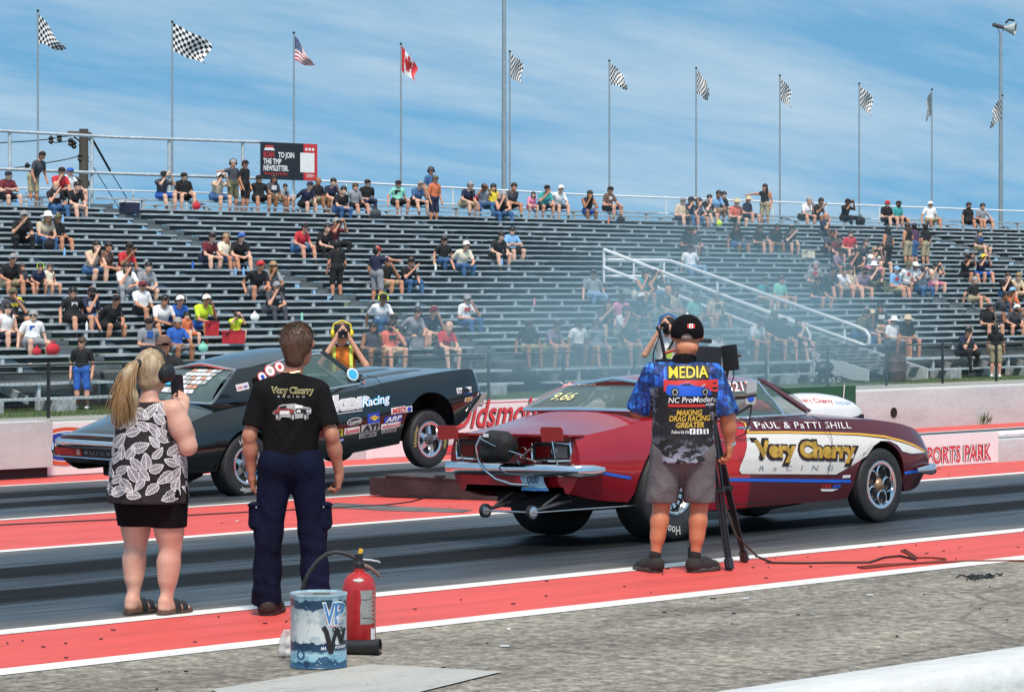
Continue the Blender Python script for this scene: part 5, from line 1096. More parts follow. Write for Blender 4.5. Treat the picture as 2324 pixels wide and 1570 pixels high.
# ---------------------------------------------------------------- the dark green car, front wheels in the air
GRN = mat('dark_green_black_paint', (.006, .0105, .011), .16, .2, var=.15, scale=1.5, coat=.8)
PIT = R(6.0)
GM = Matrix.Translation((19.84, 24.92, gz(24.9) + .35)) @ Matrix.Rotation(R(0), 4, 'Z') @ Matrix.Rotation(-PIT, 4, 'Y') @ Matrix.Diagonal((.94, .92, 1, 1)) @ Matrix.Translation((0, 0, -.35))
gc = bpy.data.objects.new('drag_car', None); COL.objects.link(gc); gc.matrix_basis = GM; WM[gc] = GM
tag(gc, 'dark green drag racing coupe lifting its front wheels in the far lane', 'car')
T = dict(zc=[(-1.32, .80), (-1.2, .86), (-.8, .94), (-.3, 1.03), (0, 1.04), (1.7, 1.01), (2.0, 1.0), (2.7, .995), (3.3, .975), (3.65, .95), (3.8, .86)],
         zs=[(-1.32, .78), (-.9, .85), (-.3, .96), (.2, .975), (.8, .945), (1.6, .935), (2.3, .965), (3.0, .975), (3.5, .965), (3.7, .94), (3.8, .84)],
         ws=[(-1.32, .80), (-.6, .83), (0, .83), (.8, .84), (1.6, .85), (2.6, .87), (3.4, .87), (3.7, .85), (3.8, .80)], zm=[(-1.32, .62), (0, .64), (1.4, .62), (2.8, .66), (3.8, .66)],
         wm=[(-1.32, .86), (-.7, .93), (0, .965), (.8, .945), (1.6, .95), (2.85, .965), (3.4, .955), (3.7, .92), (3.8, .86)], wb=[(-1.32, .74), (-.5, .84), (.5, .86), (2.2, .86), (3.3, .86), (3.8, .78)],
         zb=[(-1.32, .50), (-1.15, .40), (-.6, .35), (.4, .26), (.7, .25), (2.3, .25), (3.2, .30), (3.5, .36), (3.8, .56)])
go = Body(T, [(0, .35, .385), (2.85, .34, .44)], -1.32, 3.8)
gbm = go.build(lambda c: 1 if -.2 < c.x < 1.92 and abs(c.y) < .66 and c.z > .88 else 0); GBV = bvh_of(gbm); gbm.build('body', [GRN, SATIN], gc, True, True, 32)
GQ = dict(rb=(-.26, .69, 1.03), rt=(.20, .60, 1.335), wb=(2.0, .745, 1.005), wt=(1.52, .62, 1.385), sb0=(.36, .80, .985), st0=(.62, .625, 1.335), sb1=(1.9, .81, .985), st1=(1.48, .64, 1.375), crown=.075, vent=((.95, .81, .985), (.90, .65, 1.35)))
cabin(gc, GQ, GRN, GRN, GLASS, GLASS2, CHROME)
for s in (-1, 1): MB().tube([(.3, .6 * s, .6), (.6, .56 * s, 1.28), (1.4, .55 * s, 1.3), (1.85, .65 * s, .95)], .022, 8).build('roll_cage', CAGE, gc, True, True); MB().tube([(.6, .52 * s, 1.26), (-.1, .45 * s, 1.0)], .02, 8).build('roll_cage', CAGE, gc, True, True)
MB().tube([(.6, -.56, 1.28), (.6, .56, 1.28)], .022, 8).build('roll_cage', CAGE, gc, True, True); MB().ell((.6, .35, .9), (.12, .24, .33), 14).build('seat', SATIN, gc, True, True)
b = MB(); b.bx(-.9, 3.5, -.62, .62, .30, .55); b.bx(.5, 2.3, -.86, .86, .275, .6); b.build('chassis', DARKM, gc, False, True)
for xc, r_, zc_ in ((0, .41, .35), (2.85, .46, .34)):
    for s in (-1, 1):
        b = MB(); b.rings([[(xc + r_ * math.cos(math.pi * i / 16), s * y, zc_ + r_ * math.sin(math.pi * i / 16)) for i in range(17)] for y in (.40, .90)], False); b.add([(xc + r_ * math.cos(math.pi * i / 16), s * .40, zc_ + r_ * math.sin(math.pi * i / 16)) for i in range(17)], [tuple(range(17))]); b.build('wheel_well', DARKM, gc, True, True)
MB().tube([(0, -.7, .345), (0, .7, .345)], .06, 10).build('rear_axle', DARKM, gc, True, True); MB().tube([(2.85, -.75, .24), (2.85, .75, .24)], .035, 8).build('front_crossmember', DARKM, gc, True, True)
MB().tube([(-.3, -.42, .30), (-.75, -.45, .22), (-.95, -.5, .25)], .06, 8).build('exhaust_pipe', DARKM, gc, True, True)
wheel(gc, (0, -.79, .345), .345, .30, .205, 'star', -1, [('Hoosier', 5), ('Hoosier', 185)], WHL); wheel(gc, (0, .79, .345), .345, .30, .205, 'star', 1)
wheel(gc, (2.85, -.84, .245), .325, .17, .20, 'star', -1, [('Hoosier', -75), ('Hoosier', 95)], GOLDL); wheel(gc, (2.85, .84, .245), .325, .17, .20, 'star', 1)
# hood with scoops
for s in (-1, 1):
    rs = [[V((x, s * .30 + w * math.cos(math.pi * j / 10), z0 + h * math.sin(math.pi * j / 10))) for j in range(11)] for x, w, z0, h in ((2.0, .12, .985, .008), (2.3, .16, .985, .03), (2.9, .17, .975, .04), (3.2, .15, .965, .035), (3.3, .13, .96, .02))]
    MB().grid(rs, flip=True).build('hood_scoop', GRN, gc, True, True); MB().tube([V((2.05, s * .30 - .12, 1.0)), V((2.35, s * .3 - .02, 1.018))], .02, 6).build('hood_vent', SATIN, gc, True, True)
MB().tube([(2.02, -.74, .99), (2.11, -.55, 1.015), (2.16, 0, 1.03), (2.11, .55, 1.015), (2.02, .74, .99)], .02, 8).build('cowl_trim', CHROME, gc, True, True)
# tail: chrome bumper with lights
def cr_(L_, sc=4.905, ox=160, oy=1400): return [(ox + x / sc, oy + y / sc) for x, y in L_]
bumper(gc, [(-1.1, -.94, .72), (-1.27, -.92, .72), (-1.36, -.82, .72), (-1.385, -.4, .72), (-1.39, 0, .72), (-1.385, .4, .72), (-1.36, .82, .72), (-1.27, .92, .72), (-1.1, .94, .72)], .03, .045, CHROME, 'rear_bumper')
MB().tube([(-1.30, -.84, .803), (-1.325, -.5, .812), (-1.33, 0, .815), (-1.325, .5, .812), (-1.30, .84, .803)], .012, 8).build('deck_trim', CHROME, gc, True, True)
MB().bx(-1.385, -1.30, -.86, .86, .585, .675).build('light_panel', SATIN, gc, False, True); MB().tube([(-1.36, -.90, .575), (-1.395, -.8, .572), (-1.395, .8, .572), (-1.36, .90, .575)], .011, 8).build('light_trim', CHROME, gc, True, True)
for s in (-1, 1): MB().tube([(-1.36, s * .9, .70), (-1.39, s * .885, .64), (-1.36, s * .9, .575)], .02, 8).build('light_trim', CHROME, gc, True, True)
LENS2 = mat('dull_red_lens', (.34, .012, .012), .2)
for s in (-1, 1): tl = MB().bx(-1.392, -1.38, s * .58 - .26, s * .58 + .26, .592, .668).build('taillight', LENS2, gc, False, True); MB().bx(-1.397, -1.39, s * .38 - .03, s * .38 + .03, .60, .66).build('reverse_lens', mat('pink_reverse_lens', (.5, .25, .22), .2), tl, False, True)
lay('lettering', fit_text('B U I C K', .5, .03, .0), mat('dim_letter', (.35, .36, .34), .4), gc, (-1.388, .26, .615), (0, -1, 0), (0, 0, 1), .004, None, True)
# front end
b = MB(); q = [(1955, 437), (1925, 500), (1790, 672), (1733, 677), (1850, 520), (1880, 450)]; P = [locp(gc, 1150 + x / 3.489, 1250 + y / 3.489, 1, -.93) for x, y in q]; P = [Vector((max(p.x, 3.4), -.93, p.z)) for p in P]
n = len(P); b.add(P + [p + V((0, .10, 0)) for p in P], [tuple(range(n)), tuple(range(2 * n - 1, n - 1, -1))] + [(i, i + n, (i + 1) % n + n, (i + 1) % n) for i in range(n)]); b.build('front_bumper', CHROME, gc, False, True)
bumper(gc, [(3.72, -.9, .54), (3.86, -.8, .54), (3.93, -.4, .54), (3.94, 0, .54), (3.93, .4, .54), (3.86, .8, .54), (3.72, .9, .54)], .04, .06, CHROME, 'front_bumper')
MB().bx(3.72, 3.80, -.8, .8, .62, .82).build('grille', SATIN, gc, False, True)
for s in (-1, 1):
    for y in (.5, .7): MB().lathe([(0, .02), (.07, .02), (.08, .01), (.085, -.02)], (3.80, s * y, .73), (1, 0, 0), 16).build('headlight', CHROME, gc, True, True)
# stickers along the right side
CB = lambda x, y: (1150 + x / 3.489, 1250 + y / 3.489)
def gp(A, B, hp, txt, m, bold=.0, shear=0., off=.010, bg=None, name='sticker_lettering'):
    if bg is not None:
        d = (B[0] - A[0], B[1] - A[1]); A0 = (A[0] - 8, A[1] + 8); B0 = (B[0] + 8, B[1] + 8)
        side_print(gc, GBV, CB(*A0), CB(*B0), (hp + 16) / 3.489, lambda w, h: rect2d(0, w, 0, h), bg, 'sticker', .004, -.96)
    side_print(gc, GBV, CB(*A), CB(*B), hp / 3.489, lambda w, h: fit_text(txt, w, h, bold, shear), m, name, off, -.96)
def m_fade(t, b, N, L):
    tc = N('ShaderNodeTexCoord'); sp = N('ShaderNodeSeparateXYZ'); L(tc.outputs['Object'], sp.inputs[0])
    mr = N('ShaderNodeMapRange'); mr.inputs[1].default_value = .60; mr.inputs[2].default_value = .80; L(sp.outputs[2], mr.inputs[0])
    r = ramp(N, [(.3, (.03, .42, .78)), (.55, (.35, .45, .5)), (.8, (.55, .56, .58))]); L(mr.outputs[0], r.inputs[0]); L(r.outputs[0], b.inputs['Base Color'])
KER = surf('silver_to_blue_letter', m_fade); SKY = flat((.05, .45, .75), 'sky_blue_vinyl'); INK = flat((.012, .012, .014), 'sticker_ink'); SGR = flat((.45, .45, .44), 'sticker_grey'); SYL = flat((.75, .62, .04), 'sticker_yellow'); SBL = flat((.02, .06, .45), 'sticker_blue')
gp((70, 690), (548, 618), 205, 'ker', SWH, .075, .25, .010); gp((84, 678), (532, 612), 190, 'ker', KER, .045, .25, .016)
gp((425, 655), (775, 590), 150, 'Racing', SKY, .05, .35, .018); gp((432, 650), (768, 588), 138, 'Racing', SWH, .008, .35, .022)
side_poly(gc, GBV, [CB(*p) for p in thick([(50, 712), (240, 684), (432, 656)], 7)], SWH, 'pinstripe', .005, -.96)
gp((785, 700), (940, 672), 65, 'MSD', SR, .03, .2, bg=SWH); gp((965, 672), (1020, 662), 55, 'o', SBL, .1, 0, bg=SWH)
side_print(gc, GBV, CB(495, 825), CB(640, 800), 128 / 3.489, lambda w, h: rect2d(0, w, 0, h), SBL, 'sticker', .004, -.96); side_poly(gc, GBV, [CB(*p) for p in ((510, 748), (570, 715), (632, 740), (572, 782))], SYL, 'sticker_mark', .006, -.96); gp((528, 760), (612, 746), 20, 'SUNOCO', SR, .02, 0, .008)
side_print(gc, GBV, CB(245, 860), CB(425, 822), 95 / 3.489, lambda w, h: ellipse2d(w / 2, h / 2, 28, w / 2, h / 2), SWH, 'sticker', .004, -.96); side_print(gc, GBV, CB(252, 853), CB(418, 819), 82 / 3.489, lambda w, h: ellipse2d(w / 2, h / 2, 28, w / 2, h / 2), INK, 'sticker', .006, -.96); gp((270, 835), (405, 808), 38, 'CLEVITE', SWH, .02, 0, .008)
gp((705, 808), (905, 770), 60, 'ARP', SWH, .03, .3, bg=SBL); gp((225, 950), (395, 920), 62, 'Summit', SR, .03, .1, bg=SWH); gp((432, 922), (635, 880), 75, 'ATI', INK, .06, .15, bg=SGR)
gp((675, 885), (892, 845), 50, 'wilwood', SR, .02, 0, bg=SWH); gp((688, 935), (850, 905), 32, 'LAZAR', INK, .03, 0, bg=SGR); gp((415, 998), (610, 962), 42, 'COMETIC', INK, .03, .2, bg=SGR); gp((125, 975), (190, 962), 70, 'E', INK, .04, .2, bg=SYL); gp((150, 1040), (210, 1028), 25, 'AM', SWH, .03, .2, bg=SBL)
gp((1590, 445), (1765, 425), 52, 'Performance', INK, .01, .2, bg=SWH); gp((1650, 468), (1770, 455), 18, 'WORLD', SBL, .01, 0, .009); side_poly(gc, GBV, [CB(*p) for p in ((1682, 505), (1785, 490), (1778, 540), (1678, 553))], SWH, 'side_marker', .004, -.96); side_poly(gc, GBV, [CB(*p) for p in ((1690, 510), (1776, 497), (1770, 535), (1686, 546))], flat((.55, .25, .02), 'amber_lens'), 'side_marker', .006, -.96)
for q_, m_, r_ in (((268, 218), SWH, 1.0), ((268, 222), SKY, .8)):
    p = locp(gc, *CB(*q_), 1, -.76); lay('sticker', ellipse2d(.085 * r_, .075 * r_, 20), m_, gc, (p.x, -.80, p.z), (1, 0, 0), (0, .35, .93), .012 + (1 - r_) * .02, None, True)
side_poly(gc, GBV, [(140 + x / 2.616, 1150 + y / 2.616) for x, y in ((1790, 520), (1905, 495), (1920, 555), (1808, 582))], SWH, 'sticker', .004, -.96)
def cp(x, y): return (140 + x / 2.616, 1150 + y / 2.616)
side_print(gc, GBV, cp(1810, 562), cp(1855, 553), 24 / 2.616, lambda w, h: fit_text('CAN', w, h, .03, .2), SR, 'sticker_lettering', .006, -.96); side_print(gc, GBV, cp(1860, 552), cp(1903, 543), 24 / 2.616, lambda w, h: fit_text('AM', w, h, .03, .2), SBL, 'sticker_lettering', .006, -.96)
for i, (x, y, r_) in enumerate(((345, 470, .075), (255, 505, .078), (185, 562, .07))):
    p = locp(gc, 840 + x / 2.66, 1110 + y / 2.66, 1, -.74)
    for k, (m_, q) in enumerate(((SR, 1.0), (SWH, .82), ([SR, SGR, SBL][i], .4))): lay('sticker', ellipse2d(r_ * q, r_ * .9 * q, 18), m_, gc, (p.x, -.79, p.z), (1, 0, 0), (0, .42, .9), .004 + .003 * k, None, True)
# rear window: sponsor tiles
rb, rt = V(GQ['rb']), V(GQ['rt']); nG = V((-.45, 0, .89))
def rw(u, v): e = rb.lerp(rt, v); return V((e.x - .05 * (4 * v * (1 - v)) ** .7, e.y * (1 - 2 * u), e.z + .035 * (4 * v * (1 - v)) ** .7)) + nG * .012
rg = random.Random(5)
for r_ in range(6):
    for c in range(6 - (r_ > 3)):
        u = .40 + c * .075 - r_ * .012; v = .86 - r_ * .13; a, b_, c_, d_ = rw(u, v), rw(u + .065, v), rw(u + .065, v + .10), rw(u, v + .10)
        MB().quad(a, b_, c_, d_).build('sponsor_tile', rg.choice([SWH, SWH, SWH, SGR, flat((.6, .3, .2), 'tile_orange')]), gc, False, True)
for k in range(3): u = .13 + .03 * k; a, b_, c_, d_ = rw(u, .62 - .2 * k), rw(u + .16, .62 - .2 * k), rw(u + .16, .74 - .2 * k), rw(u, .74 - .2 * k); MB().quad(a, b_, c_, d_).build('sponsor_tile', SKY if k < 2 else SWH, gc, False, True)
b = MB(); b.tube([locp(gc, *CB(x, y), 1, -.955) for x, y in ((480, 235), (590, 262), (650, 330), (690, 430), (700, 520))], .004, 4); b.build('door_seam', SATIN, gc, True, True)
# ================================================================ the people in front
def hand(w, f, n, s, curl=(25, 35, 25), k=1.0, thumb=0.6, tg=0):
    """w wrist, f finger direction, n palm facing, s thumb side"""
    w, f, n, s = Vector(w), Vector(f).normalized(), Vector(n).normalized(), Vector(s).normalized(); P = []
    P += [cap(w - f * .02, w + f * .03, .027 * k, .028 * k, tg, .02, (tuple(n), .75)), cap(w + f * .03 + s * .014, w + f * .082 + s * .018, .024 * k, .021 * k, tg, .02, (tuple(n), .7)), cap(w + f * .03 - s * .014, w + f * .078 - s * .02, .024 * k, .02 * k, tg, .02, (tuple(n), .7))]
    for i, (ln, so) in enumerate(((.92, .031), (1.0, .011), (.94, -.010), (.76, -.029))):
        p = w + f * (.088 if i < 3 else .080) * k + s * so * k; a = 0.0
        for j, (sg, cu) in enumerate(zip((.042, .027, .021), curl)):
            a += R(cu + 4 * i); d = (f * math.cos(a) + n * math.sin(a)).normalized(); q = p + d * sg * ln * k
            P.append(cap(p, q, (.0098 - .0008 * j) * k, (.0092 - .0010 * j) * k, tg, .008)); p = q
    p = w + f * .022 * k + s * .026 * k; d = (f * .75 + s * thumb + n * .25).normalized()
    for j, sg in enumerate((.042, .032, .024)):
        q = p + d * sg * k; P.append(cap(p, q, (.0135 - .0015 * j) * k, (.0115 - .0015 * j) * k, tg, .010)); p = q; d = (d + f * .25 + n * .2).normalized()
    return P
def hero(label, loc, rz, name='person'):
    return top(name, label, 'person', loc, Matrix.Rotation(rz, 3, 'Z'))
def part(par, name, prims, vox, m, cuts=(), subs=()):
    me = sdf_mesh(name, prims, vox, m if isinstance(m, list) else [m], cuts, subs)
    return link(name, me, par)
def mbvh(o): return BVHTree.FromPolygons([v.co.copy() for v in o.data.vertices], [tuple(p.vertices) for p in o.data.polygons])
def m_skin(col, blotch):
    def f(t, b, N, L):
        tc = N('ShaderNodeTexCoord'); n = N('ShaderNodeTexNoise', Scale=9.0, Detail=6.0, Roughness=.65); L(tc.outputs['Object'], n.inputs['Vector'])
        r = ramp(N, [(.3, blotch), (.55, col), (.75, tuple(min(1, c * 1.08) for c in col))]); L(n.outputs[0], r.inputs[0]); L(r.outputs[0], b.inputs['Base Color'])
        b.inputs['Roughness'].default_value = .48; b.inputs['Subsurface Weight'].default_value = .12; b.inputs['Subsurface Radius'].default_value = (.02, .008, .004); b.inputs['Subsurface Scale'].default_value = .3
        n2 = N('ShaderNodeTexNoise', Scale=120.0, Detail=3.0); L(tc.outputs['Object'], n2.inputs['Vector']); bp = N('ShaderNodeBump', Strength=.12, Distance=.004); L(n2.outputs[0], bp.inputs['Height']); L(bp.outputs[0], b.inputs['Normal'])
    return f
SKW = surf('pale_pink_skin', m_skin((.62, .36, .27), (.55, .26, .19))); SKM = surf('tanned_skin', m_skin((.44, .20, .125), (.36, .13, .08))); SKO = surf('sunburnt_skin', m_skin((.52, .20, .10), (.44, .14, .07)))
def m_cloth(col, dark, fold=.7, sc=7.0):
    def f(t, b, N, L):
        tc = N('ShaderNodeTexCoord'); mp = N('ShaderNodeMapping'); mp.inputs['Scale'].default_value = (1, 1, .6); L(tc.outputs['Object'], mp.inputs[0])
        n = N('ShaderNodeTexNoise', Scale=sc, Detail=4.0, Roughness=.5, Distortion=.8); L(mp.outputs[0], n.inputs['Vector'])
        r = ramp(N, [(.3, dark), (.7, col)]); L(n.outputs[0], r.inputs[0]); L(r.outputs[0], b.inputs['Base Color']); b.inputs['Roughness'].default_value = .9; b.inputs['Specular IOR Level'].default_value = .12
        n2 = N('ShaderNodeTexNoise', Scale=260.0, Detail=2.0); L(tc.outputs['Object'], n2.inputs['Vector'])
        b1 = N('ShaderNodeBump', Strength=fold, Distance=.045); L(n.outputs[0], b1.inputs['Height']); b2 = N('ShaderNodeBump', Strength=.15, Distance=.003); L(n2.outputs[0], b2.inputs['Height']); L(b1.outputs[0], b2.inputs['Normal']); L(b2.outputs[0], b.inputs['Normal'])
    return f
TEEB = surf('black_cotton', m_cloth((.010, .010, .011), (.005, .005, .006))); NAVY = surf('navy_work_cloth', m_cloth((.0065, .010, .034), (.003, .0045, .013), .9, 5)); GREYS = surf('grey_short_cloth', m_cloth((.155, .145, .15), (.10, .094, .098), 1.0, 5)); LEGB = surf('black_stretch_cloth', m_cloth((.010, .008, .009), (.006, .005, .006), .4, 5))
SHOE = mat('black_shoe_mesh', (.02, .019, .019), .8, var=.3, bump=.5, bscale=90); SOLE = mat('grey_black_sole', (.055, .05, .048), .8); SOCK = mat('black_sock', (.012, .012, .013), .9)
H1 = math.atan2(SA, CA) - math.pi / 2     # facing straight away from the camera
v3 = lambda x, y, z: Vector((x, y, z))
def shoe(par, heel, yaw, ln=.29, w=.05, hi=.085, up=SHOE, so=SOLE):
    M = Matrix.Rotation(yaw, 3, 'Z'); f = lambda x, y, z: Vector(heel) + M @ Vector((x, y, z))
    s = part(par, 'shoe', [cap(f(0, .035, .055), f(0, .06, hi), w * .92, w * .75, 0, .03), cap(f(0, .04, .045), f(0, .15, .05), w * .9, w * .9, 0, .03), cap(f(0, .15, .045), f(.004, ln - .055, .032), w * .93, w * .72, 0, .03)], .009, up, [(f(0, 0, .018), (0, 0, -1))])
    b = MB(); pr = [(0, -.002), (.6, .006), (.9, .05), (.82, .12), (.98, .2), (.75, ln - .03), (.3, ln), (-.3, ln), (-.8, ln - .03), (-1.0, .2), (-.85, .12), (-.95, .05), (-.6, .006)]
    b.rings([[f(x * w * q, y, z) for x, y in pr] for q, z in ((1.0, .0), (1.08, .006), (1.08, .024), (.98, .032))]); b.add([f(x * w, y, 0) for x, y in pr], [tuple(range(len(pr)))]); b.build('sole', so, s, True, True, 40)
    return s
def m_hair(c0, c1, st):
    def f(t, b, N, L):
        tc = N('ShaderNodeTexCoord'); mp = N('ShaderNodeMapping'); mp.inputs['Scale'].default_value = st; L(tc.outputs['Object'], mp.inputs[0])
        n = N('ShaderNodeTexNoise', Scale=14.0, Detail=5.0, Roughness=.6, Distortion=.4); L(mp.outputs[0], n.inputs['Vector'])
        r = ramp(N, [(.35, c0), (.65, c1)]); L(n.outputs[0], r.inputs[0]); L(r.outputs[0], b.inputs['Base Color']); b.inputs['Roughness'].default_value = .5
        bp = N('ShaderNodeBump', Strength=.9, Distance=.012); L(n.outputs[0], bp.inputs['Height']); L(bp.outputs[0], b.inputs['Normal'])
    return f
def strands(par, name, roots, m, n, r=.0022, seed=1):
    """many thin locks; roots(rr) gives the points of one lock"""
    rr = random.Random(seed); b = MB()
    for _ in range(n):
        pts = roots(rr); k = len(pts); b.tube(pts, [r * (1 - .75 * i / (k - 1)) for i in range(k)], 3, False)
    return tag(b.build(name, m, par, True, True, 0), kind='stuff')
# ---------------------------------------------------------------- man in the black shirt
gm = onG(660, 1394)
hm = hero('person in black printed shirt and navy cargo trousers seen from behind, beside the extinguisher', (gm.x, gm.y, gz(gm.y) + .006), H1 + R(3))
hy = -.45; hd = v3(.045, .03, 1.635)
SL, SRr = v3(-.180, 0, 1.355), v3(.180, 0, 1.355)
EL, ER = v3(-.250, -.03, 1.085), v3(.250, -.05, 1.09); WL, WR = v3(-.240, .03, .845), v3(.295, .04, .85)
arms = []
for s_, e_, w_ in ((SL, EL, WL), (SRr, ER, WR)):
    arms += [cap(s_, s_.lerp(e_, .5), .052, .047, 0, .03), cap(s_.lerp(e_, .45), e_, .046, .039, 0, .03), cap(e_, e_.lerp(w_, .4), .04, .041, 0, .03), cap(e_.lerp(w_, .35), w_, .041, .028, 0, .03), cap(e_ + v3(0, -.018, .0), e_ + v3(0, -.02, -.02), .022, .018, 0, .02)]
hL = hand(WL, v3(.10, .18, -1), v3(.95, .2, .1), v3(0, 1, .2), (22, 30, 20)); hR = hand(WR, v3(-.06, .2, -1), v3(-.9, .3, .1), v3(0, 1, .2), (35, 45, 35))
M_ = Matrix.Rotation(hy, 3, 'Z')
body = [cap(v3(0, 0, .98), v3(0, .0, 1.25), .12, .14, 0, .05, ((0, 1, 0), .7)), cap(v3(-.14, 0, 1.36), v3(.14, 0, 1.36), .07, .07, 0, .05), cap(v3(.0, -.005, 1.40), v3(.03, .012, 1.56), .062, .056, 0, .04)] + head_prims(hd, hy, .96) + arms + hL + hR
part(hm, 'body', body, .0068, SKM)
tee = [cap(v3(0, 0, 1.0), v3(0, -.01, 1.24), .168, .182, 0, .06, ((0, 1, 0), .66)), cap(v3(-.10, -.015, 1.335), v3(.10, -.015, 1.335), .098, .098, 0, .07, ((0, 1, 0), .85)), cap(v3(-.15, -.005, 1.36), v3(.15, -.005, 1.36), .060, .060, 0, .05), cap(v3(0, -.01, 1.40), v3(.008, -.005, 1.46), .088, .066, 0, .04)]
for s_, e_ in ((SL, EL), (SRr, ER)): tee += [cap(s_, s_.lerp(e_, .80), .060, .066, 0, .025)]
sub = [cap(s_.lerp(e_, .98), s_.lerp(e_, 1.2), .078, .078) for s_, e_ in ((SL, EL), (SRr, ER))]
sh = part(hm, 'tshirt', tee, .0085, TEEB, [(v3(0, 0, .945), (0, 0, -1)), (v3(.0, 0, 1.462), (.1, .15, 1))], sub)
TB = mbvh(sh)
tr = [cap(v3(-.075, .0, .93), v3(.075, .0, .93), .120, .120, 0, .05, ((0, 1, 0), .88)), cap(v3(-.08, -.035, .90), v3(.08, -.035, .90), .095, .095, 0, .04)]
legs = ((v3(-.095, 0, .86), v3(-.135, .0, .50), v3(-.148, -.02, .06)), (v3(.10, 0, .86), v3(.132, .01, .50), v3(.158, -.01, .06)))
for h_, k_, a_ in legs: tr += [cap(h_, k_, .108, .083, 0, .04), cap(k_, k_.lerp(a_, .55), .083, .080, 0, .04), cap(k_.lerp(a_, .5), a_, .080, .086, 0, .04), cap(a_ + v3(0, 0, .06), a_ + v3(0, -.005, .02), .088, .090, 0, .02), cap(k_ + v3(-.02, -.06, -.07), k_ + v3(.03, -.06, -.10), .028, .022, 0, .04), cap(a_ + v3(-.04, -.05, .16), a_ + v3(.04, -.055, .13), .03, .03, 0, .03), cap(a_ + v3(-.04, -.06, .09), a_ + v3(.04, -.05, .07), .03, .03, 0, .03)]
tro = part(hm, 'trousers', tr, .0095, NAVY, [(v3(0, 0, .075), (0, .25, -1)), (v3(0, 0, 1.0), (0, 0, 1))])
for s_, x_ in ((-1, -.212), (1, .205)):
    part(hm, 'cargo_pocket', [cap(v3(x_, -.02, .64), v3(x_ - s_ * .01, -.02, .55), .045, .05, 0, .03), cap(v3(x_, .04, .62), v3(x_, .04, .55), .045, .05, 0, .03)], .009, NAVY); MB().lathe([(0, .0), (.008, .001), (.006, .005), (0, .006)], (x_ - s_ * .005, -.075, .655), (0, -1, 0), 8).build('pocket_stud', ALU, hm, True, True)
    part(hm, 'pocket_flap', [cap(v3(x_ + s_ * .005, -.03, .665), v3(x_ + s_ * .005, .05, .66), .047, .047, 0, .02, ((0, 0, 1), .4))], .008, NAVY)
shoe(hm, (-.15, -.10, 0), -.25, .31, .060, .11, mat('dark_brown_work_shoe', (.022, .017, .013), .7, bump=.4)); shoe(hm, (.16, -.09, 0), -.2, .31, .060, .11, mat('dark_brown_work_shoe', (.022, .017, .013), .7))
HBR = surf('brown_hair', m_hair((.030, .014, .008), (.13, .062, .034), (1, 1, .4)))
def hp_(x, y, z): return hd + M_ @ Vector((x, y, z))
part(hm, 'hair', [cap(hp_(0, -.015, .042), hp_(0, .0, .047), .100, .096, 0, .04), cap(hp_(0, -.05, .0), hp_(0, -.055, -.08), .082, .062, 0, .04), cap(hp_(-.07, .0, .02), hp_(-.07, -.02, -.02), .038, .032, 0, .03), cap(hp_(.07, -.03, .03), hp_(.07, -.04, -.02), .036, .03, 0, .03)], .009, HBR)
def r1(rr):
    t = rr.uniform(0, 6.28); u = rr.uniform(-.35, 1); c = math.sqrt(1 - u * u); p = Vector((c * math.cos(t) * .096, c * math.sin(t) * .099 - .015, u * .100 + .043))
    if p.y > .06 and p.z < .06: p.y = -p.y
    if p.z < .0 and p.y > -.02: p.y = -.06
    q = p * 1.06 + Vector((rr.uniform(-.012, .012), -.006, .0)); e = q + Vector((rr.uniform(-.02, .02), -.008, -.018 + rr.uniform(-.02, .02)))
    return [hd + M_ @ p, hd + M_ @ q, hd + M_ @ e]
strands(hm, 'hair_locks', r1, HBR, 460, .0030)
b = MB(); b.tube([hp_(-.098, .05, .06), hp_(-.094, .0, .09), hp_(-.06, .0, .13), hp_(0, .005, .147), hp_(.06, .0, .13), hp_(.094, .0, .09), hp_(.098, .05, .06)], .004, 6); b.build('sunglasses_on_head', GLASSB, hm, True, True)
gear(hm, 'eyes_and_mouth', GLASSB, hd, hy, 0, .96)
MB().lathe([(.031, -.012), (.034, -.012), (.034, .012), (.031, .012), (.031, -.012)], WL + v3(-.0, .0, .012), (WL - EL).normalized(), 18).build('wristband', flat((.02, .26, .62), 'blue_wristband'), hm, True, True)
MB().tube([v3(-.05, -.045, 1.474), v3(0, -.062, 1.468), v3(.06, -.045, 1.478)], .004, 6).build('necklace', mat('thin_gold_chain', (.5, .38, .2), .3, .9), hm, True, True)
# shirt print
def back(par, bv, A, B, hp, shape_fn, m, yp, ox, oy, sc, name='shirt_print', off=.004):
    a, b_ = locp(par, ox + A[0] / sc, oy + A[1] / sc, 1, yp), locp(par, ox + B[0] / sc, oy + B[1] / sc, 1, yp); ux = Vector((b_.x - a.x, 0, b_.z - a.z)); w = ux.length; ux.normalize(); uy = Vector((-ux.z, 0, ux.x))
    hm_ = abs((locp(par, ox + A[0] / sc, oy + (A[1] - hp) / sc, 1, yp) - a).z)
    return lay(name, shape_fn(w, hm_), m, par, Vector((a.x, yp, a.z)), ux, uy, off, bv, True)
K1 = lambda A, B, hp, fn, m, off=.004: back(hm, TB, A, B, hp, fn, m, -.14, 840, 1110, 2.66, 'shirt_print', off)
TX = lambda t, bold=.02, sh=0., sp=1.: (lambda w, h: fit_text(t, w, h, bold, sh, sp))
RC = lambda w, h: rect2d(0, w, 0, h, .05)
PGOLD = flat((.55, .50, .18), 'print_gold')
K1((292, 732), (690, 738), 80, TX('Very Cherry', .06), PGOLD); K1((300, 722), (682, 728), 62, TX('Very Cherry', .02), INK, .0055); K1((355, 754), (606, 756), 20, TX('R A C I N G', .01, 0, 1.3), SGR)
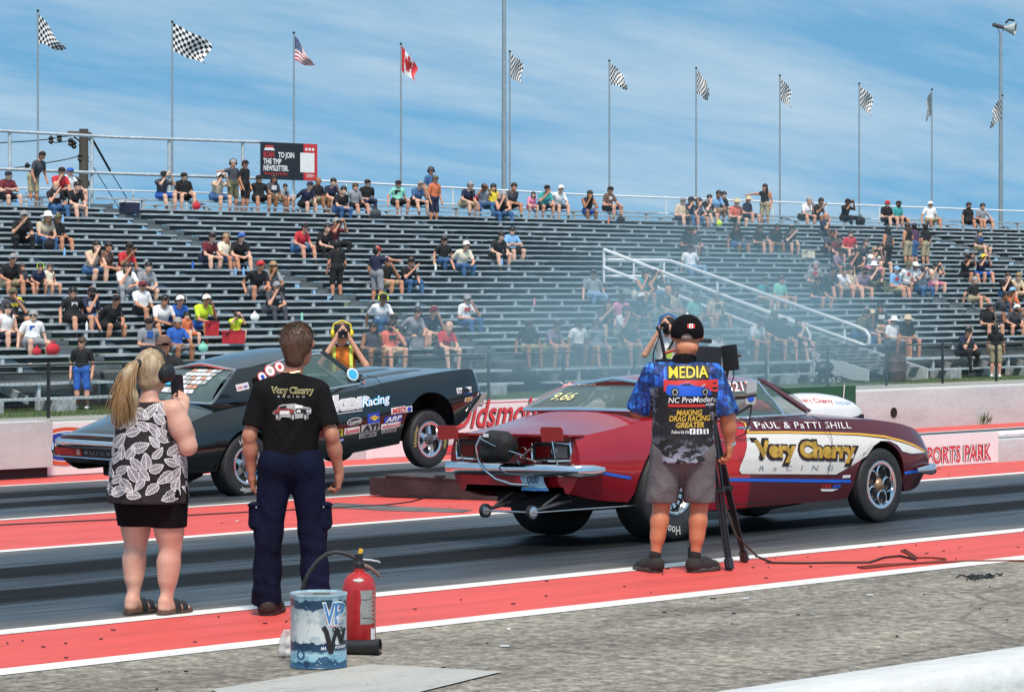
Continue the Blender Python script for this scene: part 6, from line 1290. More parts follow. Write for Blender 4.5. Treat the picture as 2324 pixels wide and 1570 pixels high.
def pc(L_, m, off=.004): # polygon in the crop's coordinates
    P = [locp(hm, 840 + x / 2.66, 1110 + y / 2.66, 1, -.14) for x, y in L_]; return lay('shirt_print', poly2d([(p.x, p.z) for p in P], .05), m, hm, (0, -.14, 0), (1, 0, 0), (0, 0, 1), off, TB, True)
PRED = flat((.28, .05, .045), 'print_red'); PBLU = flat((.10, .22, .45), 'print_blue')
pc([(305, 905), (310, 885), (345, 865), (365, 830), (400, 818), (515, 810), (560, 830), (660, 850), (670, 870), (665, 905), (640, 915), (640, 950), (615, 965), (595, 945), (520, 950), (500, 972), (480, 960), (470, 940), (390, 935), (370, 968), (345, 955), (335, 920)], SGR, .004)
pc([(310, 888), (346, 868), (366, 835), (520, 870), (500, 900), (480, 905), (380, 900), (345, 905), (312, 905)], PRED, .0055); pc([(375, 878), (465, 878), (462, 908), (375, 910)], SWH, .0065); pc([(385, 835), (435, 826), (436, 856), (370, 862)], INK, .006); pc([(445, 826), (512, 820), (520, 845), (450, 858)], SGR, .006)
pc([(520, 872), (530, 858), (660, 862), (664, 890), (600, 900), (530, 900)], INK, .006); pc([(515, 815), (590, 830), (590, 852), (520, 855)], SWH, .0065)
for x, y in ((350, 935), (497, 935), (612, 935)):
    P = locp(hm, 840 + x / 2.66, 1110 + y / 2.66, 1, -.14); lay('shirt_print', ellipse2d(.014, .026, 14), INK, hm, (P.x, -.14, P.z), (1, 0, 0), (0, 0, 1), .0065, TB, True); lay('shirt_print', ellipse2d(.008, .016, 14), SGR, hm, (P.x, -.14, P.z), (1, 0, 0), (0, 0, 1), .008, TB, True)
for x in (542, 560, 632, 655):
    P = locp(hm, 840 + x / 2.66, 1110 + 880 / 2.66, 1, -.14); lay('shirt_print', ellipse2d(.006, .009, 10), SWH, hm, (P.x, -.14, P.z), (1, 0, 0), (0, 0, 1), .0075, TB, True)
# ---------------------------------------------------------------- woman filming with her phone
gw = onG(338, 1396); WS = 1.0
hw = hero('person in sleeveless black and white leaf print top filming with a phone, long blond ponytail', (gw.x, gw.y, gz(gw.y) + .006), H1 - R(36))
hd = v3(0, .03, 1.475); hy = .02
SLw, SRw = v3(-.20, .0, 1.245), v3(.20, .0, 1.245); ERw = v3(.275, .05, 1.03); WRw = v3(.115, .17, 1.225); ELw = v3(-.18, .18, 1.06); WLw = v3(-.01, .20, 1.215)
wb = [cap(v3(0, 0, .75), v3(0, 0, 1.1), .16, .155, 0, .05, ((0, 1, 0), .75)), cap(v3(-.13, 0, 1.23), v3(.13, 0, 1.23), .075, .075, 0, .05), cap(v3(0, -.005, 1.25), v3(0, .015, 1.40), .058, .054, 0, .03)] + head_prims(hd, hy, .90)
for s_, e_, w_ in ((SRw, ERw, WRw), (SLw, ELw, WLw)): wb += [cap(s_, s_.lerp(e_, .5), .068, .068, 0, .04), cap(s_.lerp(e_, .4), e_, .068, .050, 0, .03), cap(e_, e_.lerp(w_, .4), .052, .050, 0, .03), cap(e_.lerp(w_, .35), w_, .048, .030, 0, .03)]
wb += hand(WRw, v3(-.05, .25, 1), v3(-.75, .6, 0), v3(-.6, -.75, .25), (25, 40, 30), .95, .5) + hand(WLw, v3(.12, .1, 1), v3(.6, .75, 0), v3(.7, -.7, .2), (25, 40, 30), .95, .5)
lg = ((v3(-.11, 0, .70), v3(-.118, .01, .43), v3(-.10, -.03, .09)), (v3(.12, .02, .70), v3(.125, .06, .42), v3(.11, .04, .09)))
for i, (h_, k_, a_) in enumerate(lg):
    wb += [cap(h_, k_.lerp(h_, .3), .10, .084, 0, .04), cap(k_.lerp(h_, .4), k_, .084, .061, 0, .04), cap(k_, k_.lerp(a_, .35), .058, .064, 0, .04), cap(k_.lerp(a_, .3) + v3(0, -.015, 0), k_.lerp(a_, .6) + v3(0, -.01, 0), .065, .053, 0, .04), cap(k_.lerp(a_, .55), a_, .053, .036, 0, .04), cap(a_ + v3(0, -.02, -.01), a_ + v3(0, -.03, -.04), .040, .034, 0, .03)]
    wb += [cap(a_ + v3(0, -.005, -.035), a_ + v3(.0, .10, -.052), .036, .032, 0, .03), cap(a_ + v3(0, .09, -.05), a_ + v3(.005, .165, -.058), .034, .026, 0, .02, ((0, 0, 1), .7))]
    wb += [cap(a_ + v3(-.022 + .012 * j, .165 - .008 * abs(j - 1), -.060), a_ + v3(-.026 + .0125 * j, .195 - .009 * abs(j - 1), -.062), .010, .009, 0, .006) for j in range(5)]
part(hw, 'body', wb, .0068, SKW)
# leaf print top
def m_leaf(t, b, N, L):
    tc = N('ShaderNodeTexCoord'); n2 = N('ShaderNodeTexNoise', Scale=9.0, Detail=3.0, Distortion=.8); L(tc.outputs['Object'], n2.inputs['Vector'])
    r = ramp(N, [(.3, (.008, .005, .007)), (.7, (.020, .013, .017))]); L(n2.outputs[0], r.inputs[0]); L(r.outputs[0], b.inputs['Base Color']); b.inputs['Roughness'].default_value = .85
    bp = N('ShaderNodeBump', Strength=.6, Distance=.04); L(n2.outputs[0], bp.inputs['Height']); L(bp.outputs[0], b.inputs['Normal'])
tp = [cap(v3(0, 0, 1.13), v3(0, .0, .95), .205, .222, 0, .06, ((0, 1, 0), .85)), cap(v3(0, .0, .98), v3(0, .0, .60), .222, .262, 0, .06, ((0, 1, 0), .9)), cap(v3(-.10, -.01, 1.19), v3(.10, -.01, 1.19), .112, .112, 0, .06, ((0, 1, 0), .9)), cap(v3(-.12, 0, 1.245), v3(.12, 0, 1.245), .066, .066, 0, .04), cap(v3(-.08, .12, 1.12), v3(.08, .12, 1.12), .09, .09, 0, .06), cap(v3(0, 0, 1.26), v3(0, .0, 1.30), .085, .07, 0, .04)]
tp += [cap(v3(.25 * math.sin(a), -.225 * math.cos(a) + .0, .66), v3(.23 * math.sin(a), -.205 * math.cos(a), .92), .026, .008, 0, .03) for a in (-1.6, -1.0, -.45, .1, .6, 1.15, 1.7)]
tpm = part(hw, 'sleeveless_top', tp, .0085, surf('black_printed_viscose', m_leaf), [(v3(0, 0, .685), (0, 0, -1)), (v3(0, 0, 1.30), (0, -.1, 1))], [cap(SRw + v3(.02, .02, .0), SRw.lerp(ERw, .5), .078, .09), cap(SLw + v3(-.02, .02, .0), SLw.lerp(ELw, .5), .078, .09)])
WBV = mbvh(tpm)
LFW = mat('white_leaf_line', (.70, .68, .70), .8, var=.06); LFG = mat('grey_leaf_fill', (.17, .155, .17), .85, var=.2)
def leaf_shapes(L0, W0, rr):
    n = 9; up = []; dn = []; be = rr.uniform(-.10, .10)
    for i in range(n + 1):
        t = i / n; w = W0 * (math.sin(math.pi * min(1, t ** .75)) ** .8) * (1 + .08 * math.sin(t * 25)); c = be * L0 * math.sin(math.pi * t); up.append((t * L0, c + w)); dn.append((t * L0, c - w))
    out_ = up + dn[::-1][1:-1]; line = [(up[i][0], (up[i][1] + dn[i][1]) / 2) for i in range(n + 1)]
    V_ = []; F_ = []
    def add(s): k = len(V_); V_.extend(s[0]); F_.extend(tuple(i + k for i in f) for f in s[1])
    def strip(P, w):
        q = thick(P, w); m = len(P); k = len(V_); V_.extend(q); F_.extend((k + i, k + i + 1, k + 2 * m - 2 - i, k + 2 * m - 1 - i) for i in range(m - 1))
    strip(up, .0046); strip(dn, .0046); strip(line, .0042)
    for i in range(1, n):
        for e in (up, dn):
            a = line[i]; j = min(n, i + 1); c = e[j]; strip([a, ((a[0] + c[0]) / 2 + .004, (a[1] + c[1]) / 2), (a[0] + (c[0] - a[0]) * .88, a[1] + (c[1] - a[1]) * .88)], .0024)
    return (V_, F_), poly2d(out_, .03)
rl = random.Random(21); cells = []; used_ = []
for _ in range(900): cells.append((rl.uniform(-.29, .29), rl.uniform(.735, 1.28)))
tb = WM[hw].inverted().to_3x3() @ Vector((-CA, -SA, 0)); ta = Vector((-tb.y, tb.x, 0))   # seen from the camera side
for dirn in (tb, ta, -ta):
    ux_ = Vector((-dirn.y, dirn.x, 0)); 
    if dirn is not tb: cs = [c for c in cells if abs(c[0]) < .2]
    else: cs = cells
    for cx, cz in cs:
        an = rl.choice([.6, 1.0, 2.2, 2.5, -.7, -2.4, 1.6, .2]) + rl.uniform(-.3, .3); L0 = rl.uniform(.085, .120); W0 = L0 * rl.uniform(.23, .31)
        ln_, fi_ = leaf_shapes(L0, W0, rl); ca_, sa_ = math.cos(an), math.sin(an)
        rot = lambda x, y: ((x - L0 / 2) * ca_ - y * sa_, (x - L0 / 2) * sa_ + y * ca_)
        c0 = dirn * .05 + ux_ * cx + Vector((0, 0, cz))
        h = WBV.ray_cast(c0 + dirn * .6, -dirn, 1.0)
        if h[0] is None or h[1].dot(dirn) < .3 or h[0].z > 1.285 or not all((lambda q: q[0] is not None and q[1].dot(dirn) > .02)(WBV.ray_cast(c0 + ux_ * (k1 * L0 * .42) + Vector((0, 0, k2 * L0 * .42)) + dirn * .6, -dirn, 1.0)) for k1, k2 in ((1, 0), (-1, 0), (0, 1), (0, -1))): continue
        if any((h[0] - q).length < .064 for q in used_): continue
        used_.append(h[0].copy())
        lay('leaf_print', fi_, LFG, hw, c0, ux_, (0, 0, 1), .0035, WBV, True, rot); lay('leaf_print', ln_, LFW, hw, c0, ux_, (0, 0, 1), .0055, WBV, True, rot)
shs = []
for h_, k_, a_ in lg: shs += [cap(h_ + v3(0, 0, .03), k_.lerp(h_, .38), .140, .110, 0, .04)]
part(hw, 'shorts', shs + [cap(v3(-.06, 0, .70), v3(.06, 0, .70), .145, .145, 0, .05), cap(v3(0, 0, .66), v3(0, .0, .60), .06, .05, 0, .04)], .009, LEGB, [(v3(0, 0, .535), (0, .0, -1))])
CORK = mat('cork_footbed', (.11, .055, .03), .8); LEA = mat('black_leather_strap', (.016, .014, .014), .5)
for h_, k_, a_ in lg:
    pr = [(-.036, -.05), (-.02, -.068), (.02, -.068), (.036, -.05), (.036, .04), (.045, .12), (.042, .18), (.02, .212), (-.01, .215), (-.035, .19), (-.042, .12), (-.036, .04)]
    b = MB(); b.rings([[v3(a_.x + x * q, a_.y + y, z) for x, y in pr] for q, z in ((1.0, .0), (1.05, .004), (1.05, .012))]); b.add([v3(a_.x + x, a_.y + y, .0) for x, y in pr], [tuple(range(12))]); so_l = b.build('sandal', SOLE, hw, True, True, 40)
    b = MB(); b.rings([[v3(a_.x + x * q, a_.y + y, z) for x, y in pr] for q, z in ((1.04, .012), (1.04, .026), (.98, .030))]); b.add([v3(a_.x + x, a_.y + y, .030) for x, y in pr], [tuple(range(11, -1, -1))]); b.build('footbed', CORK, so_l, True, True, 40)
    for y0, y1, zz in ((.035, .085, .075), (.10, .145, .058)):
        rs = [[v3(a_.x + .047 * math.cos(math.pi * j / 10), a_.y + y, .022 + zz * math.sin(math.pi * j / 10)) for j in range(11)] for y in (y0, (y0 + y1) / 2, y1)]
        MB().grid(rs).build('strap', LEA, so_l, True, True)
# hair, ponytail
HBL = surf('blond_hair', m_hair((.26, .17, .085), (.50, .40, .27), (2.5, 2.5, .35)))
Mw = Matrix.Rotation(hy, 3, 'Z'); hp2 = lambda x, y, z: hd + Mw @ Vector((x, y, z))
part(hw, 'hair', [cap(hp2(0, -.01, .045), hp2(0, .004, .045), .100, .096, 0, .04), cap(hp2(0, -.035, .02), hp2(0, -.045, -.06), .082, .06, 0, .04), cap(hp2(.06, .0, .0), hp2(.05, -.03, -.05), .04, .036, 0, .03), cap(hp2(-.06, .0, .0), hp2(-.05, -.03, -.05), .04, .036, 0, .03)], .009, HBL)
TIE = hp2(-.02, -.120, .05)
part(hw, 'hair_tie', [cap(TIE + v3(-.012, .01, 0), TIE + v3(.012, .01, 0), .030, .030, 0, .02)], .008, FABK)
part(hw, 'ponytail', [cap(TIE + v3(0, -.01, 0), TIE + v3(-.01, -.055, -.06), .028, .040, 0, .03), cap(TIE + v3(-.01, -.055, -.06), TIE + v3(-.025, -.055, -.20), .040, .055, 0, .03), cap(TIE + v3(-.025, -.055, -.20), TIE + v3(-.045, -.05, -.33), .054, .045, 0, .03), cap(TIE + v3(.01, -.05, -.20), TIE + v3(.03, -.05, -.29), .04, .02, 0, .03)], .010, HBL)
def r2(rr):
    a, c = rr.gauss(0, .022), rr.gauss(0, .012); sx = rr.uniform(-.9, .9); e = rr.uniform(-.40, -.26)
    return [TIE + v3(a * .5, c - .01, .01), TIE + v3(a - .01 + sx * .015, -.065 + c, -.06), TIE + v3(a * 1.3 - .02 + sx * .04, -.105 + c * .6, -.18), TIE + v3(a * 1.6 - .03 + sx * .065, -.09 + c, e * .8), TIE + v3(a * 2 - .035 + sx * .075, -.085 + c, e)]
HB2 = surf('golden_hair', m_hair((.30, .17, .07), (.55, .38, .20), (3, 3, .3)))
strands(hw, 'hair_locks', r2, HB2, 380, .0036)
def r3(rr):
    t = rr.uniform(0, 6.28); u = rr.uniform(-.1, .95); c = math.sqrt(1 - u * u); p = Vector((c * math.cos(t) * .102, c * math.sin(t) * .104 - .005, u * .102 + .042))
    if p.y > .05: p.y = .05 - (p.y - .05)
    q = Vector((-.02, -.112, .05)); m = (p + q) / 2; m = m.normalized() * max(m.length, .104)
    return [hd + Mw @ p, hd + Mw @ m, hd + Mw @ q]
strands(hw, 'hair_locks', r3, HBL, 260, .0026, 2)
gear(hw, 'eyes_and_mouth', GLASSB, hd, hy, 0, .90)
EMB = mat('ear_muff_grey', (.28, .29, .30), .4)
for s_ in (-1, 1):
    MB().lathe([(0, .058), (.036, .055), (.056, .038), (.061, .0)], hp2(s_ * .088, .012, -.005), (s_, 0, 0), 20, ex=(0, 0, 1)).build('ear_cup', DK, hw, True, True); MB().lathe([(.063, .006), (.066, -.010), (.050, -.030)], hp2(s_ * .088, .012, -.005), (s_, 0, 0), 20).build('ear_cushion', EMB, hw, True, True)
MB().tube([hp2(-.125, .012, .0), hp2(-.122, .008, .05), hp2(-.094, 0, .115), hp2(-.05, -.005, .148), hp2(0, -.008, .158), hp2(.05, -.005, .148), hp2(.094, 0, .115), hp2(.122, .008, .05), hp2(.125, .012, 0)], .008, 6).build('headband', DK, hw, True, True)
# the phone
pc_ = WM[hw] @ v3(.045, .205, 1.375); ph = top('smartphone', 'black smartphone held upright in both hands by the person in leaf print', 'phone', pc_, Matrix.Rotation(H1 - R(36) + R(20), 3, 'Z') @ Matrix.Rotation(R(8), 3, 'X'))
def rbox(b, sx, sy, sz, r=.012):
    pr = []
    for cx, cz, a0 in ((1, 1, 0), (-1, 1, 90), (-1, -1, 180), (1, -1, 270)):
        for k in range(4): a = R(a0 + 30 * k); pr.append((cx * (sx / 2 - r) + r * math.cos(a), cz * (sz / 2 - r) + r * math.sin(a)))
    b.rings([[(x, y, z) for x, z in pr] for y in (-sy / 2, sy / 2)]); b.add([(x, -sy / 2, z) for x, z in pr], [tuple(range(16))]); b.add([(x, sy / 2, z) for x, z in pr], [tuple(range(15, -1, -1))]); return b
rbox(MB(), .080, .011, .165).build('case', DK, ph, True, True, 40); b = MB(); b.box((0, -.0066, 0), (.070, .001, .152)); b.build('screen', mat('dark_phone_glass', (.02, .024, .035), .08), ph, False, True)
# ---------------------------------------------------------------- man of the media crew
gk = onG(1550, 1299)
hk = hero('person in blue and black shirt lettered MEDIA, grey shorts and black cap, back turned', (gk.x, gk.y, gz(gk.y) + .006), H1 - R(2))
hd = v3(.03, .02, 1.635); hy = -.05
SLk, SRk = v3(-.215, 0, 1.385), v3(.215, 0, 1.385); ERk, WRk = v3(.310, -.03, 1.09), v3(.330, .03, .885); ELk, WLk = v3(-.315, .10, 1.12), v3(-.20, .36, 1.20)
kb = [cap(v3(0, 0, .90), v3(0, 0, 1.25), .16, .17, 0, .05, ((0, 1, 0), .8)), cap(v3(-.15, 0, 1.36), v3(.15, 0, 1.36), .08, .08, 0, .05), cap(v3(0, -.015, 1.40), v3(.02, .0, 1.57), .074, .070, 0, .04)] + head_prims(hd, hy, 1.0) + [cap(hd + v3(-.04, -.07, -.07), hd + v3(.04, -.07, -.07), .035, .035, 0, .03)]
for s_, e_, w_ in ((SRk, ERk, WRk), (SLk, ELk, WLk)): kb += [cap(s_, e_, .062, .048, 0, .03), cap(e_, e_.lerp(w_, .4), .050, .051, 0, .03), cap(e_.lerp(w_, .35), w_, .050, .033, 0, .03)]
kb += hand(WRk, v3(-.12, .12, -1), v3(-.9, .3, 0), v3(.0, 1, 0), (30, 45, 35), 1.05) + hand(WLk, v3(.3, .9, .2), v3(.2, 0, -1), v3(.9, -.3, 0), (40, 55, 40), 1.05)
lk = ((v3(-.11, 0, .80), v3(-.150, .01, .46), v3(-.195, -.02, .10)), (v3(.11, 0, .80), v3(.115, .02, .46), v3(.085, -.01, .10)))
for h_, k_, a_ in lk: kb += [cap(h_, k_, .080, .055, 0, .04), cap(k_, k_.lerp(a_, .32), .053, .058, 0, .04), cap(k_.lerp(a_, .28) + v3(0, -.012, 0), k_.lerp(a_, .6) + v3(0, -.006, 0), .058, .046, 0, .04), cap(k_.lerp(a_, .55), a_, .046, .033, 0, .04), cap(a_, a_ + v3(0, .0, -.05), .037, .036, 0, .02)]
part(hk, 'body', kb, .0068, SKO)
def m_media(t, b, N, L):
    tc = N('ShaderNodeTexCoord'); sp = N('ShaderNodeSeparateXYZ'); L(tc.outputs['Object'], sp.inputs[0])
    mp = N('ShaderNodeMapping'); mp.inputs['Scale'].default_value = (26, 6, 3.2); L(tc.outputs['Object'], mp.inputs[0]); n = N('ShaderNodeTexNoise', Scale=1.6, Detail=5.0, Distortion=.6); L(mp.outputs[0], n.inputs['Vector'])
    mp2 = N('ShaderNodeMapping'); mp2.inputs['Scale'].default_value = (9, 9, 16); mp2.inputs['Rotation'].default_value = (0, .5, 0); L(tc.outputs['Object'], mp2.inputs[0]); n2 = N('ShaderNodeTexNoise', Scale=1.2, Detail=7.0, Roughness=.7, Distortion=.5); L(mp2.outputs[0], n2.inputs['Vector'])
    blue = ramp(N, [(.30, (.008, .035, .22)), (.48, (.012, .09, .52)), (.60, (.02, .19, .75)), (.72, (.13, .42, .85))]); L(n.outputs[0], blue.inputs[0])
    blk = ramp(N, [(.44, (1, 1, 1)), (.50, (.02, .03, .05)), (.60, (.02, .02, .03)), (.66, (1, 1, 1))]); L(n2.outputs[0], blk.inputs[0])
    m1 = N('ShaderNodeMixRGB', blend_type='MULTIPLY'); m1.inputs[0].default_value = .8; L(blue.outputs[0], m1.inputs[1]); L(blk.outputs[0], m1.inputs[2])
    ax = N('ShaderNodeMath', operation='ABSOLUTE'); L(sp.outputs[0], ax.inputs[0])
    # black lower body with pale splashes towards the hem
    spl = ramp(N, [(.50, (.012, .012, .014)), (.54, (.30, .33, .42))]); L(n2.outputs[0], spl.inputs[0])
    hem = N('ShaderNodeMapRange'); hem.inputs[1].default_value = .96; hem.inputs[2].default_value = .80; L(sp.outputs[2], hem.inputs[0])
    side = N('ShaderNodeMapRange'); side.inputs[1].default_value = .16; side.inputs[2].default_value = .23; L(ax.outputs[0], side.inputs[0])
    hx = N('ShaderNodeMath', operation='MAXIMUM'); L(hem.outputs[0], hx.inputs[0]); L(side.outputs[0], hx.inputs[1])
    m2 = N('ShaderNodeMixRGB'); m2.inputs[1].default_value = (.012, .012, .014, 1); L(hx.outputs[0], m2.inputs[0]); L(spl.outputs[0], m2.inputs[2])
    # blue yoke and sleeves above, by height
    w = N('ShaderNodeMath', operation='MULTIPLY_ADD'); w.inputs[1].default_value = .10; L(n2.outputs[0], w.inputs[0]); L(sp.outputs[2], w.inputs[2])
    yk = N('ShaderNodeMapRange'); yk.inputs[1].default_value = 1.335; yk.inputs[2].default_value = 1.355; L(w.outputs[0], yk.inputs[0])
    sl = N('ShaderNodeMapRange'); sl.inputs[1].default_value = .225; sl.inputs[2].default_value = .235; L(ax.outputs[0], sl.inputs[0])
    hz = N('ShaderNodeMapRange'); hz.inputs[1].default_value = 1.08; hz.inputs[2].default_value = 1.10; L(sp.outputs[2], hz.inputs[0]); s2 = N('ShaderNodeMath', operation='MULTIPLY'); L(sl.outputs[0], s2.inputs[0]); L(hz.outputs[0], s2.inputs[1])
    mxx = N('ShaderNodeMath', operation='MAXIMUM'); L(yk.outputs[0], mxx.inputs[0]); L(s2.outputs[0], mxx.inputs[1])
    m3 = N('ShaderNodeMixRGB'); L(mxx.outputs[0], m3.inputs[0]); L(m2.outputs[0], m3.inputs[1]); L(m1.outputs[0], m3.inputs[2]); L(m3.outputs[0], b.inputs['Base Color']); b.inputs['Roughness'].default_value = .6
    n3 = N('ShaderNodeTexNoise', Scale=7.0, Detail=3.0, Distortion=.8); L(tc.outputs['Object'], n3.inputs['Vector']); bp = N('ShaderNodeBump', Strength=.55, Distance=.04); L(n3.outputs[0], bp.inputs['Height']); L(bp.outputs[0], b.inputs['Normal'])
kt = [cap(v3(0, 0, .93), v3(0, -.01, 1.22), .205, .215, 0, .06, ((0, 1, 0), .78)), cap(v3(0, 0, .95), v3(0, 0, .70), .200, .212, 0, .05, ((0, 1, 0), .80)), cap(v3(-.11, -.015, 1.33), v3(.11, -.015, 1.33), .115, .115, 0, .07, ((0, 1, 0), .9)), cap(v3(-.18, -.005, 1.385), v3(.18, -.005, 1.385), .076, .076, 0, .05), cap(v3(0, -.015, 1.42), v3(.01, -.01, 1.47), .10, .082, 0, .04)]
for s_, e_ in ((SLk, ELk), (SRk, ERk)): kt += [cap(s_, s_.lerp(e_, .92), .074, .090, 0, .04)]
ks = part(hk, 'shirt', kt, .0085, surf('media_shirt_print', m_media), [(v3(0, 0, .765), (0, .0, -1)), (v3(0, 0, 1.462), (.02, .1, 1))], [cap(s_.lerp(e_, 1.08), s_.lerp(e_, 1.3), .088, .088) for s_, e_ in ((SLk, ELk), (SRk, ERk))])
part(hk, 'collar', [cap(v3(.0, -.02, 1.45), v3(.015, -.01, 1.50), .088, .080, 0, .02)], .008, TEEB, [(v3(.015, 0, 1.505), (.05, .3, 1)), (v3(0, 0, 1.452), (0, 0, -1))])
KB = mbvh(ks); KY = -.17
kk = lambda A, B, hp, fn, m, off=.004: back(hk, KB, A, B, hp, fn, m, KY, 2200, 1080, 2.532, 'shirt_print', off)
PYEL = flat((.80, .62, .04), 'print_yellow'); PRD = flat((.62, .03, .025), 'print_bright_red'); PBK = flat((.010, .010, .012), 'print_black'); PBL2 = flat((.012, .10, .60), 'print_royal_blue'); PGD = flat((.66, .42, .05), 'print_amber')
kk((322, 655), (806, 655), 20, RC, PRD, .003)
kk((355, 640), (730, 636), 128, RC, PBK, .005); kk((368, 622), (720, 618), 104, TX('MEDIA', .012), PYEL, .014)
kk((322, 788), (806, 790), 140, RC, PBK, .0035); kk((322, 740), (806, 742), 92, RC, PRD, .0045)
def kp(L_, m, off): P = [locp(hk, 2200 + x / 2.532, 1080 + y / 2.532, 1, KY) for x, y in L_]; return lay('shirt_print', poly2d([(p.x, p.z) for p in P], .05), m, hk, (0, KY, 0), (1, 0, 0), (0, 0, 1), off, KB, True)
kp([(340, 745), (345, 700), (365, 680), (455, 685), (490, 668), (545, 665), (600, 690), (700, 705), (740, 735), (750, 770), (700, 780), (400, 780), (355, 770)], PBL2, .006); kp([(478, 685), (500, 672), (545, 670), (585, 690)], PBK, .0075); kp([(655, 690), (690, 672), (694, 680), (668, 700)], SGR, .0075)
for x, r_ in ((422, .028), (692, .026)):
    P = locp(hk, 2200 + x / 2.532, 1080 + 745 / 2.532, 1, KY)
    for q, m_, o_ in ((1.0, PBK, .0075), (.72, SGR, .009), (.5, PBK, .0105)): lay('shirt_print', ellipse2d(r_ * q, r_ * 1.1 * q, 18), m_, hk, (P.x, KY, P.z), (1, 0, 0), (0, 0, 1), o_, KB, True)
kk((362, 842), (768, 832), 50, TX('NC ProModer', .008, .2), SWH, .012); kk((690, 866), (768, 868), 22, TX('.COM', .03, .2), SWH, .006); kk((360, 876), (690, 878), 24, RC, PRD, .005)
kk((435, 952), (665, 950), 50, TX('MAKING', .025, .2), PGD, .011); kk((370, 1006), (740, 1002), 52, TX('DRAG RACING', .025, .2), PGD, .011); kk((432, 1062), (682, 1060), 50, TX('GREATER', .025, .2), PGD, .011); kk((390, 1114), (545, 1112), 30, TX('Follow Us On', .01, .25), SWH, .006)
for i, t_ in enumerate(('f', 'o', 'l')): kk((553 + 62 * i, 1120), (604 + 60 * i, 1118), 50 - 3 * i, RC, SWH, .005); kk((570 + 62 * i, 1114), (588 + 60 * i, 1113), 36, TX(t_, .05), PBK, .007)
kt2 = []
for h_, k_, a_ in lk: kt2 += [cap(h_, k_ + v3(0, -.005, .03), .118, .112, 0, .04), cap(k_ + v3(-.03, -.08, .08), k_ + v3(.03, -.08, .14), .03, .02, 0, .05)]
part(hk, 'shorts', kt2 + [cap(v3(-.07, 0, .86), v3(.07, 0, .86), .15, .15, 0, .05, ((0, 1, 0), .85))], .0095, GREYS, [(v3(0, 0, .485), (0, 0, -1)), (v3(0, 0, .95), (0, 0, 1))], [cap(lk[0][1] + v3(0, 0, -.1), lk[0][1] + v3(0, 0, .04), .072, .072), cap(lk[1][1] + v3(0, 0, -.1), lk[1][1] + v3(0, 0, .04), .072, .072)])
for (h_, k_, a_), yw in zip(lk, (.55, -.75)):
    part(hk, 'sock', [cap(a_ + v3(0, 0, .02), a_ + v3(0, 0, -.04), .042, .043, 0, .02)], .008, SOCK); shoe(hk, a_ + v3(-.0, -.0, -.10) - Matrix.Rotation(yw, 3, 'Z') @ v3(0, .055, 0), yw, .305, .056)
hp3 = lambda x, y, z: hd + Matrix.Rotation(hy, 3, 'Z') @ Vector((x, y, z))
part(hk, 'cap', [cap(hp3(0, -.012, .055), hp3(0, .008, .055), .110, .105, 0, .03), cap(hp3(0, -.01, .028), hp3(0, .0, .028), .112, .109, 0, .03), cap(hp3(-.05, .14, .035), hp3(.05, .14, .035), .05, .05, 0, .02, ((0, 0, 1), .3))], .008, TEEB, [(hp3(0, 0, .005), (0, .12, -1))], [cap(hp3(0, -.15, -.02), hp3(0, -.11, -.005), .042, .042)])
cbv = mbvh([o for o in hk.children if o.name.startswith('cap')][0])
kc = lambda A, B, hp, fn, m, off=.003: back(hk, cbv, A, B, hp, fn, m, -.10, 2200, 1080, 2.532, 'cap_emblem', off)
kc((532, 178), (598, 178), 38, RC, SWH, .002); kc((532, 178), (548, 178), 38, RC, PRD, .0035); kc((582, 178), (598, 178), 38, RC, PRD, .0035); kc((555, 174), (575, 174), 28, lambda w, h: poly2d([(w * (.5 + x), h * (.45 + y)) for x, y in LEAF]), PRD, .0035)
MB().ell(hp3(0, -.01, .165), (.013, .013, .008), 8).build('cap_button', SWH, hk, True, True)
part(hk, 'hair', [cap(hp3(-.02, -.085, .012), hp3(.02, -.085, .012), .030, .030, 0, .03)], .008, surf('cropped_grey_hair', m_hair((.16, .12, .10), (.36, .30, .26), (1, 1, 1))))
gear(hk, 'eyes_and_mouth', GLASSB, hd, hy, 0, 1.06)
MB().lathe([(.037, -.008), (.040, -.008), (.040, .008), (.037, .008), (.037, -.008)], WRk + v3(0, 0, .012), (WRk - ERk).normalized(), 18).build('wristband', flat((.25, .5, .6), 'pale_blue_band'), hk, True, True)
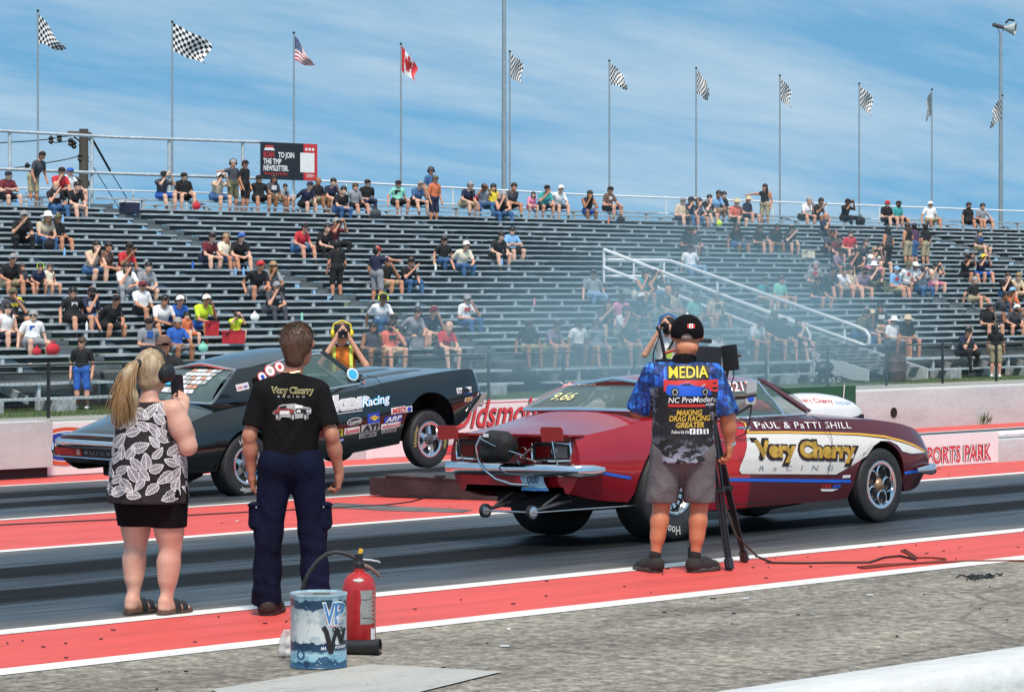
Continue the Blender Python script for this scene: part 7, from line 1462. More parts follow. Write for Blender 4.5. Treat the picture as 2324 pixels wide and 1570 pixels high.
# ---------------------------------------------------------------- tripod with camera, monitor and phone
f1, f2, f3 = onG(1657, 1296), onG(1692, 1277), onG(1570, 1268); ap = (f1 + f2 + f3) / 3; apx = Vector((ap.x, ap.y, 1.22))
k_ = onY(1600, 900, ap.y); apx = Vector((k_.x, ap.y, 1.22))
tp_ = top('tripod', 'black camera tripod standing on the red strip beside the person lettered MEDIA', 'tripod', (ap.x, ap.y, gz(ap.y)))
TUB = mat('black_tripod_tube', (.018, .018, .02), .35, .3)
for f_ in (f1, f2, f3):
    dr = (f_ - apx); side_ = dr.cross(Vector((0, 0, 1))).normalized(); mid = apx.lerp(f_, .55); low = apx.lerp(f_, .95)
    lgm = MB(); lgm.tube([apx + side_ * .045, mid + side_ * .03], .011, 8); lg_ = lgm.build('leg', TUB, tp_)
    MB().tube([apx - side_ * .045, mid - side_ * .03], .011, 8).build('leg_tube', TUB, lg_); MB().tube([apx.lerp(f_, .3), low], .012, 8).build('leg_tube', TUB, lg_)
    MB().tube([mid + side_ * .028, low + side_ * .018], .008, 8).build('leg_tube', TUB, lg_); MB().tube([mid - side_ * .028, low - side_ * .018], .008, 8).build('leg_tube', TUB, lg_)
    MB().tube([mid + side_ * .045, mid - side_ * .045], .022, 8).build('clamp', DK, lg_)
    MB().tube([apx.lerp(f_, .93), apx.lerp(f_, .985)], .033, 8).build('foot_block', DK, lg_); MB().tube([apx.lerp(f_, .98), f_ + Vector((0, 0, .004))], [.02, .016], 8).build('rubber_foot', DK, lg_)
MB().lathe([(0, -.05), (.06, -.05), (.07, 0), (.055, .04), (0, .04)], apx, n=16).build('head', DK, tp_); MB().tube([apx + Vector((0, 0, .03)), apx + Vector((0, 0, .16))], .035, 10).build('head_column', DK, tp_)
hw_ = WM[hk] @ (WLk + v3(.03, .09, .02)); MB().tube([apx + Vector((0, 0, .1)), hw_ + Vector((0, 0, .0))], .011, 8).build('pan_handle', DK, tp_)
cv = top('video_camera', 'black video camera with red cable on the tripod, hidden behind the person lettered MEDIA', 'camera', apx + Vector((0, 0, .16)))
cf = Vector((.5, .86, 0)); cs_ = Vector((.86, -.5, 0)); cb_ = apx + Vector((0, 0, .27)); CM = Matrix((cs_, cf, Vector((0, 0, 1)))).transposed()
b = MB(); b.box(cb_, (.13, .36, .16), CM); b.build('camera_body', DK, cv, False); b = MB(); b.lathe([(0, 0), (.05, 0), (.055, .1), (.065, .16), (.058, .17), (0, .15)], cb_ + cf * .18, cf, 18); b.build('lens', DK, cv)
b = MB(); b.box(cb_ + Vector((0, 0, .12)) - cs_ * .0, (.03, .22, .03), CM); b.build('carry_handle', DK, cv, False)
lft = Vector((-SA, CA, 0))
def at(x, y, d): k = (x - 1162) / FPX; return Vector((CA * d + SA * d * k, SA * d - CA * d * k, 2 - (y - 650) * d / FPX))
DT = CA * ap.x + SA * ap.y
b = MB(); b.box(at(1512, 822, DT), (.16, .10, .045), Matrix.Rotation(H1, 3, 'Z')); b.build('side_bracket', DK, cv, False); b = MB(); b.box(at(1492, 838, DT), (.10, .08, .10), Matrix.Rotation(H1, 3, 'Z')); b.build('battery', DK, cv, False)
MB().tube([at(1512, 830, DT), at(1505, 790, DT), at(1497, 752, DT), at(1490, 742, DT)], .012, 8).build('microphone_arm', DK, cv); MB().tube([at(1505, 803, DT), at(1528, 795, DT), at(1560, 790, DT), at(1585, 793, DT)], .010, 8).build('red_cable', flat((.45, .03, .02), 'red_cable_skin'), cv)
MB().tube([at(1497, 760, DT), at(1483, 800, DT), at(1481, 900, DT), at(1480, 930, DT), at(1486, 985, DT), at(1498, 1000, DT), at(1503, 985, DT), at(1492, 972, DT), at(1483, 985, DT)], .005, 6).build('loose_cable', DK, cv)
MB().tube([at(1482, 920, DT), at(1495, 970, DT), at(1508, 1010, DT)], .010, 8).build('pole_arm', DK, cv)
mn = top('monitor', 'black field monitor tilted on an arm at the right shoulder of the person lettered MEDIA', 'monitor', at(1660, 840, DT), Matrix.Rotation(H1 - R(15), 3, 'Z') @ Matrix.Rotation(R(-6), 3, 'Y'))
rbox(MB(), .115, .03, .185, .014).build('housing', DK, mn, True, True, 40)
for o in mn.children: o.location = (0, 0, .09)
MB().tube([at(1672, 805, DT), at(1682, 806, DT)], .014, 8).build('knob', DK, mn); MB().tube([at(1652, 838, DT), at(1648, 860, DT), at(1635, 880, DT)], .012, 8).build('arm', DK, mn); MB().tube([at(1664, 836, DT), at(1666, 852, DT), at(1655, 890, DT), at(1650, 950, DT)], .005, 6).build('lead', DK, mn)
ph2 = top('clamped_phone', 'pale phone in a black clamp right of the person lettered MEDIA, before the car door', 'phone', at(1703, 918, DT), Matrix.Rotation(H1, 3, 'Z') @ Matrix.Rotation(R(4), 3, 'Y'))
rbox(MB(), .072, .014, .165, .012).build('case', mat('grey_blue_phone', (.42, .45, .46), .25), ph2, True, True, 40); MB().lathe([(0, .004), (.022, .004), (.024, 0)], (.0, -.008, -.04), (0, -1, 0), 16).build('blue_disc', PBL2, ph2, True, True)
for o in ph2.children: o.location = (0, 0, .085)
MB().tube([at(1680, 900, DT), at(1716, 894, DT)], .018, 8).build('clamp', DK, ph2); MB().tube([at(1668, 899, DT), at(1690, 898, DT)], .024, 8).build('clamp_knob', DK, ph2); MB().tube([at(1706, 920, DT), at(1700, 960, DT), at(1690, 985, DT), at(1672, 992, DT), at(1640, 1000, DT), at(1610, 985, DT)], .006, 6).build('lead', DK, ph2)
MB().tube([at(1706, 918, DT), at(1640, 960, DT), apx + Vector((0, 0, .1))], .010, 8).build('support_arm', DK, ph2)
CZ = lambda x, y: onG((2200 + x / 1.672) / 1.54475, (1500 + y / 1.672) / 1.54475) + Vector((0, 0, .012))
tag(MB().tube([at(1646, 1150, DT), at(1670, 1215, DT - .1), CZ(760, 762), CZ(850, 798), CZ(1000, 800), CZ(1200, 797), CZ(1420, 796), CZ(1500, 768), CZ(1600, 758), CZ(1690, 780)], .009, 6).build('cable', mat('brown_black_cable', (.03, .014, .01), .6)), 'black cable running from the tripod along the red strip', 'cable')
tag(MB().tube([CZ(1690, 780), CZ(1640, 742), CZ(1605, 728), CZ(1630, 722), CZ(1700, 770), CZ(1780, 768), CZ(1865, 775), CZ(1860, 785), CZ(1760, 795), CZ(1560, 812), CZ(1380, 830), CZ(1350, 824), CZ(1500, 808), CZ(1700, 800), CZ(2000, 788), CZ(2330, 786), CZ(2500, 790)], .008, 6).build('extension_cord', mat('rust_orange_cord', (.16, .03, .015), .6)), 'rust coloured extension cord in loops near the right edge of the red strip', 'cord')
# ---------------------------------------------------------------- fuel pail and extinguisher
cn = onG(723, 1513); pa = top('fuel_pail', 'blue and white metal race fuel pail with black sprayed mark beside the extinguisher', 'pail', (cn.x, cn.y, .004)); cn.z = .004
def m_pail(t, b, N, L):
    tc = N('ShaderNodeTexCoord'); sp = N('ShaderNodeSeparateXYZ'); L(tc.outputs['Object'], sp.inputs[0]); n = N('ShaderNodeTexNoise', Scale=13.0, Detail=5.0, Roughness=.6); L(tc.outputs['Object'], n.inputs['Vector'])
    w = N('ShaderNodeMath', operation='MULTIPLY_ADD'); w.inputs[1].default_value = .07; L(n.outputs[0], w.inputs[0]); L(sp.outputs[2], w.inputs[2])
    mr = N('ShaderNodeMapRange'); mr.inputs[1].default_value = .035; mr.inputs[2].default_value = .425; L(w.outputs[0], mr.inputs[0])
    r = ramp(N, [(0, (.05, .15, .26)), (.09, (.015, .055, .12)), (.12, (.20, .40, .50)), (.22, (.30, .48, .56)), (.26, (.012, .04, .09)), (.35, (.012, .035, .08)), (.355, (.52, .57, .58)), (.6, (.60, .64, .64)), (.8, (.52, .59, .61)), (.81, (.02, .065, .13)), (.91, (.03, .09, .17)), (.92, (.36, .55, .63)), (1, (.38, .55, .62))])
    r.color_ramp.interpolation = 'LINEAR'; L(mr.outputs[0], r.inputs[0]); n2 = N('ShaderNodeTexNoise', Scale=13.0, Detail=3.0); L(tc.outputs['Object'], n2.inputs['Vector']); r2 = ramp(N, [(.40, (.45, .55, .62)), (.43, (.66, .72, .76)), (.52, (.70, .75, .78)), (.54, (1, 1, 1))]); L(n2.outputs[0], r2.inputs[0])
    m = N('ShaderNodeMixRGB', blend_type='MULTIPLY'); m.inputs[0].default_value = .8; L(r.outputs[0], m.inputs[1]); L(r2.outputs[0], m.inputs[2]); L(m.outputs[0], b.inputs['Base Color']); b.inputs['Roughness'].default_value = .35
pr = 148e-3; b = MB(); b.lathe([(0, 0), (pr, 0), (pr + .004, .006), (pr, .012), (pr, .375), (pr + .004, .380), (pr + .003, .388), (pr - .003, .388), (pr - .006, .378)], cn, n=40); PBV = bvh_of(b); b.build('drum', surf('printed_pail', m_pail), pa, True)
MB().lathe([(pr - .006, .378), (.05, .379), (0, .379)], cn, n=32).build('lid', mat('dull_tin_lid', (.40, .41, .40), .4, .6), pa); b = MB(); b.box(cn + Vector((.02, 0, .381)), (.09, .012, .004), Matrix.Rotation(H1, 3, 'Z')); b.build('lid_slot', DK, pa, False)
vx, vn = Vector((SA, -CA, 0)), Vector((-CA, -SA, 0)); uz = Vector((0, 0, 1))
def pl_(name, shape, m, x, z, off=.002): return lay(name, shape, m, pa, cn + vn * .1 + vx * x + uz * z, vx, uz, off, PBV)
VPB = flat((.06, .20, .45), 'fuel_blue'); VPW = flat((.72, .76, .78), 'fuel_white'); VPR = flat((.55, .16, .16), 'fuel_red')
pl_('label_print', ellipse2d(.045, .055, 24), VPR, .090, .275, .0015)
pl_('label_print', fit_text('VP', .115, .125, .05, 0, .9), VPW, .028, .228, .002); pl_('label_print', fit_text('VP', .103, .112, .015, 0, .9), VPB, .034, .234, .003); pl_('label_print', fit_text('Racing', .045, .026, .01, .2), VPW, .098, .25, .004); pl_('label_print', fit_text('FUELS', .035, .010, .01), VPB, .10, .232, .004)
pl_('label_print', fit_text('C12', .05, .026, .03), INK, .08, .195, .0025); pl_('label_print', fit_text('MA', .028, .018, .02, .2), VPW, .022, .103, .0025); pl_('label_print', fit_text('POWER', .05, .016, .02, .2), VPW, .094, .106, .0025)
rq = random.Random(4)
for i in range(16): pl_('small_print', rect2d(0, rq.uniform(.07, .095), 0, .004), SGR if i % 5 else INK, -.125, .335 - .0105 * i - (.012 if i > 5 else 0) - (.012 if i > 9 else 0), .002)
for i in range(7): pl_('small_print', rect2d(0, rq.uniform(.06, .11), 0, .0035), VPW, .0 + .01 * (i % 3), .082 - .0095 * i, .002)
pl_('label_print', poly2d([(-.06, .02), (-.03, .03), (-.01, .055), (.03, .06), (.05, .045), (.08, .04), (.08, .025), (.02, .012), (-.05, .008)]), flat((.03, .10, .19), 'fuel_dark'), .02, .01, .0018); pl_('label_print', ellipse2d(.014, .02, 14), flat((.015, .05, .11), 'fuel_tyre'), -.055, .028, .0025); pl_('label_print', ellipse2d(.022, .026, 14), flat((.03, .10, .19), 'fuel_dark'), -.085, .075, .0018)
SPR = mat('black_spray_paint', (.008, .008, .009), .6); pl_('spray_mark', poly2d(thick([(.035, .225), (.05, .20), (.062, .15), (.075, .085)], .024), .02), SPR, 0, 0, .0045); pl_('spray_mark', poly2d(thick([(.078, .10), (.088, .16), (.105, .215)], .018), .02), SPR, 0, 0, .005); pl_('spray_mark', poly2d(thick([(.105, .21), (.118, .165), (.125, .13)], .018), .02), SPR, 0, 0, .0055); pl_('spray_mark', poly2d(thick([(.124, .135), (.132, .17), (.138, .21)], .014), .02), SPR, 0, 0, .006)
ex = onG(815, 1479); ex.z = .006; fx = top('fire_extinguisher', 'red scuffed fire extinguisher with long black hose standing behind the fuel pail', 'extinguisher', ex)
def m_ext(t, b, N, L):
    tc = N('ShaderNodeTexCoord'); sp = N('ShaderNodeSeparateXYZ'); L(tc.outputs['Object'], sp.inputs[0]); n = N('ShaderNodeTexNoise', Scale=38.0, Detail=5.0, Roughness=.7); L(tc.outputs['Object'], n.inputs['Vector'])
    mr = N('ShaderNodeMapRange'); mr.inputs[1].default_value = .03; mr.inputs[2].default_value = .0; mr.inputs[3].default_value = 0; mr.inputs[4].default_value = .3; L(sp.outputs[2], mr.inputs[0]); a = N('ShaderNodeMath', operation='ADD'); L(n.outputs[0], a.inputs[0]); L(mr.outputs[0], a.inputs[1])
    r = ramp(N, [(.3, (.34, .015, .018)), (.60, (.46, .02, .022)), (.70, (.45, .02, .02)), (.72, (.62, .58, .52))]); L(a.outputs[0], r.inputs[0]); L(r.outputs[0], b.inputs['Base Color']); b.inputs['Roughness'].default_value = .32; b.inputs['Coat Weight'].default_value = .3
er = .092; b = MB(); b.lathe([(0, 0), (er - .006, 0), (er, .01), (er, .335), (er * .97, .365), (er * .86, .395), (er * .66, .418), (er * .42, .430), (.028, .436), (.027, .46), (0, .46)], ex, n=36); EBV = bvh_of(b); b.build('cylinder', surf('scuffed_red_enamel', m_ext), fx)
b = MB(); b.lathe([(.030, .455), (.032, .48), (.022, .49), (.022, .53), (.014, .535), (0, .535)], ex, n=16); b.build('valve', DK, fx)
XP = lambda x, z, y=0: ex + vx * x + uz * z - vn * y
MB().tube([XP(.01, .475), XP(.06, .455), XP(.10, .425), XP(.115, .405)], [.014, .012, .011, .008], 8).build('carry_lever', mat('worn_brown_lever', (.16, .11, .09), .5, .4), fx); MB().tube([XP(.01, .50), XP(.06, .498), XP(.105, .49), XP(.115, .483)], .006, 8).build('release_lever', ALU, fx)
b = MB(); b.box(XP(.008, .545), (.022, .012, .03), Matrix.Rotation(H1, 3, 'Z') @ Matrix.Rotation(R(20), 3, 'Y')); b.build('safety_tag', flat((.75, .40, .02), 'orange_tag'), fx, False)
dE = CA * ex.x + SA * ex.y; EP = lambda x, y, dd=0: at(x, y, dE + dd)
hp_pts = [XP(-.01, .505), EP(800, 1262), EP(782, 1255), EP(762, 1252), EP(742, 1257), EP(722, 1271), EP(704, 1294), EP(692, 1318), EP(684, 1345, .02), EP(680, 1400, .05), EP(690, 1450, .06), EP(720, 1482, .06), EP(760, 1495, .02)]
MB().tube(hp_pts, .0125, 10).build('hose', RUBBER, fx)
ha_, hb_ = EP(768, 1497, -.12), EP(862, 1503, -.16); ha_.z = .045; hb_.z = .048
hx = (hb_ - ha_).normalized(); ln = (hb_ - ha_).length
b = MB(); b.lathe([(.018, -.05), (.036, 0), (.040, ln * .8), (.046, ln), (.043, ln + .003), (.036, ln * .7), (0, ln * .2)], ha_, hx, 24); b.build('discharge_horn', SATIN, fx)
LB = mat('tarnished_label', (.34, .34, .33), .4, .3, var=.2, scale=30)
def xl(name, shape, m, x, z, off=.0015): return lay(name, shape, m, fx, ex + vn * .1 + vx * x + uz * z, vx, uz, off, EBV)
xl('label', poly2d([(0, 0), (.075, 0), (.075, .185), (.0, .185), (.004, .12), (-.002, .09), (0, .05)], .02), LB, .012, .155)
for i in range(13): xl('label_print', rect2d(0, rq.uniform(.035, .06), 0, .003, .02), INK if i in (3, 11) else SGR, .019, .325 - .0125 * i, .0025)
xl('label', rect2d(0, .02, 0, .085, .02), VPW, .068, .05); xl('label', ellipse2d(.03, .008, 16), SGR, .0, .395, .004)
# crumpled plastic bag
cb = onG(652, 1492); rg_ = random.Random(9); pb = [cap(cb + Vector((rg_.uniform(-.03, .03), rg_.uniform(-.03, .03), rg_.uniform(.02, .13))), cb + Vector((rg_.uniform(-.04, .04), rg_.uniform(-.03, .03), rg_.uniform(.02, .15))), rg_.uniform(.008, .022), rg_.uniform(.008, .02), 0, .01) for _ in range(14)]
me = sdf_mesh('plastic_bag', pb, .007, [mat('clear_crumpled_plastic', (.72, .70, .70), .2, alpha=.55)]); tag(link('plastic_bag', me), 'crumpled clear plastic bag lying left of the fuel pail', 'bag')
# ---------------------------------------------------------------- timing box on the centre strip, cables, debris
a_, c_ = onG(836, 1128), onG(1150, 1138); fr = (c_ - a_); fr.z = 0; L_ = fr.length; fr.normalize(); de = Vector((-fr.y, fr.x, 0)); de = de if de.x > 0 else -de; zb = gz((a_.y + c_.y) / 2) + .004
tbx = top('timing_box', 'dark brown metal box lying across the centre strip behind the red car', 'box', ((a_.x + c_.x) / 2, (a_.y + c_.y) / 2, zb)); TBM = mat('dark_brown_box_steel', (.05, .036, .034), .55, .3, var=.4, scale=5)
def ob(name, s0, s1, d0, d1, z0, z1, m): b = MB(); b.add([a_ * 0 + Vector((a_.x, a_.y, zb)) + fr * s + de * d + Vector((0, 0, z)) for z in (z0, z1) for s, d in ((s0, d0), (s1, d0), (s1, d1), (s0, d1))], [(3, 2, 1, 0), (4, 5, 6, 7), (0, 1, 5, 4), (1, 2, 6, 5), (2, 3, 7, 6), (3, 0, 4, 7)]); return b.build(name, m, tbx, False)
ob('housing', .24, L_, 0, .5, 0, .205, TBM); ob('end_housing', 0, .237, .02, .48, 0, .185, TBM); ob('lid', .23, L_ + .01, -.012, .51, .207, .222, mat('dark_box_lid', (.07, .062, .062), .5, .3, var=.4, scale=5)); ob('lower_slot', .55, 1.3, -.006, .0, .004, .028, DK); ob('handle', .95, 1.05, -.03, .03, .225, .245, DK)
tag(MB().tube([onG(x, y) + Vector((0, 0, .01)) for x, y in ((-20, 1194), (150, 1186), (300, 1179), (450, 1170), (577, 1163), (700, 1157), (800, 1152), (880, 1147), (935, 1140), (975, 1128))] + [onY(1010, 1100, a_.y - .6)], .008, 6).build('cable', DK), 'thin black cable lying along the centre red strip to the brown box', 'cable')
rd = random.Random(17); b = MB()
for _ in range(260):
    X = rd.uniform(8, 32); Y = rd.choice([rd.uniform(12.7, 13.9), rd.uniform(12.7, 13.9), rd.uniform(9, 12.4), rd.uniform(19.6, 22.8)]); s = rd.uniform(.004, .012); a = rd.uniform(0, 3.1); z = gz(Y) + .010
    b.box((X, Y, z), (s * rd.uniform(1.5, 4), s, .006), Matrix.Rotation(a, 3, 'Z'))
tag(b.build('rubber_debris', DK, None, False), kind='stuff')
b = MB(); p0 = onG(2228, 1313)
for _ in range(26): p = p0 + Vector((rd.gauss(0, .09), rd.gauss(0, .05), .012)); a = rd.uniform(0, 3.1); b.tube([p, p + Vector((math.cos(a) * .05, math.sin(a) * .03, rd.uniform(0, .02))), p + Vector((math.cos(a + .6) * .09, math.sin(a + .6) * .05, 0))], .005, 5)
tag(b.build('rubber_scrap', DK), 'scrap of shredded black tyre rubber on the grey asphalt at lower right', 'scrap')
b = MB()
for x, y in ((968 / 1.66 + 1200, 1180 / 1.66 + 1500), (945 / 1.66 + 1200, 1278 / 1.66 + 1500), (1420 / 1.672 + 2200, 987 / 1.672 + 1500), (690 / 1.672 + 2200, 1008 / 1.672 + 1500), (1380 / 1.66, 548 / 1.66 + 1500), (2000 / 1.66 , 1140 / 1.66 + 1500)):
    p = onG(x / 1.54475, y / 1.54475); b.box(p + Vector((0, 0, .012)), (.05, .02, .006), Matrix.Rotation(rd.uniform(0, 3), 3, 'Z'))
tag(b.build('paper_scraps', VPW, None, False), kind='stuff')
# ---------------------------------------------------------------- banners on the walls
def banner(name, lab, Y, x0, y0, x1, y1, m):
    a = onY(x0, y0, Y); c = onY(x1, y1, Y); o = top(name, lab, 'banner', ((a.x + c.x) / 2, Y, c.z)); MB().bx(a.x, c.x, Y - .012, Y - .003, c.z, a.z).build('panel', m, o, False); return o, a, c
BW = mat('white_banner_vinyl', (.80, .79, .79), .45, var=.04); BG = flat((.02, .10, .05), 'dark_green_banner'); YW = 29.745
nb, a, c = banner('oval_logo_banner', 'white banner with a red, white and blue oval behind the green car tail', YW, 64, 962, 262, 1070, BW)
ec = onY(152, 1012, YW - .02); SCN = (CA * ec.x + SA * ec.y) / FPX
for i, (rx, ry, m) in enumerate(((66, 43, flat((.62, .10, .04), 'oval_orange_red')), (56, 35, SWH), (53, 32.5, flat((.02, .04, .35), 'oval_blue')))): lay('oval', ellipse2d(rx * SCN / .72, ry * SCN, 36), m, nb, ec, (1, 0, 0), (0, 0, 1), .003 + .003 * i)
lay('lettering', fit_text('NHRA', 92 * SCN / .72, 38 * SCN, .03, .2), SWH, nb, ec + Vector((-46 * SCN / .72, 0, -19 * SCN)), (1, 0, 0), (0, 0, 1), .013)
ob_, a, c = banner('script_banner', 'white banner with red script lettering on the far wall between the cars', YW, 1014, 912, 1300, 975, BW)
OR = flat((.58, .06, .07), 'script_red'); p = onY(1030, 972, YW - .02); q = onY(1262, 958, YW - .02); lay('lettering', fit_text('Oldsmobile', q.x - p.x, .40, .02, .35), INK, ob_, p + Vector((-.015, 0, -.015)), (1, 0, 0), (0, 0, 1), .003); lay('lettering', fit_text('Oldsmobile', q.x - p.x, .40, .012, .35), OR, ob_, p, (1, 0, 0), (0, 0, 1), .006)
for z0 in (.03,): lay('border', rect2d(0, c.x - a.x - .1, 0, .012), OR, ob_, Vector((a.x + .05, YW - .012, a.z - .04)), (1, 0, 0), (0, 0, 1), .003)
bb_, a, c = banner('sponsor_banner', 'white banner with black box outline and red mark low behind the green car', YW, 830, 985, 1010, 1042, BW)
for x0, x1, z0, z1, m in ((.1, 1.8, .05, .07, INK), (1.78, 1.8, .05, .28, INK), (1.2, 1.75, .09, .2, OR), (1.95, 2.0, .18, .3, INK), (2.04, 2.09, .18, .3, INK), (2.15, 3.0, .22, .26, INK)): lay('banner_print', rect2d(x0, x1, z0, z1), m, bb_, Vector((a.x, YW - .012, c.z)), (1, 0, 0), (0, 0, 1), .003)
gb, a, c = banner('green_banner', 'dark green banner on the far wall behind the white hood scoop', YW, 1700, 884, 1941, 930, BG); p = onY(1912, 915, YW - .02); lay('lettering', fit_text('l', .06, .3, .03, .3), SWH, gb, p, (1, 0, 0), (0, 0, 1), .003)
p = onY(2028, 936, 29.75); MB().lathe([(.085, -.01), (.085, .004), (.075, .005), (.072, .0), (0, -.001)], Vector((p.x, 29.744, p.z)), (0, -1, 0), 20).build('drain_hole', mat('dark_pipe_hole', (.015, .012, .012), .9), WALLPRE)
YC = 21.245; mb_, a, c = banner('park_banner', 'white banner reading motorsports park in red on the low centre wall', YC, 1990, 995, 2264, 1048, BW)
p = onY(2132, 1048, YC - .02); q = onY(2250, 1036, YC - .02); W_ = q.x - p.x; zt_ = gz(21.3) + .045
for m_, bo_, o_ in ((INK, .07, .003), (SWH, .045, .005), (OR, .015, .007)): lay('lettering', fit_text('MOTORSPORTS PARK', W_ * 2.1, .205, bo_, .0), m_, mb_, Vector((q.x - W_ * 2.1, YC - .012, zt_)), (1, 0, 0), (0, 0, 1), o_)
# ---------------------------------------------------------------- photographers behind the far wall
def lens_man(label, x, ytop, Y, H, sh, pa, hd_c, sk, cam_on, extra, yaw):
    p = onY(x, ytop, Y); s = (p.z - gz(Y)) / 1.735; face = math.pi + R(yaw); o = top('person', label, 'person', (p.x, Y, gz(Y)), Matrix.Rotation(face, 3, 'Z')); v = lambda a, b, c: Vector((a, b, c)) * s
    P, hd = standing(s, 1.1, pa, False, 0, 'D'); P = P[:-10]; ch = v(0, 0, 1.27)
    for sd in (-1, 1): P += arm(ch + v(sd * .2, 0, .09), ch + v(sd * .30, .17, -.08), hd + v(sd * .06, .16, -.02), s, True, False) if cam_on else arm(ch + v(sd * .2, 0, .09), ch + v(sd * .27, .08, -.2), ch + v(sd * .08, .3, -.15), s, True, False)
    me = sdf_mesh('body', P, .014, [sk, sh, pa if not isinstance(pa, str) else cloth(pa[1]), SHOES[0]]); bd = link('body', me, o)
    gear(o, 'cap', cloth(hd_c), hd, 0, 0, s * 1.02); gear(o, 'short_hair', HAIR['k'], hd + v(0, -.004, -.014), 0, 0, s * .98); gear(o, 'eyes_and_mouth', GLASSB, hd, 0, 0, s)
    if 'B' in extra: gear(o, 'beard', HAIR['k'], hd, 0, 0, s)
    if 'M' in extra: gear(o, 'ear_muffs', cloth('y' if 'y' in extra else 'b'), hd, 0, 0, s * 1.08)
    if 'V' in extra:
        ves = [cap(v(0, 0, 1.0), v(0, 0, 1.28), .172 * s, .178 * s, 0, .06, ((0, 1, 0), .76)), cap(v(-.13, 0, 1.38), v(.13, 0, 1.38), .074 * s, .074 * s, 0, .05)]; me = sdf_mesh('vest', ves, .012, [mat('orange_vest', (.75, .20, .02), .7)], [(v(0, 0, 1.43), (0, 0, 1))]); link('vest', me, o)
        for sd in (-1, 1): MB().tube([v(sd * .10, -.09, 1.44), v(sd * .11, .06, 1.44), v(sd * .11, .14, 1.3), v(sd * .11, .15, 1.0)], .024 * s, 6, flatn=.5).build('reflective_band', flat((.62, .75, .10), 'lime_reflective'), o, True, True)
    if 'R' in extra:
        MB().tube([v(-.12, .12, 1.42), v(0, .16, 1.2), v(.16, .13, .95)], .02, 6).build('strap', DK, o, True, True)
        lay('shirt_mark', ellipse2d(.06, .07, 14), flat((.45, .6, .1), 'shirt_green'), o, v(-.05, .16, 1.2), (-1, 0, 0), (0, 0, 1), .01, None, True)
    if cam_on:
        co = WM[o] @ (hd + v(0, .17, -.01)); ca = top('photo_camera', cam_on, 'camera', co, Matrix.Rotation(face, 3, 'Z')); b = MB(); b.box((0, 0, 0), (.14, .07, .10)); b.box((0, 0, .06), (.06, .06, .03)); b.build('camera_body', DK, ca, False, True); MB().lathe([(0, .02), (.042, .02), (.042, .10), (.05, .13), (.045, .14), (.03, .12), (0, .11)], (0, 0, 0), (0, 1, 0), 18).build('lens', DK, ca, True, True)
    return o
lens_man('photographer in orange safety vest and yellow ear muffs behind the green car roof', 776, 733, 30.75, 1, cloth('k'), 'pk', 'k', SKIN[0], 'black camera raised to the face of the person in the orange vest', 'MyV', -38)
lens_man('photographer in brown cap looking down, behind the head of the person in leaf print', 372, 760, 30.7, 1, cloth('k'), 'pk', 'u', SKIN[1], None, '', -45)
lens_man('photographer in white shirt, black cap and blue ear muffs beside the MEDIA person', 1517, 717, 30.75, 1, cloth('w'), 'pk', 'k', SKIN[0], 'black camera raised by the person in white shirt and blue ear muffs', 'BMR', -62)
# ---------------------------------------------------------------- grass and weeds
b = MB(); rw_ = random.Random(8)
for _ in range(5200):
    X = rw_.uniform(34, 90); Y = 54.2 + abs(rw_.gauss(0, 1.1)); h = rw_.uniform(.03, .12); p = Vector((X, Y, gz(Y))); q = p + Vector((rw_.gauss(0, .03), rw_.gauss(0, .03), h)); b.add([p + Vector((-.008, 0, 0)), p + Vector((.008, 0, 0)), q], [(0, 1, 2)])
for _ in range(900):
    X = rw_.uniform(14, 23); Y = rw_.uniform(31, 36); h = rw_.uniform(.05, .16); p = Vector((X, Y, gz(Y))); q = p + Vector((rw_.gauss(0, .03), rw_.gauss(0, .03), h)); b.add([p + Vector((-.01, 0, 0)), p + Vector((.01, 0, 0)), q], [(0, 1, 2)])
tag(b.build('grass_blades', mat('grass_blade', (.06, .12, .025), .8, var=.4, scale=1), None, False), kind='stuff')
g = onY(2232, 951, 29.7); wd_ = top('weed', 'small green weed growing at the foot of the far wall on the right', 'plant', (g.x, 29.7, gz(29.7)))
for i in range(14):
    p = Vector((g.x + rw_.gauss(0, .06), 29.68, gz(29.7))); a = rw_.uniform(-1, 1); q = p + Vector((a * .12, -.04, rw_.uniform(.1, .26))); b = MB(); b.add([p, p.lerp(q, .5) + Vector((.02, 0, .01)), q, p.lerp(q, .5) - Vector((.02, 0, 0))], [(0, 1, 2, 3)]); b.build('leaf', mat('weed_leaf', (.06, .13, .03), .7), wd_, False)
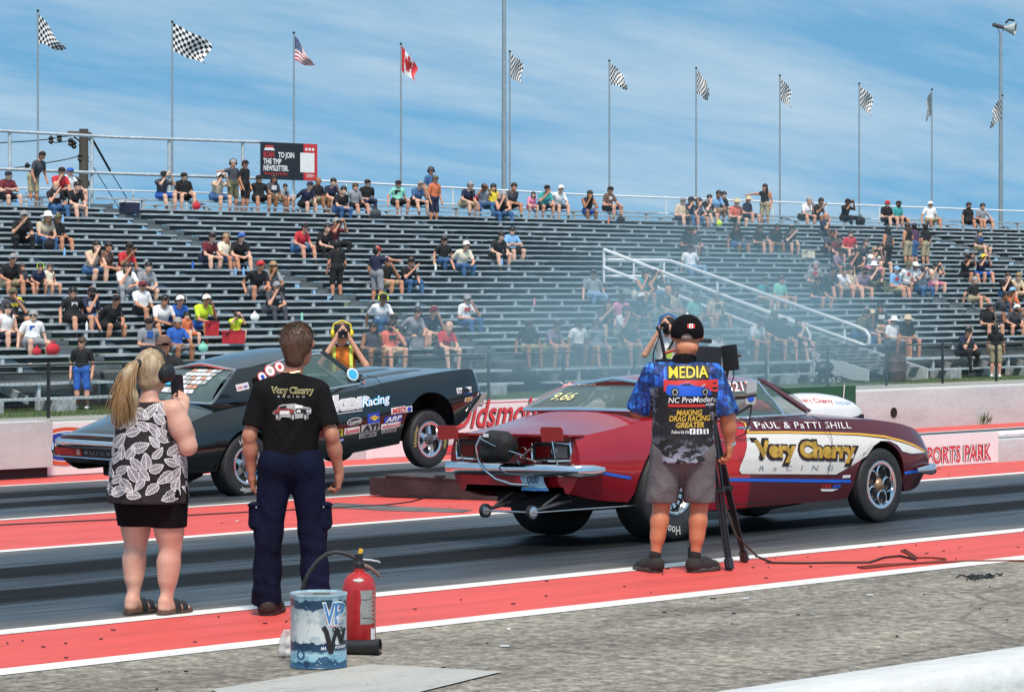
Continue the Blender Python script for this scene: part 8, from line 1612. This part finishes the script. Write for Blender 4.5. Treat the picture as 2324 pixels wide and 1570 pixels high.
# ---------------------------------------------------------------- tyre smoke drifting before the stand
def smoke(name, c, r, dens, seed):
    b = MB(); b.ell((0, 0, 0), r, 24); o = b.build(name, None, None); o.location = c; o.data.materials.clear()
    m = bpy.data.materials.new(name); m.use_nodes = True; t = m.node_tree; t.nodes.clear(); out = t.nodes.new('ShaderNodeOutputMaterial'); pv = t.nodes.new('ShaderNodeVolumePrincipled'); t.links.new(pv.outputs[0], out.inputs['Volume'])
    pv.inputs['Color'].default_value = (.55, .87, 1, 1); pv.inputs['Anisotropy'].default_value = .1
    tc = t.nodes.new('ShaderNodeTexCoord'); mp = t.nodes.new('ShaderNodeMapping'); mp.inputs['Scale'].default_value = tuple(1 / q for q in r); t.links.new(tc.outputs['Object'], mp.inputs[0])
    ln = t.nodes.new('ShaderNodeVectorMath'); ln.operation = 'LENGTH'; t.links.new(mp.outputs[0], ln.inputs[0]); mr = t.nodes.new('ShaderNodeMapRange'); mr.interpolation_type = 'SMOOTHSTEP'; mr.inputs[1].default_value = 1.0; mr.inputs[2].default_value = .15; t.links.new(ln.outputs['Value'], mr.inputs[0])
    n = t.nodes.new('ShaderNodeTexNoise'); n.inputs['Scale'].default_value = .35; n.inputs['Detail'].default_value = 3; mp2 = t.nodes.new('ShaderNodeMapping'); mp2.inputs['Location'].default_value = (seed, 0, 0); t.links.new(tc.outputs['Object'], mp2.inputs[0]); t.links.new(mp2.outputs[0], n.inputs['Vector'])
    r2 = t.nodes.new('ShaderNodeMapRange'); r2.inputs[1].default_value = .35; r2.inputs[2].default_value = .65; r2.inputs[3].default_value = .25; r2.inputs[4].default_value = 1.0; t.links.new(n.outputs[0], r2.inputs[0])
    mu = t.nodes.new('ShaderNodeMath'); mu.operation = 'MULTIPLY'; t.links.new(mr.outputs[0], mu.inputs[0]); t.links.new(r2.outputs[0], mu.inputs[1]); m2 = t.nodes.new('ShaderNodeMath'); m2.operation = 'MULTIPLY'; m2.inputs[1].default_value = dens; t.links.new(mu.outputs[0], m2.inputs[0]); t.links.new(m2.outputs[0], pv.inputs['Density'])
    o.data.materials.append(m); tag(o, kind='stuff')
smoke('tyre_smoke', onY(1470, 800, 43.0), (10.5, 5.0, 2.3), .19, 3.1)
smoke('tyre_smoke', onY(1660, 690, 46.5), (10.0, 4.5, 3.3), .12, 7.7)
